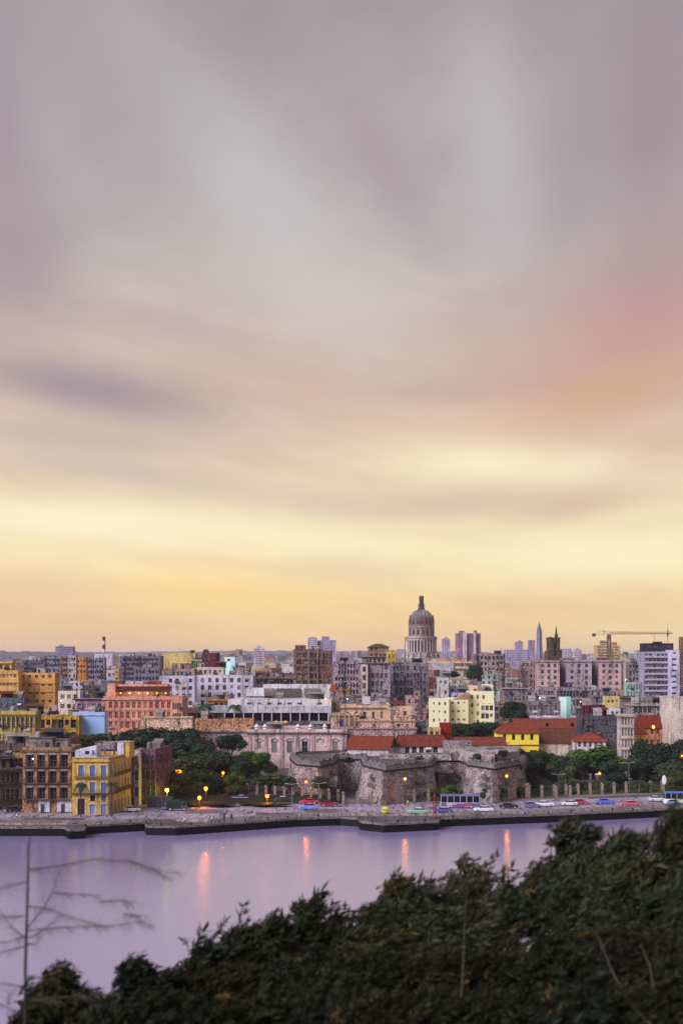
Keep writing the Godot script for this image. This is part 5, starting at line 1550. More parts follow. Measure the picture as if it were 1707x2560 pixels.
	for g in [[[[1120, 452], [1168, 428], [1236, 413], [1297, 429], [1302, 452]], 1880, 424, "upper_bastion_wall"], [[[948, 446], [950, 438], [1128, 438], [1130, 452]], 1888, 438, "terrace_wall"], [[[846, 470], [850, 452], [900, 450], [905, 468]], 1889, 450, "terrace_wall"]]:
		var gp := PackedVector2Array()
		for q in g[0]:
			gp.append(Vector2(X(q[0], q[1]), -q[1]))
		m = MB.new()
		m.prism(gp, grow.call(gp, -0.3), top + 0.6, Yv(g[1], g[2]))
		put(g[3], m, fort_stone(), t)
	m = MB.new()
	var a := P(1125, 1849, 455)
	m.box(Vector3(a.x + 2.0, 12.5, a.z), Vector3(8, 6.5, 9))
	put("tower_stump", m, hexm("a59a98", "stone", 0.95, 44.0), t)
	# low dark outwork and pale shed at its foot by the square
	var ow := blk("low_outwork", "low dark stone outwork with a pale shed roof at the foot of the fortress", [726, 850, 1968, 2004, 420], {"c": "5c5450", "cols": 4, "rows": 1, "ww": 2.2, "wh": 1.8, "top": 0.6, "par": 0.3, "tex": "stone", "dep": 8.0, "base": 1.8, "panes": ["201c1c", "2a2220"]})

func fort_stone() -> StandardMaterial3D:
	if mats.has("fort"):
		return mats["fort"]
	var m: StandardMaterial3D = hexm("c4b8b6", "stone", 0.97, 44.0).duplicate()
	m.detail_enabled = true
	m.detail_blend_mode = BaseMaterial3D.BLEND_MODE_MUL
	m.detail_albedo = stain_texture()
	m.detail_uv_layer = BaseMaterial3D.DETAIL_UV_2
	m.uv2_triplanar = true
	m.uv2_world_triplanar = true
	m.uv2_scale = Vector3(0.02, 0.03, 0.02)
	mats["fort"] = m
	return m

func stain_texture() -> ImageTexture: # black weathering and warm ochre patches
	var s := 256
	var a := noise_bytes(s, 0.012, 31)
	var b := noise_bytes(s, 0.05, 33)
	var px := PackedByteArray()
	px.resize(s * s * 4)
	for i in s * s:
		var dark := clampf((a[i] / 255.0 - 0.44) * 2.2 + (b[i] / 255.0 - 0.5) * 2.4, 0.0, 1.0)
		var warm := clampf((b[(i * 7 + 9000) % (s * s)] / 255.0 * 0.4 + a[(i + 30000) % (s * s)] / 255.0 - 0.62) * 2.5, 0.0, 1.0)
		var c := Color(1, 1, 1).lerp(Color(0.34, 0.31, 0.33), dark).lerp(Color(1.0, 0.78, 0.6), warm * 0.35)
		px[i * 4] = int(c.r * 255)
		px[i * 4 + 1] = int(c.g * 255)
		px[i * 4 + 2] = int(c.b * 255)
		px[i * 4 + 3] = 255
	return ImageTexture.create_from_image(Image.create_from_data(s, s, false, Image.FORMAT_RGBA8, px))

# ---------------------------------------------------------------- the houses on the quay
func build_waterfront() -> void:
	yellow_corner()
	# brown arcaded house: four bays, three storeys of deep galleries and a white ground floor
	var t := blk("arcaded_house", "brown weathered arcaded house of deep balconied bays beside the yellow corner house", [57, 181, 1868, 2036, 377], {"c": "a07a5c", "cols": 4, "rows": 4, "st": 4.05, "ww": 1.7, "wh": 2.9, "top": 1.0, "par": 0.9, "mx": 0.5, "rec": 1.3, "tex": "grime", "bal": true, "out": 1.1, "railc": "4a3c34", "balc": "6a564a", "cor": 0.6, "corc": "7a6450", "dep": 14.0, "base": 1.9, "fr": "b8a898", "short": "the arcaded house", "clutter": 4, "panes": ["2c2c2c", "3a4648", "28242a"]})
	var s: Vector3 = t.get_meta("size")
	for k in 5:
		var m := MB.new()
		m.box(Vector3(-s.x / 2 + 0.5 + (s.x - 1.0) * k / 4.0, s.y / 2 + 1.6, 0.16), Vector3(0.6, s.y - 4.4, 0.3))
		put("pilaster", m, hexm("b08e72", "grime", 0.9, 8.0), t)
	for k in 4:
		for r in 3:
			var m := MB.new()
			m.box(Vector3(-s.x / 2 + 0.5 + (s.x - 1.0) * (k + 0.5) / 4.0, s.y - 1.9 - r * 4.05 + 0.32, 0.1), Vector3(1.9, 0.5, 0.2))
			put("door_head", m, hexm("cfc0b8", "plaster", 0.9, 6.0), t)
	for k in [[97, 125, "cfd0d8"], [144, 180, "d6d6de"]]:
		var m := MB.new()
		var a := P(k[0], 1997, 376.6) - t.position
		var b := P(k[1], 2030, 376.6) - t.position
		m.box(Vector3((a.x + b.x) / 2, (a.y + maxf(b.y, 0.1)) / 2, 0.2), Vector3(b.x - a.x, a.y - maxf(b.y, 0.1), 0.36))
		var sf := put("shop_front", m, hexm(k[2], "plaster", 0.9, 9.0), t)
		var dm := MB.new()
		dm.box(Vector3((a.x + b.x) / 2 - 0.4, 1.25, 0.41), Vector3(0.9, 2.3, 0.06))
		put("door", dm, hexm("3a3c48", "none", 0.6), sf)
	# rooftop clutter behind the arcaded house
	blk("town_house", "dark roof terrace house with a pale awning behind the arcaded house", [-30, 60, 1858, 1900, 396], {"c": "6a584e", "cols": 4, "tex": "grime", "clutter": 4, "dep": 12.0})
	blk("town_house", "brown brick house with parapet rubble behind the arcaded house roof", [70, 178, 1846, 1875, 410], {"c": "7c5c4c", "cols": 7, "tex": "grime", "clutter": 6, "dep": 14.0, "skip": 0.3})
	blk("ruined_house", "roofless grey ruined wall behind the yellow corner house", [238, 288, 1857, 1900, 398], {"c": "8a7f7e", "cols": 4, "tex": "grime", "par": 0.8, "skip": 0.4, "dep": 9.0, "wh": 1.6})
	# the balconied houses at the picture edge, set at an angle to the water
	blk("balconied_house", "dark colonial house with pillared balconies running off the picture edge", [-60, 57, 1920, 2036, 384], {"c": "7a705e", "cols": 9, "rows": 3, "st": 4.2, "ww": 1.0, "wh": 2.6, "top": 0.7, "par": 0.5, "rec": 0.9, "bal": true, "out": 1.2, "railc": "3c382e", "balc": "54503e", "cor": 0.8, "corc": "4e5040", "tex": "grime", "yaw": 24, "dep": 12.0, "base": 1.9, "fr": "a89c90", "short": "the dark balconied house"})
	blk("town_house", "rose house with violet windows above the pillared balconies", [-20, 34, 1884, 1925, 398], {"c": "c08a80", "cols": 3, "rows": 1, "ww": 1.8, "wh": 1.8, "par": 0.9, "top": 0.5, "panes": ["7a6a9c", "8a7cab"], "tex": "plaster", "dep": 10.0, "cor": 0.4})
	blk("town_house", "ochre upper storey with dark openings beside the rose house", [33, 60, 1882, 1925, 394], {"c": "b08a48", "cols": 2, "rows": 2, "ww": 1.6, "wh": 2.2, "par": 0.5, "tex": "grime", "dep": 9.0})
	# purple-brown ruin right of the yellow corner house, and a pale strip between them
	blk("ruined_house", "tall purple-brown derelict house with a dark side wall beside the yellow corner house", [347, 390, 1872, 2030, 400], {"c": "6e5660", "cols": 3, "rows": 4, "st": 4.0, "ww": 1.0, "wh": 2.3, "par": 0.8, "tex": "grime", "dep": 16.0, "base": 1.9, "short": "the purple-brown ruin", "yaw": -10, "clutter": 2, "side": true, "skip": 0.1})
	blk("town_house", "narrow pale grey house squeezed between the yellow corner house and purple-brown ruin", [335, 348, 1876, 2030, 395], {"c": "c0b4b4", "cols": 1, "rows": 4, "st": 4.0, "ww": 0.9, "wh": 2.4, "par": 0.6, "tex": "grime", "dep": 12.0, "base": 1.9})

func yellow_corner() -> void:
	# front on the quay, a narrow chamfered corner, and a long flank receding from the water
	var d := 374.0
	var base := 1.95
	var top := Yv(1893, d)
	var h := top - base
	var f0 := Vector2(X(182, d), -d)
	var f1 := Vector2(X(272, d), -d)
	var f2 := Vector2(X(284, d + 3.0), -d - 3.0)
	var f3 := Vector2(X(336, d + 24.0), -d - 24.0)
	var b0 := Vector2(X(182, d + 24.0) - 1.0, -d - 24.0)
	specs.append([182, 336, 1866, 2036, d, "the yellow corner house"])
	var t := thing("corner_house", "bright yellow three-storey corner house with blue shutters and white rooftop room on the quay", "house", Vector3(f0.x, base, f0.y))
	var wall := MB.new()
	var trim := hexm("dcc488", "plaster", 0.9, 9.0)
	var ywall := hexm("e0b254", "plaster", 0.92, 13.0)
	var pts := [f0, f1, f2, f3, b0]
	var plan := PackedVector2Array(pts)
	for k in 5:
		var a: Vector2 = pts[k] - f0
		var b: Vector2 = pts[(k + 1) % 5] - f0
		var u2 := (b - a).normalized()
		var u := Vector3(u2.x, 0, u2.y)
		var n := Vector3(-u2.y, 0, u2.x)
		var L := a.distance_to(b)
		var o := Vector3(a.x, 0, a.y)
		var rects := []
		var style := []
		if k == 0:
			for c in 3:
				var cx: float = [2.2, 5.05, 7.85][c] * L / 9.0
				rects.append(Rect2(cx - 0.72, h - 4.75, 1.44, 2.75)); style.append("blue")
				if c > 0:
					rects.append(Rect2(cx - 0.72, h - 8.75, 1.44, 2.6)); style.append("blue")
					rects.append(Rect2(cx - 0.68, 3.3, 1.36, 1.6)); style.append("blue" if c == 2 else "dark")
					rects.append(Rect2(cx - 0.75, 0.25, 1.5, 2.3)); style.append("pale")
				else:
					rects.append(Rect2(cx - 0.72, h - 8.75, 1.44, 2.6)); style.append("blue")
					rects.append(Rect2(cx - 0.95, 0.05, 1.9, 3.9)); style.append("door")
		elif k == 1:
			rects = [Rect2(L / 2 - 0.62, h - 4.7, 1.24, 2.7), Rect2(L / 2 - 0.62, h - 8.7, 1.24, 2.6), Rect2(L / 2 - 0.6, 0.2, 1.2, 2.8)]
			style = ["lilac", "blue", "dark"]
		elif k == 2:
			for c in 6:
				var cx := 1.8 + c * (L - 2.6) / 5.6
				rects.append(Rect2(cx - 0.6, h - 4.8, 1.2, 2.8)); style.append("dark" if c % 3 == 1 else "lilac")
				rects.append(Rect2(cx - 0.6, h - 8.8, 1.2, 2.7)); style.append(["dark", "lilac", "blue"][c % 3])
				rects.append(Rect2(cx - 0.65, 0.2, 1.3, 3.0)); style.append("brown")
		facade(wall, o, u, n, L, h, rects, 0.22)
		var fb := Basis(u, Vector3.UP, n)
		for q in rects.size():
			var r: Rect2 = rects[q]
			var pos := o + u * (r.position.x + r.size.x / 2) + Vector3.UP * r.position.y - n * 0.215
			var pane: String = {"blue": "6884b8", "pale": "8fa0cc", "dark": "2c2a30", "lilac": "8a7c90", "door": "3c2c24", "brown": "4c3a30"}[style[q]]
			var p := MB.new()
			p.quad(Vector3(-r.size.x / 2, 0, 0), Vector3(r.size.x / 2, 0, 0), Vector3(r.size.x / 2, r.size.y, 0), Vector3(-r.size.x / 2, r.size.y, 0), Vector3.BACK)
			var wn := obj("door" if style[q] == "door" else "window", p.mesh(hexm(pane, "none", 0.55)), t, Transform3D(fb, pos))
			var fr := MB.new()
			var w := r.size.x
			var hh := r.size.y
			for sx in [-1.0, 1.0]:
				fr.box(Vector3(sx * (w / 2 + 0.12), hh / 2, 0.26), Vector3(0.24, hh, 0.09))
				fr.box(Vector3(sx * (w / 2 - 0.05), hh / 2, 0.05), Vector3(0.1, hh, 0.08))
			fr.box(Vector3(0, hh + 0.13, 0.27), Vector3(w + 0.5, 0.26, 0.12))
			put("surround", fr, hexm("e2d6b4", "plaster", 0.9, 6.0), wn)
			var lv := MB.new() # shutter leaves: rails and slats
			for sx in [-1.0, 1.0]:
				lv.box(Vector3(sx * 0.04, hh / 2, 0.03), Vector3(0.06, hh, 0.06))
				for j in int(hh / 0.3):
					lv.box(Vector3(sx * w * 0.25, 0.2 + j * 0.3, 0.02), Vector3(w * 0.36, 0.05, 0.04))
			put("shutter", lv, hexm(pane, "none", 0.6).duplicate() if false else mat(Color.html(pane).darkened(0.22), "none", 0.6), wn)
		# balconies
		if k < 3:
			for lv2 in [h - 4.8, h - 8.85]:
				var w0 := 0.5
				var w1 := L - 0.3
				if lv2 < h - 6.0:
					w0 = -0.1
					w1 = L + 0.1
				var mm := MB.new()
				var outd := 0.8 if lv2 > h - 6.0 else 1.0
				mm.box(o + u * ((w0 + w1) / 2) + n * (outd / 2) + Vector3.UP * (lv2 - 0.1), Vector3(w1 - w0, 0.2, outd), fb)
				var bl := put("balcony", mm, hexm("a8823c" if lv2 > h - 6.0 else "5e5038", "grime", 0.9, 6.0), t)
				var rl := MB.new()
				for yy in [0.08, 0.95]:
					rl.box(o + u * ((w0 + w1) / 2) + n * (outd - 0.05) + Vector3.UP * (lv2 + yy), Vector3(w1 - w0, 0.06, 0.06), fb)
				var nb := int((w1 - w0) / 0.3)
				for j in nb + 1:
					rl.box(o + u * (w0 + (w1 - w0) * j / nb) + n * (outd - 0.05) + Vector3.UP * (lv2 + 0.5), Vector3(0.045, 0.9, 0.045), fb)
				put("railing", rl, hexm("6a5a3c", "none", 0.7), bl)
		# cornice, belt and base along the three street sides
		if k < 3:
			for g in [[h - 0.95, 0.34, 0.45, "cornice"], [h - 0.1, 0.2, 0.2, "coping"], [h - 5.25, 0.3, 0.2, "belt_course"], [4.95, 0.3, 0.3, "belt_course"]]:
				var mm := MB.new()
				mm.box(o + u * (L / 2) + n * (g[2] / 2 + 0.004 + k * 0.003) + Vector3.UP * g[0], Vector3(L + g[2] * 0.8, g[1], g[2]), fb)
				put(g[3], mm, hexm("e4be68", "plaster", 0.9, 9.0) if g[3] != "belt_course" else trim, t)
	put("wall", wall, ywall, t)
	var roof := MB.new()
	var rp := PackedVector2Array()
	for p in pts:
		rp.append(p - f0)
	roof.prism(rp, rp, h - 0.9, h - 0.85)
	put("roof", roof, hexm("a39ca0", "grime", 0.95, 9.0), t)
	# white rooftop room on the quay side, with a sloping parapet
	var m := MB.new()
	var a := Vector3(0.2, h - 0.9, -2.2)
	var hl := Yv(1876, d + 2) - base
	var hr := Yv(1864, d + 2) - base
	var w := X(242, d + 2) - f0.x
	for z in [-2.2, -9.0]:
		m.face(Vector3(0.2, h - 0.9, z), Vector3(w, h - 0.9, z), Vector3(w, hr, z), Vector3(0.2, hl, z), Vector3(0, 0, 1 if z > -5.0 else -1))
	m.face(Vector3(0.2, h - 0.9, -2.2), Vector3(0.2, h - 0.9, -9.0), Vector3(0.2, hl, -9.0), Vector3(0.2, hl, -2.2), Vector3.LEFT)
	m.face(Vector3(w, h - 0.9, -2.2), Vector3(w, h - 0.9, -9.0), Vector3(w, hr, -9.0), Vector3(w, hr, -2.2), Vector3.RIGHT)
	m.face(Vector3(0.2, hl, -2.2), Vector3(w, hr, -2.2), Vector3(w, hr, -9.0), Vector3(0.2, hl, -9.0), Vector3.UP)
	var rr := put("rooftop_room", m, hexm("dcdce6", "plaster", 0.9, 20.0), t)
	for q in [[218, 1.0, 0.8, "2c2c34"], [233, 0.45, 1.1, "4a4c88"]]:
		var wm := MB.new()
		wm.box(Vector3(X(q[0], d + 2) - f0.x, h + 1.0, -2.16), Vector3(q[1], q[2], 0.06))
		put("window", wm, hexm(q[3], "none", 0.4), rr)
	m = MB.new()
	var p := P(315, 1868, d + 14)
	m.box(Vector3(p.x - f0.x, h + 1.1, p.z - f0.y), Vector3(3.3, 4.0, 3.6), Basis(Vector3.UP, -0.2))
	var sh := put("stair_tower", m, hexm("dcb256", "plaster", 0.9, 12.0), t)
	m = MB.new()
	m.box(Vector3(p.x - f0.x - 1.0, h + 1.05, p.z - f0.y + 1.75), Vector3(1.7, 3.8, 0.5), Basis(Vector3.UP, -0.2))
	put("white_face", m, hexm("d9dbe6", "plaster", 0.9, 12.0), sh)
	m = MB.new()
	m.box(Vector3(p.x - f0.x, h + 3.16, p.z - f0.y), Vector3(3.7, 0.14, 4.0), Basis(Vector3.UP, -0.2))
	put("slab", m, hexm("c9c6cc", "grime", 0.9, 9.0), sh)

# ---------------------------------------------------------------- lamps, fence, signs
func lamp(px: float, py: float, d: float, kind: String, c: String, e: float, size: float, label: String) -> void:
	var r := size * (2.2 if e > 40.0 else 1.7)
	var g := ground(d) + 0.02
	var top := Yv(py, d)
	var t := thing("street_lamp", label, "street lamp", Vector3(X(px, d), g, -d), 0.0, "lit street lamps")
	var hh := top - g
	var pm := MB.new()
	var iron := hexm("2c2a30", "none", 0.6)
	pm.lathe([[0.0, 0.0], [0.26, 0.0], [0.26, 0.25], [0.14, 0.45], [0.12, 1.0], [0.085, 1.1], [0.07, hh - r - 0.1], [0.16, hh - r * 0.95], [0.0, hh - r * 0.9]], 10)
	put("pole", pm, iron, t)
	var lm := MB.new()
	lm.lathe([[0.0, hh - r], [r * 0.7, hh - r * 0.7], [r, hh], [r * 0.7, hh + r * 0.7], [0.0, hh + r]], 14)
	put("lamp_globe", lm, glow(c, 1.6), t)
	var cm := MB.new()
	cm.lathe([[r * 0.6, hh + r * 0.85], [r * 0.35, hh + r * 1.25], [0.0, hh + r * 1.6]], 10)
	put("lamp_cap", cm, iron, t)
	if kind == "twin":
		var l2 := MB.new()
		var o := Vector3(0.75, 0, 0)
		l2.lathe([[0.0, hh - r], [r * 0.7, hh - r * 0.7], [r, hh], [r * 0.7, hh + r * 0.7], [0.0, hh + r]], 14, o)
		put("lamp_globe", l2, glow(c, 1.6), t)
		var am := MB.new()
		am.tube(Vector3(0, hh - 0.5, 0), o + Vector3(0, hh - r, 0), 0.05, 0.05, 6)
		put("arm", am, iron, t)
		bulb(t.position + Vector3(0, hh - r - 0.15, 0.2) + o, c, e * 0.2, 0.2)
	bulb(t.position + Vector3(0, hh - r - 0.15, r + 0.1), c, e * 0.2, 0.2)

func build_street() -> void:
	var O := "ff7a18"
	lamp(394, 1911, 424, "", O, 16, 0.22, "small orange street lamp beside the purple-brown ruin, highest of the group")
	lamp(413, 1929, 418, "", O, 24, 0.22, "orange street lamp beside the twin-globed lamp in the park trees")
	lamp(443, 1929, 420, "twin", "ff7018", 60, 0.24, "bright twin-globed orange street lamp in front of the park trees")
	lamp(558, 1932, 424, "", O, 30, 0.24, "orange street lamp alone under the park trees, near the rose palace")
	lamp(515, 1971, 404, "", "ff8018", 70, 0.24, "orange street lamp above the one by the traffic island hedge")
	lamp(499, 1994, 392, "", "ff8018", 45, 0.24, "low orange street lamp beside the traffic island hedge")
	lamp(418, 1975, 398, "", "e8ff50", 60, 0.24, "greenish-yellow floodlamp beside the grey truck and hoarding")
	lamp(668, 1990, 398, "", "ff7a1c", 70, 0.24, "orange street lamp over the parked cars by the white-topped car")
	lamp(765, 1954, 412, "", O, 16, 0.2, "small orange street lamp at the foot of the fortress outwork")
	lamp(1012, 1947, 398, "", "ffa030", 9, 0.22, "orange lamp on a tall post before the fortress front bastion")
	lamp(1266, 1940, 404, "", "ff9a30", 8, 0.22, "orange lamp before the far bastion of the fortress")
	lamp(1498, 1932, 440, "", "ffa030", 10, 0.22, "yellow-orange lamp under the big domed tree")
	lamp(1703, 1887, 452, "", "ff8020", 24, 0.24, "orange lamp in the trees at the picture edge above the coach")
	# lamps fixed to walls
	for w in [[1632, 1817, 498.0, "ffac38", 70.0, 0.5, "very bright orange wall lamp on the red-tiled lamplit house"], [98, 1801, 534.0, "ffc840", 18.0, 0.2, "yellow wall lamp on the yellow arcade in the trees"], [83, 1897, 375.0, "fff0d0", 4.0, 0.16, "white bulb in the top gallery of the arcaded house"], [813, 1747, 596.0, "ffc040", 24.0, 0.24, "yellow lamp on a bracket beside the orange-domed turret"],
			[1348, 1745, 615.0, "ffd890", 6.0, 0.2, "small warm lamp among the roofs below the winged tenement"], [1450, 1754, 605.0, "ffd070", 6.0, 0.2, "small warm lamp beside the turquoise box house"], [1563, 1699, 812.0, "fff4e0", 8.0, 0.24, "small white lamp beside the balcony slab"], [1106, 1839, 521.0, "ff9c30", 8.0, 0.2, "small orange lamp on the dark red house"], [154, 1752, 594.0, "fff0c8", 5.0, 0.2, "small pale lamp at the foot of the small cream house"], [868, 1747, 556.0, "ffe070", 6.0, 0.2, "small yellow lamp on the roof of the baroque palace"]]:
		var p := P(w[0], w[1], w[2])
		var t := thing("wall_lamp", w[6], "lamp", p)
		var m := MB.new()
		m.lathe([[0.0, -w[5]], [w[5] * 0.7, -w[5] * 0.7], [w[5], 0.0], [w[5] * 0.7, w[5] * 0.7], [0.0, w[5]]], 14)
		put("lamp_globe", m, glow(w[3], 1.8), t)
		var b := MB.new()
		b.tube(Vector3(0, 0, -1.2), Vector3(0, -w[5] * 0.2, -w[5] * 0.8), 0.05, 0.05, 6)
		b.box(Vector3(0, -0.1, -1.22), Vector3(0.3, 0.6, 0.1))
		put("bracket", b, hexm("2c2a30", "none", 0.6), t)
		bulb(p + Vector3(0, -0.2, w[5] + 0.12), w[3], w[4] * 0.12, w[5])
	# tall unlit masts
	for q in [[1573, 1907, 436.0, "tall grey unlit lamp mast leaning slightly beside the domed trees", 3.0], [1396, 1936, 430.0, "slim green-grey unlit lamp mast near the low garden wall", 0.0], [730, 1960, 400.0, "dark unlit lamp post near the low outwork, closest to the white-topped car", 0.0], [797, 1958, 396.0, "dark unlit lamp post standing before the blue car", 0.0]]:
		var g := ground(q[2])
		var t := thing("lamp_mast", q[3], "lamp post", Vector3(X(q[0], q[2]), g, -q[2]))
		t.rotation_degrees.z = q[4]
		var hh: float = Yv(q[1], q[2]) - g
		var m := MB.new()
		m.lathe([[0.2, 0.0], [0.2, 0.5], [0.1, 0.6], [0.07, hh], [0.0, hh]], 8)
		put("pole", m, hexm("6c6a70", "none", 0.6), t)
		m = MB.new()
		for sx in [-1.0, 1.0]:
			m.tube(Vector3(0, hh - 0.1, 0), Vector3(sx * 1.3, hh + 0.1, 0), 0.05, 0.04, 6)
			m.box(Vector3(sx * 1.5, hh + 0.12, 0), Vector3(0.7, 0.14, 0.28))
		put("lamp_head", m, hexm("b0aeb4", "none", 0.5), t)
	# stone pillars of the park railing, each with its own cap; iron rails between
	var xs := []
	for k in 17:
		xs.append([858.0 + k * 35.4, 399.0 + k * 1.3])
	for k in 12:
		xs.append([1354.0 + k * 30.0, 421.0 + k * 1.6])
	for k in 15:
		xs.append([530.0 + k * 22.5, 430.0 - k * 1.7])
	var proto: Node3D = null
	for k in xs.size():
		var px: float = xs[k][0]
		var d: float = xs[k][1]
		var big: bool = absf(px - 1324.0) < 26.0 or absf(px - 1290.0) < 10.0
		var label := "pale stone pillar of the park railing between fortress and road" if k < 17 else ("pale stone pillar of the railing before the palms and lawns" if k < 29 else "pale stone pillar of the railing beneath the park trees")
		var group := "pillars of the railing before the fortress" if k < 17 else ("pillars of the garden railing" if k < 29 else "pillars of the tree-shaded railing")
		var at := Vector3(X(px, d), ground(d), -d)
		var o: Node3D
		if proto == null:
			o = thing("railing_pillar", label, "pillar", at, 0.0, group)
			var m := MB.new()
			m.box(Vector3(0, 0.2, 0), Vector3(0.95, 0.4, 0.95))
			put("plinth", m, hexm("a89888", "stone", 0.95, 4.0), o)
			m = MB.new()
			m.box(Vector3(0, 1.6, 0), Vector3(0.72, 2.4, 0.72))
			put("shaft", m, hexm("c4b2a2", "stone", 0.95, 4.0), o)
			m = MB.new()
			m.box(Vector3(0, 2.9, 0), Vector3(0.95, 0.2, 0.95))
			m.lathe([[0.3, 3.0], [0.36, 3.2], [0.2, 3.42], [0.0, 3.5]], 8)
			put("cap", m, hexm("b8a898", "stone", 0.95, 4.0), o)
			proto = o
		else:
			o = copy(proto, label, at, 0.0)
			o.set_meta("group", group)
		if big:
			o.scale = Vector3(1.8, 1.25, 1.8)
			o.set_meta("label", "thick gate pillar of pale stone, " + ("nearer the fortress" if px < 1310 else "nearer the palms"))
			o.set_meta("group", "gate pillars")
	for seg in [[0, 17, "iron railing between the stone pillars before the fortress"], [17, 29, "iron railing between the stone pillars before the lawns and palms"], [29, 44, "iron railing between the stone pillars under the park trees"]]:
		var a := Vector3(X(xs[seg[0]][0], xs[seg[0]][1]), 0, -xs[seg[0]][1])
		var t := thing("park_railing", seg[2], "railing", a + Vector3(0, ground(xs[seg[0]][1]), 0))
		for k in range(seg[0], seg[1] - 1):
			var p := Vector3(X(xs[k][0], xs[k][1]), 0, -xs[k][1]) - a
			var q := Vector3(X(xs[k + 1][0], xs[k + 1][1]), 0, -xs[k + 1][1]) - a
			var m := MB.new()
			for yy in [0.35, 1.75]:
				m.bar(p + Vector3.UP * yy, q + Vector3.UP * yy, 0.06)
			for j in 14:
				var z := p.lerp(q, (j + 0.5) / 14.0)
				m.bar(z + Vector3.UP * 0.2, z + Vector3.UP * 2.0, 0.035)
			put("rail_panel", m, hexm("24242a", "none", 0.6), t)
	# mooring bollards along the quay edge
	var edge := quay_pts(0.55)
	var bol: Node3D = null
	for i in range(3, edge.size() - 3):
		var a: Vector2 = edge[i]
		var b: Vector2 = edge[i + 1]
		var n := int(a.distance_to(b) / 5.5)
		for k in n:
			var q := a.lerp(b, (k + 0.5) / n)
			if absf(q.x) > 88.0:
				continue
			if bol == null:
				bol = thing("mooring_bollard", "dark iron mooring bollard on the pale quay coping", "bollard", Vector3(q.x, 2.12, q.y), 0.0, "mooring bollards along the quay")
				var bm := MB.new()
				bm.lathe([[0.24, 0.0], [0.16, 0.12], [0.14, 0.4], [0.24, 0.48], [0.24, 0.6], [0.0, 0.66]], 10)
				put("post", bm, hexm("2a2624", "none", 0.7), bol)
			else:
				copy(bol, "dark iron mooring bollard on the pale quay coping", Vector3(q.x, 2.12, q.y), 0.0)
	# round white disc sign on a post
	var d := 424.0
	var t := thing("disc_sign", "white oval disc sign on a post beside the coach", "sign", Vector3(X(1659, d), 2.0, -d))
	var m := MB.new()
	m.tube(Vector3.ZERO, Vector3(0, Yv(1960, d) - 2.0, 0), 0.09, 0.07, 8)
	put("post", m, hexm("b08c7c", "none"), t)
	m = MB.new()
	var prof := []
	for sgn in [1.0]:
		for i in 24:
			var a0 := TAU * i / 24
			var a1 := TAU * (i + 1) / 24
			var c := Vector3(0, Yv(1950, d) - 2.0, 0)
			var e0 := Vector3(cos(a0) * 0.62, sin(a0) * 1.32, 0)
			var e1 := Vector3(cos(a1) * 0.62, sin(a1) * 1.32, 0)
			m.tri(c + Vector3(0, 0, 0.22), c + e0 * 0.9 + Vector3(0, 0, 0.18), c + e1 * 0.9 + Vector3(0, 0, 0.18), Vector3.BACK, Vector3.BACK, Vector3.BACK)
			m.face(c + e0 * 0.9 + Vector3(0, 0, 0.18), c + e1 * 0.9 + Vector3(0, 0, 0.18), c + e1, c + e0, e0)
			m.tri(c + Vector3(0, 0, -0.1), c + e0, c + e1, Vector3.FORWARD, Vector3.FORWARD, Vector3.FORWARD)
	put("disc", m, hexm("dcdce0", "none", 0.5), t)
	# reddish lattice beacon on the landing stage
	d = D(2046, 2.1)
	t = thing("harbour_beacon", "dark red lattice beacon post on the quay beside the tour bus", "beacon", Vector3(X(1086, d), 2.12, -d))
	m = MB.new()
	var hb: float = Yv(1992, d) - 2.1
	for s in [[-0.45, 0.0], [0.45, 0.0], [0.0, 0.6]]:
		m.bar(Vector3(s[0], 0, s[1]), Vector3(s[0] * 0.6, hb, s[1] * 0.6), 0.12)
	for k in 6:
		m.bar(Vector3(-0.43, hb * k / 6, 0), Vector3(0.4, hb * (k + 1) / 6, 0), 0.08)
		m.bar(Vector3(0.43, hb * k / 6, 0), Vector3(0, hb * (k + 1) / 6, 0.45), 0.08)
	put("lattice", m, hexm("7c2a30", "none", 0.7), t)
	m = MB.new()
	m.lathe([[0.4, hb], [0.4, hb + 0.1], [0.22, hb + 0.15], [0.22, hb + 0.6], [0.0, hb + 0.8]], 10)
	put("lantern", m, hexm("8c3238", "none", 0.6), t)
	# low walls, hoarding, planters and posts along the promenade
	for w in [[0, 150, 2056, 0.7, "b09a8a", "low pale bench wall on the promenade below the arcaded house"], [60, 210, 2049, 0.5, "8f8078", "long low stone kerb wall before the yellow corner house"], [368, 440, 2056, 0.8, "8c7c78", "low pinkish wall beside the landing stage"], [466, 560, 2031, 0.8, "a49288", "pale low wall along the traffic island"], [640, 745, 2038, 0.7, "9c8e90", "long low parapet on the promenade under the parked cars"], [770, 842, 2030, 0.8, "988888", "low grey wall before the blue car"]]:
		var dd := D(w[2], 2.2)
		var mm := MB.new()
		var xa := X(w[0], dd)
		var xb := X(w[1], dd)
		mm.box(Vector3((xb - xa) / 2, w[3] / 2, 0), Vector3(xb - xa, w[3], 0.5))
		mm.box(Vector3((xb - xa) / 2, w[3] + 0.05, 0), Vector3(xb - xa + 0.1, 0.12, 0.62))
		var o := put("low_wall", mm, hexm(w[4], "stone", 0.95, 6.0), self)
		o.position = Vector3(xa, 2.02, -dd)
		tag(o, w[5], "low wall")
	var hw := MB.new()
	var dh := 392.0
	hw.box(Vector3(0, 1.4, 0), Vector3(X(432, dh) - X(369, dh), 2.8, 0.2))
	var ho := put("hoarding", hw, hexm("767680", "grime", 0.9, 6.0), self)
	ho.position = Vector3(X(400, dh), 2.0, -dh)
	tag(ho, "plain grey site hoarding under the greenish floodlamp", "hoarding")
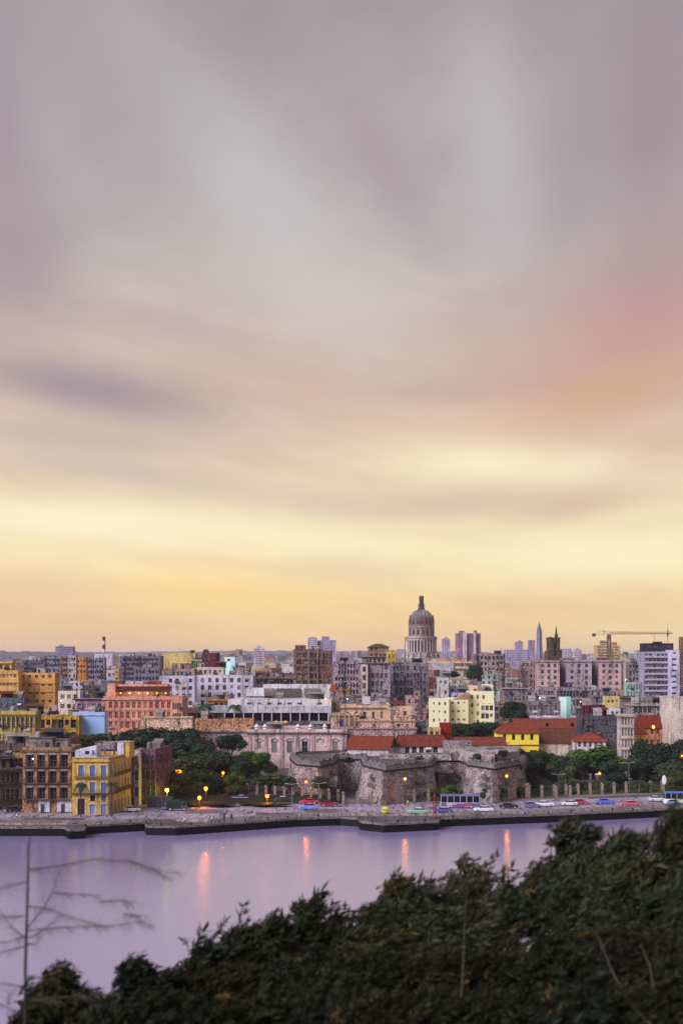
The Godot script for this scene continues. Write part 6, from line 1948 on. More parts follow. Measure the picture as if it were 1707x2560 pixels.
	# pale garden wall and steps on the lawn side
	for w in [[1300, 1396, 1946, 1962, 450.0, "5c5654", "low dark garden wall beside the far bastion"], [1310, 1400, 1934, 1938, 490.0, "b4a08c", "thin pale retaining wall at the top of the lawn strip"], [1600, 1664, 1944, 1953, 470.0, "7a5f50", "brown low wall beyond the palms under the dark trees"]]:
		var dd: float = w[4]
		var mm := MB.new()
		var y1 := Yv(w[2], dd)
		var y0 := ground(dd)
		mm.box(Vector3(0, (y1 - y0) / 2, 0), Vector3(X(w[1], dd) - X(w[0], dd), y1 - y0, 0.7))
		mm.box(Vector3(0, y1 - y0 + 0.06, 0), Vector3(X(w[1], dd) - X(w[0], dd) + 0.2, 0.12, 0.9))
		var o := put("garden_wall", mm, hexm(w[5], "grime", 0.95, 6.0), self)
		o.position = Vector3(X((w[0] + w[1]) / 2.0, dd), y0, -dd)
		tag(o, w[6] if w.size() > 6 else w[5] if false else w[5], "wall")
		o.set_meta("label", ["low dark garden wall beside the far bastion", "thin pale retaining wall at the top of the lawn strip", "brown low wall beyond the palms under the dark trees"][[1300, 1310, 1600].find(w[0])])

# ---------------------------------------------------------------- vehicles
func wheel(t: Node3D, at: Vector3, r: float) -> void:
	var m := MB.new()
	m.tube(at + Vector3(0, 0, -0.11), at + Vector3(0, 0, 0.11), r, r, 14)
	var w := put("wheel", m, hexm("18181a", "none", 0.85), t)
	m = MB.new()
	m.tube(at + Vector3(0, 0, -0.12), at + Vector3(0, 0, 0.12), r * 0.6, r * 0.6, 12)
	put("rim", m, hexm("b0b0b4", "none", 0.35), w)

func loft(m: MB, secs: Array) -> void: # secs: [x, half width, y bottom, y top, tuck of the top edge]
	var rings := []
	for s in secs:
		var w: float = s[1]
		var y0: float = s[2]
		var y1: float = s[3]
		var k: float = s[4]
		rings.append([Vector3(s[0], y0, w * 0.96), Vector3(s[0], lerpf(y0, y1, 0.55), w), Vector3(s[0], lerpf(y0, y1, 0.88), w - k * 0.3), Vector3(s[0], y1, w - k), Vector3(s[0], y1, -(w - k)), Vector3(s[0], lerpf(y0, y1, 0.88), -(w - k * 0.3)), Vector3(s[0], lerpf(y0, y1, 0.55), -w), Vector3(s[0], y0, -w * 0.96)])
	for i in rings.size() - 1:
		for j in 8:
			var a: Vector3 = rings[i][j]
			var b: Vector3 = rings[i][(j + 1) % 8]
			var c: Vector3 = rings[i + 1][(j + 1) % 8]
			var dd: Vector3 = rings[i + 1][j]
			var mid := (a + b + c + dd) / 4.0
			var o := mid - Vector3(mid.x, (secs[i][2] + secs[i][3]) / 2, 0)
			m.face(a, b, c, dd, o)
	for e in [0, rings.size() - 1]:
		var r: Array = rings[e]
		var c := Vector3(secs[e][0], (secs[e][2] + secs[e][3]) / 2, 0)
		for j in 8:
			m.flat(c, r[j], r[(j + 1) % 8], Vector3(-1 if e == 0 else 1, 0, 0))

func car(label: String, px: float, yb: float, body: String, roof: String, yaw: float, old := true, elev := 2.03) -> Node3D:
	var d := D(yb, elev)
	var t := thing("parked_car" if absf(yaw) < 900 else "car", label, "car", Vector3(X(px, d), elev, -d), deg_to_rad(yaw), "cars along the waterfront")
	var L := 4.9 if old else 4.1
	var bm := MB.new()
	if old:
		loft(bm, [[-L / 2, 0.72, 0.42, 0.78, 0.08], [-L / 2 + 0.15, 0.88, 0.32, 0.92, 0.1], [-1.1, 0.92, 0.26, 1.0, 0.12], [0.9, 0.92, 0.26, 1.02, 0.12], [L / 2 - 0.5, 0.88, 0.28, 0.96, 0.14], [L / 2 - 0.05, 0.8, 0.34, 0.86, 0.12], [L / 2, 0.7, 0.42, 0.76, 0.1]])
	else:
		loft(bm, [[-L / 2, 0.72, 0.4, 0.85, 0.06], [-L / 2 + 0.1, 0.82, 0.28, 0.95, 0.08], [0.9, 0.84, 0.24, 0.96, 0.1], [L / 2 - 0.15, 0.8, 0.26, 0.76, 0.1], [L / 2, 0.7, 0.36, 0.66, 0.08]])
	var paint := hexm(body, "none", 0.3).duplicate()
	paint.clearcoat_enabled = true
	paint.clearcoat = 0.6
	put("body", bm, paint, t)
	var gm := MB.new()
	var off := -0.25 if old else -0.35
	loft(gm, [[off - 1.25, 0.72, 0.96, 1.0, 0.02], [off - 0.75, 0.72, 0.96, 1.38, 0.14], [off + 0.65, 0.72, 0.96, 1.4, 0.14], [off + 1.3, 0.72, 0.96, 1.0, 0.02]])
	put("window", gm, glass("181a20"), t)
	var rm := MB.new()
	loft(rm, [[off - 0.82, 0.6, 1.36, 1.4, 0.05], [off - 0.55, 0.62, 1.37, 1.47, 0.1], [off + 0.45, 0.62, 1.37, 1.48, 0.1], [off + 0.72, 0.6, 1.36, 1.41, 0.05]])
	for sx in [-0.8, 0.0, 0.68]:
		for sz in [-1.0, 1.0]:
			rm.bar(Vector3(off + sx * 1.1, 0.98, sz * 0.725), Vector3(off + sx * 0.95, 1.38, sz * 0.6), 0.06)
	put("roof", rm, hexm(roof, "none", 0.35), t)
	for sx in [-L * 0.3, L * 0.31]:
		for sz in [-0.78, 0.78]:
			wheel(t, Vector3(sx, 0.33, sz), 0.33)
	for sx in [-1.0, 1.0]:
		var b := MB.new()
		b.box(Vector3(sx * (L / 2 + 0.04), 0.46, 0), Vector3(0.12, 0.16, 1.6))
		put("bumper", b, hexm("c0c0c4", "none", 0.25), t)
		for sz in [-0.58, 0.58]:
			var h := MB.new()
			h.tube(Vector3(sx * (L / 2 - 0.06), 0.68, sz), Vector3(sx * (L / 2 + 0.03), 0.68, sz), 0.11, 0.1, 10)
			put("headlight" if sx > 0.0 else "tail_light", h, hexm("e8e4dc" if sx > 0.0 else "a01818", "none", 0.2), t)
	return t

func bus(label: String, x0: float, x1: float, yb: float, body: String, stripe: String, glassy: float, open_top: bool, extra: Array) -> void:
	var d := D(yb, 2.03)
	var L := (x1 - x0) / F * d
	var t := thing("tour_bus" if open_top else "coach", label, "bus", Vector3(X((x0 + x1) / 2, d), 2.03, -d), deg_to_rad(-2))
	var H := 3.5 if open_top else 3.35
	var w := 1.25
	var m := MB.new()
	var mid := 1.55
	loft(m, [[-L / 2, w * 0.9, 0.4, mid, 0.02], [-L / 2 + 0.25, w, 0.32, mid, 0.0], [L / 2 - 0.25, w, 0.32, mid, 0.0], [L / 2, w * 0.9, 0.4, mid, 0.02]])
	put("body", m, hexm(body, "none", 0.35), t)
	m = MB.new()
	loft(m, [[-L / 2 + 0.02, w * 0.9, mid, H - 0.35, 0.05], [-L / 2 + 0.3, w - 0.02, mid, H - 0.35, 0.03], [L / 2 - 0.3, w - 0.02, mid, H - 0.35, 0.03], [L / 2 - 0.06, w * 0.88, mid, H - 0.35, 0.08]])
	put("window_band", m, glass("1a1e28"), t)
	m = MB.new()
	if open_top:
		m.box(Vector3(0, H - 0.2, w - 0.05), Vector3(L - 0.1, 0.3, 0.1))
		m.box(Vector3(0, H - 0.2, -w + 0.05), Vector3(L - 0.1, 0.3, 0.1))
		m.box(Vector3(-L / 2 + 0.1, H - 0.2, 0), Vector3(0.1, 0.3, 2 * w - 0.2))
		m.box(Vector3(L / 2 - 0.1, H - 0.2, 0), Vector3(0.1, 0.3, 2 * w - 0.2))
		m.box(Vector3(0, H - 0.33, 0), Vector3(L - 0.3, 0.05, 2 * w - 0.3))
		put("upper_rail", m, hexm("7a6c9c", "none", 0.4), t)
	else:
		loft(m, [[-L / 2, w * 0.9, H - 0.35, H - 0.06, 0.15], [-L / 2 + 0.4, w, H - 0.35, H, 0.25], [L / 2 - 0.4, w, H - 0.35, H, 0.25], [L / 2 - 0.08, w * 0.9, H - 0.35, H - 0.06, 0.15]])
		put("roof", m, hexm("4c74c8", "none", 0.4), t)
	var n := int(L / 1.5)
	for k in n + 1:
		m = MB.new()
		for sz in [-1.0, 1.0]:
			m.box(Vector3(-L / 2 + 0.2 + (L - 0.4) * k / n, (mid + H - 0.35) / 2, sz * (w - 0.005)), Vector3(0.09, H - 0.35 - mid, 0.05))
		put("window_pillar", m, hexm("d0d0d8", "none", 0.4), t)
	for e in extra: # painted panels along the side: from, to (0..1), bottom, top, colour
		m = MB.new()
		for sz in [-1.0, 1.0]:
			m.box(Vector3(-L / 2 + L * (e[0] + e[1]) / 2, (e[2] + e[3]) / 2, sz * (w + 0.006)), Vector3(L * (e[1] - e[0]), e[3] - e[2], 0.02))
		put("painted_panel", m, hexm(e[4], "none", 0.35), t)
	for sx in [-L * 0.3, L * 0.28]:
		for sz in [-1.1, 1.1]:
			wheel(t, Vector3(sx, 0.48, sz), 0.48)
	for sx in [-1.0, 1.0]:
		for sz in [-0.9, 0.9]:
			m = MB.new()
			m.box(Vector3(sx * (L / 2 + 0.005), 0.75, sz), Vector3(0.06, 0.22, 0.3))
			put("headlight" if sx < 0.0 else "tail_light", m, hexm("f0ece0" if sx < 0.0 else "c83a20", "none", 0.3), t)

func build_vehicles() -> void:
	car("small white car parked beside the yellow corner house", 331, 2029, "dcdce0", "dcdce0", 4, false)
	car("sky blue old saloon driving past the low outwork", 771, 2023, "6f8ee0", "7c98e6", 186)
	car("dark red old car beyond the sky blue saloon", 822, 2016, "8c2430", "7c2028", 3)
	car("crimson old car half hidden behind the sky blue saloon", 772, 2010, "b01f3c", "b8405c", 180)
	car("dark car with a white roof by the low orange lamp", 710, 2004, "30303a", "e0e0ea", 8)
	car("bright red old car among the cars under the park trees", 566, 1999, "c4242c", "a01c24", 4)
	car("violet car beside the bright red car under the park trees", 600, 2001, "8a70c0", "b8a4dc", 176)
	car("pink-mauve car parked behind the orange lamp and white-roofed car", 675, 1999, "b4508c", "cc7cb0", 0, false)
	car("mint green taxi with a white roof beside the harbour beacon", 1044, 2034, "7cc29a", "f0f0ee", 184)
	car("purple old car beside the mint green taxi", 1107, 2032, "57509a", "d8d4e8", 182)
	car("white old car alone on the road beyond the purple car", 1208, 2029, "e2dee2", "e8e6ea", 182)
	car("black old car at the kerb before the far bastion", 1270, 2021, "26262c", "3a3840", 2)
	car("grey-mauve saloon at the kerb beside the gate pillars", 1328, 2018, "6c6a8c", "aeaac4", 3, false)
	car("white saloon between the grey-mauve saloon and the red hatchback", 1361, 2016, "dcdce0", "e6e6ea", 2)
	car("white hatchback beside the red hatchback on the road", 1422, 2014, "e0dee2", "e6e4e8", 182, false)
	car("red hatchback on the road beside the white hatchback", 1450, 2011, "b83040", "c85868", 3, false)
	car("bright blue old saloon on the road before the palms", 1511, 2010, "5068c8", "6f84d8", 3)
	car("rose red convertible with a pale boot on the road", 1573, 2015, "c05468", "d8a0a8", 184)
	car("white estate car on the road beside the coach", 1640, 2003, "dadade", "e2e2e6", 2, false)
	car("silver-blue car passing in front of the coach", 1683, 2012, "8898bc", "a4b0cc", 4, false)
	car("dark saloon parked beneath the pillared balconies at the picture edge", 37, 2029, "2c2c34", "5c5c66", 30)
	car("violet van-like car beside the site hoarding", 418, 2023, "6c5cb4", "a090d8", 90, false)
	bus("open-topped purple and white tour bus before the fortress", 1100, 1199, 2020, "9a96ac", "x", 0.5, true, [[0.02, 0.16, 0.5, 1.4, "6a5890"], [0.16, 0.4, 0.9, 1.45, "b4b0bc"], [0.3, 0.62, 0.45, 1.2, "7c4a7c"], [0.62, 0.8, 0.6, 1.45, "a05060"], [0.8, 0.98, 0.5, 1.3, "585a90"]])
	bus("white and pale yellow coach with a blue roof at the picture edge", 1658, 1765, 2011, "d8dcd8", "x", 0.5, false, [[0.3, 0.98, 0.95, 1.3, "d6cf7c"], [0.02, 0.3, 0.5, 1.45, "eef0f2"]])
	# round yellow three-wheeler on the landing stage
	var d := D(2037, 2.03)
	var t := thing("three_wheeler", "round yellow-green three-wheeled taxi on the promenade", "three-wheeler", Vector3(X(963, d), 2.03, -d), 0.5)
	var m := MB.new()
	m.lathe([[0.0, 0.35], [0.75, 0.4], [0.95, 0.8], [0.95, 1.05], [0.6, 1.08], [0.0, 1.08]], 16)
	put("body", m, hexm("c8c830", "none", 0.35), t)
	m = MB.new()
	m.lathe([[0.95, 1.55], [0.8, 1.8], [0.4, 1.98], [0.0, 2.02]], 16, Vector3(0.1, 0, 0))
	for a in [0.6, 2.2, 4.0, 5.4]:
		m.bar(Vector3(cos(a) * 0.9, 1.0, sin(a) * 0.9), Vector3(cos(a) * 0.92 + 0.1, 1.58, sin(a) * 0.92), 0.07)
	put("hood", m, hexm("d8d040", "none", 0.35), t)
	for p in [Vector3(-0.95, 0.25, 0), Vector3(0.55, 0.25, 0.6), Vector3(0.55, 0.25, -0.6)]:
		wheel(t, p, 0.25)
	# dark green machine by the hoarding
	d = 383.0
	t = thing("works_truck", "dark grey-green works truck standing under the greenish floodlamp", "truck", Vector3(X(442, d), 2.03, -d), 0.15)
	m = MB.new()
	loft(m, [[-2.6, 1.0, 0.6, 2.6, 0.05], [-2.5, 1.05, 0.55, 2.7, 0.1], [0.9, 1.05, 0.55, 2.7, 0.1], [0.95, 1.0, 0.6, 2.6, 0.05]])
	put("cargo_box", m, hexm("3a4a48", "grime", 0.8, 5.0), t)
	m = MB.new()
	loft(m, [[1.05, 0.98, 0.5, 2.1, 0.1], [1.2, 1.0, 0.45, 2.2, 0.12], [2.0, 1.0, 0.45, 2.1, 0.14], [2.6, 0.95, 0.45, 1.3, 0.1], [2.7, 0.9, 0.5, 1.1, 0.1]])
	put("cab", m, hexm("4c5a60", "none", 0.5), t)
	m = MB.new()
	m.box(Vector3(1.7, 1.75, 0), Vector3(0.9, 0.5, 2.03))
	put("window", m, glass("1a1c22"), t)
	for sx in [-1.7, 1.8]:
		for sz in [-0.9, 0.9]:
			wheel(t, Vector3(sx, 0.45, sz), 0.45)

# ---------------------------------------------------------------- people
func person_mesh(walk: float) -> Array: # one continuous body as a smooth field, meshed; returns [skin+clothes surfaces]
	var J := {"hip": Vector3(0, 0.92, 0), "chest": Vector3(0, 1.3, 0), "neck": Vector3(0, 1.5, 0), "head": Vector3(0, 1.64, 0.02)}
	var bones := [[J.hip, J.chest, 0.15, 0.17, 0], [J.chest, J.neck, 0.15, 0.06, 0], [J.neck, J.head + Vector3(0, -0.02, 0), 0.055, 0.06, 1], [J.head, J.head + Vector3(0, 0.06, 0), 0.095, 0.09, 1]]
	for s in [-1.0, 1.0]:
		var sw: float = s * walk
		var hip := Vector3(s * 0.1, 0.9, 0)
		var knee := Vector3(s * 0.11, 0.48, sw * 0.18)
		var foot := Vector3(s * 0.11, 0.07, sw * 0.26 - (0.1 if sw < 0 else 0.0))
		bones.append([hip, knee, 0.095, 0.06, 2])
		bones.append([knee, foot, 0.058, 0.042, 2])
		bones.append([foot, foot + Vector3(0, -0.03, 0.15), 0.045, 0.035, 3])
		var sh := Vector3(s * 0.19, 1.42, 0)
		var el := Vector3(s * 0.25, 1.13, -sw * 0.1)
		var ha := Vector3(s * 0.24, 0.9, -sw * 0.14 + 0.05)
		bones.append([sh, el, 0.052, 0.042, 0])
		bones.append([el, ha, 0.04, 0.03, 1])
		for f in 4:
			bones.append([ha, ha + Vector3((f - 1.5) * 0.018, -0.13 + absf(f - 1.4) * 0.012, 0.02), 0.02, 0.011, 1])
		bones.append([ha, ha + Vector3(-s * 0.03, -0.06, 0.05), 0.018, 0.012, 1])
	var cell := 0.028
	var lo := Vector3(-0.36, -0.02, -0.44)
	var n := Vector3i(26, 63, 32)
	var val := PackedFloat32Array()
	var who := PackedInt32Array()
	val.resize((n.x + 1) * (n.y + 1) * (n.z + 1))
	val.fill(0.2)
	who.resize(val.size())
	var at := func(x: int, y: int, z: int) -> int: return (y * (n.z + 1) + z) * (n.x + 1) + x
	for b in bones:
		var a: Vector3 = b[0]
		var e: Vector3 = b[1]
		var pad: float = maxf(b[2], b[3]) + 0.07
		var m0 := ((a.min(e) - Vector3.ONE * pad - lo) / cell).floor()
		var m1 := ((a.max(e) + Vector3.ONE * pad - lo) / cell).ceil()
		for y in range(maxi(0, int(m0.y)), mini(n.y, int(m1.y)) + 1):
			for z in range(maxi(0, int(m0.z)), mini(n.z, int(m1.z)) + 1):
				for x in range(maxi(0, int(m0.x)), mini(n.x, int(m1.x)) + 1):
					var p := lo + Vector3(x, y, z) * cell
					var t := clampf((p - a).dot(e - a) / maxf((e - a).length_squared(), 1e-6), 0, 1)
					var dist: float = p.distance_to(a.lerp(e, t)) - lerpf(b[2], b[3], t)
					var i: int = at.call(x, y, z)
					var old := val[i]
					if dist < old:
						who[i] = b[4]
					var k := 0.03
					var h := clampf(0.5 + 0.5 * (old - dist) / k, 0, 1)
					val[i] = lerpf(old, dist, h) - k * h * (1 - h)
	var verts := {}
	var vert := func(x: int, y: int, z: int) -> Array:
		var key := (y * 200 + z) * 200 + x
		if verts.has(key):
			return verts[key]
		var s := Vector3.ZERO
		var c := 0
		var cs := []
		for k in 8:
			cs.append(val[at.call(x + (k & 1), y + ((k >> 1) & 1), z + ((k >> 2) & 1))])
		for k in 8:
			for ax in 3:
				var q := k | (1 << ax)
				if q != k and (cs[k] < 0) != (cs[q] < 0):
					var f: float = cs[k] / (cs[k] - cs[q])
					var p := Vector3(k & 1, (k >> 1) & 1, (k >> 2) & 1)
					var r := Vector3(q & 1, (q >> 1) & 1, (q >> 2) & 1)
					s += p.lerp(r, f)
					c += 1
		var pos := lo + (Vector3(x, y, z) + s / maxi(c, 1)) * cell
		var g := Vector3(cs[1] + cs[3] + cs[5] + cs[7] - cs[0] - cs[2] - cs[4] - cs[6], cs[2] + cs[3] + cs[6] + cs[7] - cs[0] - cs[1] - cs[4] - cs[5], cs[4] + cs[5] + cs[6] + cs[7] - cs[0] - cs[1] - cs[2] - cs[3]).normalized()
		verts[key] = [pos, g, who[at.call(x, y, z)]]
		return verts[key]
	var out := [MB.new(), MB.new(), MB.new(), MB.new()]
	for y in range(1, n.y):
		for z in range(1, n.z):
			for x in range(1, n.x):
				var i0 := val[at.call(x, y, z)] < 0
				for ax in 3:
					var o := Vector3i(1 if ax == 0 else 0, 1 if ax == 1 else 0, 1 if ax == 2 else 0)
					if i0 == (val[at.call(x + o.x, y + o.y, z + o.z)] < 0):
						continue
					var q := []
					for k in [[0, 0], [1, 0], [1, 1], [0, 1]]:
						var u: int = k[0]
						var v: int = k[1]
						if ax == 0:
							q.append(vert.call(x, y - u, z - v))
						elif ax == 1:
							q.append(vert.call(x - u, y, z - v))
						else:
							q.append(vert.call(x - u, y - v, z))
					var mb: MB = out[q[0][2]]
					mb.tri(q[0][0], q[1][0], q[2][0], q[0][1], q[1][1], q[2][1])
					mb.tri(q[0][0], q[2][0], q[3][0], q[0][1], q[2][1], q[3][1])
	return out

func build_people() -> void:
	var shapes := [person_mesh(1.0), person_mesh(0.15)]
	var list := [[43, 2050, "e8e4e0", "30303c", 0, 80.0, "person in a white shirt walking on the road below the arcaded house"], [1019, 2016, "c8e030", "2c2c34", 1, 10.0, "person in a bright yellow-green vest standing by the tall orange lamp"], [561, 2056, "6a2020", "241c20", 1, 30.0, "person in dark red standing on the landing stage edge"], [579, 2053, "2a2a34", "1c1c22", 0, 200.0, "person in dark clothes walking along the landing stage"], [530, 2059, "b8b4c0", "3a3444", 1, 150.0, "person in a pale shirt near the landing stage wall"], [462, 2061, "d0ccd4", "4c4a58", 0, 100.0, "person in light clothes at the corner of the landing stage"]]
	for k in list.size():
		var q: Array = list[k]
		var d := D(q[1], 2.04)
		var am := ArrayMesh.new()
		var s: Array = shapes[q[4]]
		s[0].add_to(am, hexm(q[2], "none", 0.9))
		s[1].add_to(am, hexm("6b4636", "none", 0.7))
		s[2].add_to(am, hexm(q[3], "none", 0.9))
		s[3].add_to(am, hexm("1c1816", "none", 0.8))
		var t := thing("person", q[6], "person", Vector3(X(q[0], d), 2.04 if q[1] < 2052 or q[1] == 2016 else 2.12, -d), deg_to_rad(q[5]), "people on the waterfront")
		obj("body", am, t)
		var hm := MB.new()
		hm.lathe([[0.1, 1.66], [0.108, 1.71], [0.085, 1.78], [0.0, 1.81]], 10, Vector3(0, 0, 0.0))
		put("hair", hm, hexm("181412", "none", 0.9), t)

# ---------------------------------------------------------------- trees
var crowns := []
var palm_parts := []

func leaf_material(name: String, spread: float, rough := 0.75) -> StandardMaterial3D:
	if not mats.has(name):
		var m := StandardMaterial3D.new()
		m.vertex_color_use_as_albedo = true
		m.roughness = rough
		m.metallic_specular = 0.25
		m.backlight_enabled = true
		m.backlight = Color(spread, spread, spread)
		mats[name] = m
	return mats[name]

func make_crowns() -> void: # unit crowns about 1 high and 1 wide, of leaf faces on uneven lobes
	for k in 5:
		var r := RandomNumberGenerator.new()
		r.seed = 100 + k
		var m := MB.new()
		m.colored = true
		var lobes := []
		var count := 15
		for i in count:
			var a := r.randf() * TAU
			var rad := sqrt(r.randf()) * 0.36
			var yy := r.randf_range(0.25, 0.78) - rad * 0.4
			lobes.append([Vector3(cos(a) * rad, yy, sin(a) * rad), r.randf_range(0.13, 0.22)])
		for l in lobes:
			var shade := r.randf_range(0.7, 1.25)
			var hue := r.randf()
			for i in 400:
				var dir := Vector3(r.randfn(), r.randfn() * 0.8 + 0.25, r.randfn()).normalized()
				var p: Vector3 = l[0] + dir * l[1] * r.randf_range(0.72, 1.08)
				var n := (dir + Vector3(r.randfn(), r.randfn(), r.randfn()) * 0.45).normalized()
				var u := n.cross(Vector3(r.randfn(), r.randfn(), r.randfn())).normalized()
				var v := n.cross(u)
				var s := r.randf_range(0.018, 0.038)
				var c := Color(0.036, 0.062, 0.032).lerp(Color(0.055, 0.078, 0.03), hue) * shade * r.randf_range(0.75, 1.3)
				m.col = c
				m.quad(p - u * s, p + v * s * 0.8, p + u * s, p - v * s * 0.8, n)
		crowns.append(m.mesh(leaf_material("leaf", 0.3)))
	# trunk with limbs, unit height to the crown's middle
	for k in 2:
		var r := RandomNumberGenerator.new()
		r.seed = 200 + k
		var m := MB.new()
		m.tube(Vector3.ZERO, Vector3(0.02, 0.45, 0.01), 0.035, 0.026, 8)
		for i in 5:
			var a := TAU * i / 5.0 + r.randf()
			var tip := Vector3(cos(a) * 0.3, r.randf_range(0.75, 0.95), sin(a) * 0.3)
			m.tube(Vector3(0.02, 0.42, 0.01), tip * Vector3(0.5, 0.8, 0.5), 0.02, 0.014, 6)
			m.tube(tip * Vector3(0.5, 0.8, 0.5), tip, 0.014, 0.006, 6)
		palm_parts.append(m.mesh(hexm("4a4038", "grime", 0.95, 3.0)))

func tree(label: String, px: float, y0: float, y1: float, wpx: float, d: float, tint := 0, called := "leafy_tree", group := "trees in the waterfront park") -> void:
	var g := ground(d)
	var top := Yv(y0, d)
	var low := maxf(Yv(y1, d), g + 0.4)
	var w := wpx / F * d * 1.22
	var t := thing(called, label, "tree" if called != "garden_shrub" else "shrub", Vector3(X(px, d), g, -d), rng.randf() * TAU, group)
	var c := obj("crown", crowns[rng.randi() % 5], t, Transform3D(Basis.IDENTITY.scaled(Vector3(w, (top - low) * 1.08, w)), Vector3(0, low - g - (top - low) * 0.06, 0)))
	c.set_meta("kind", "stuff")
	if tint == 1:
		var lm: StandardMaterial3D = leaf_material("leaf_bright", 0.35)
		lm.albedo_color = Color(1.1, 1.25, 0.85)
		c.material_override = lm
	elif tint == 2:
		var lm: StandardMaterial3D = leaf_material("leaf_dark", 0.25)
		lm.albedo_color = Color(0.75, 0.8, 0.85)
		c.material_override = lm
	elif tint == 3:
		var lm: StandardMaterial3D = leaf_material("leaf_olive", 0.3)
		lm.albedo_color = Color(1.15, 1.05, 0.85)
		c.material_override = lm
	var th := (low - g) + (top - low) * 0.55
	obj("trunk", palm_parts[rng.randi() % 2], t, Transform3D(Basis.IDENTITY.scaled(Vector3(maxf(w * 0.8, 2.0), th, maxf(w * 0.8, 2.0))), Vector3.ZERO))
	occl.append([px - wpx * 0.42, px + wpx * 0.42, y0 + 5, y1, d])

func palm(label: String, px: float, y0: float, yb: float, d: float, spread: float, droop: float, group: String) -> void:
	var g := Yv(yb, d)
	var hh := Yv(y0, d) - g
	var t := thing("palm_tree", label, "palm", Vector3(X(px, d), g, -d), rng.randf() * TAU, group)
	var m := MB.new()
	var crown := hh - spread * 0.45
	m.tube(Vector3.ZERO, Vector3(0.1, crown * 0.5, 0), 0.22, 0.17, 8)
	m.tube(Vector3(0.1, crown * 0.5, 0), Vector3(0.05, crown, 0), 0.17, 0.15, 8)
	put("trunk", m, hexm("5e5448", "grime", 0.95, 2.0), t)
	for k in 24:
		var a := TAU * k / 24.0 * 1.0 + rng.randf() * 0.3
		var f := MB.new()
		f.colored = true
		f.col = Color(0.05, 0.075, 0.03) * rng.randf_range(0.7, 1.3)
		var out := Vector3(cos(a), 0, sin(a))
		var lift := rng.randf_range(0.1, 1.0)
		var prev := Vector3(0.05, crown, 0)
		for j in 7:
			var q := (j + 1) / 7.0
			var p := Vector3(0.05, crown, 0) + out * spread * q + Vector3.UP * spread * (lift * q - droop * q * q)
			var side := out.cross(Vector3.UP)
			var lw := spread * 0.3 * sin(PI * (0.12 + 0.8 * q))
			for s in [-1.0, 1.0]:
				for z in 2:
					var b := prev.lerp(p, z * 0.5)
					f.flat(b, b.lerp(p, 0.6), b + side * s * lw + out * lw * 0.5 - Vector3.UP * lw * 0.55, Vector3.UP)
			f.bar(prev, p, 0.05)
			prev = p
		put("frond", f, leaf_material("palm_leaf", 0.25), t)

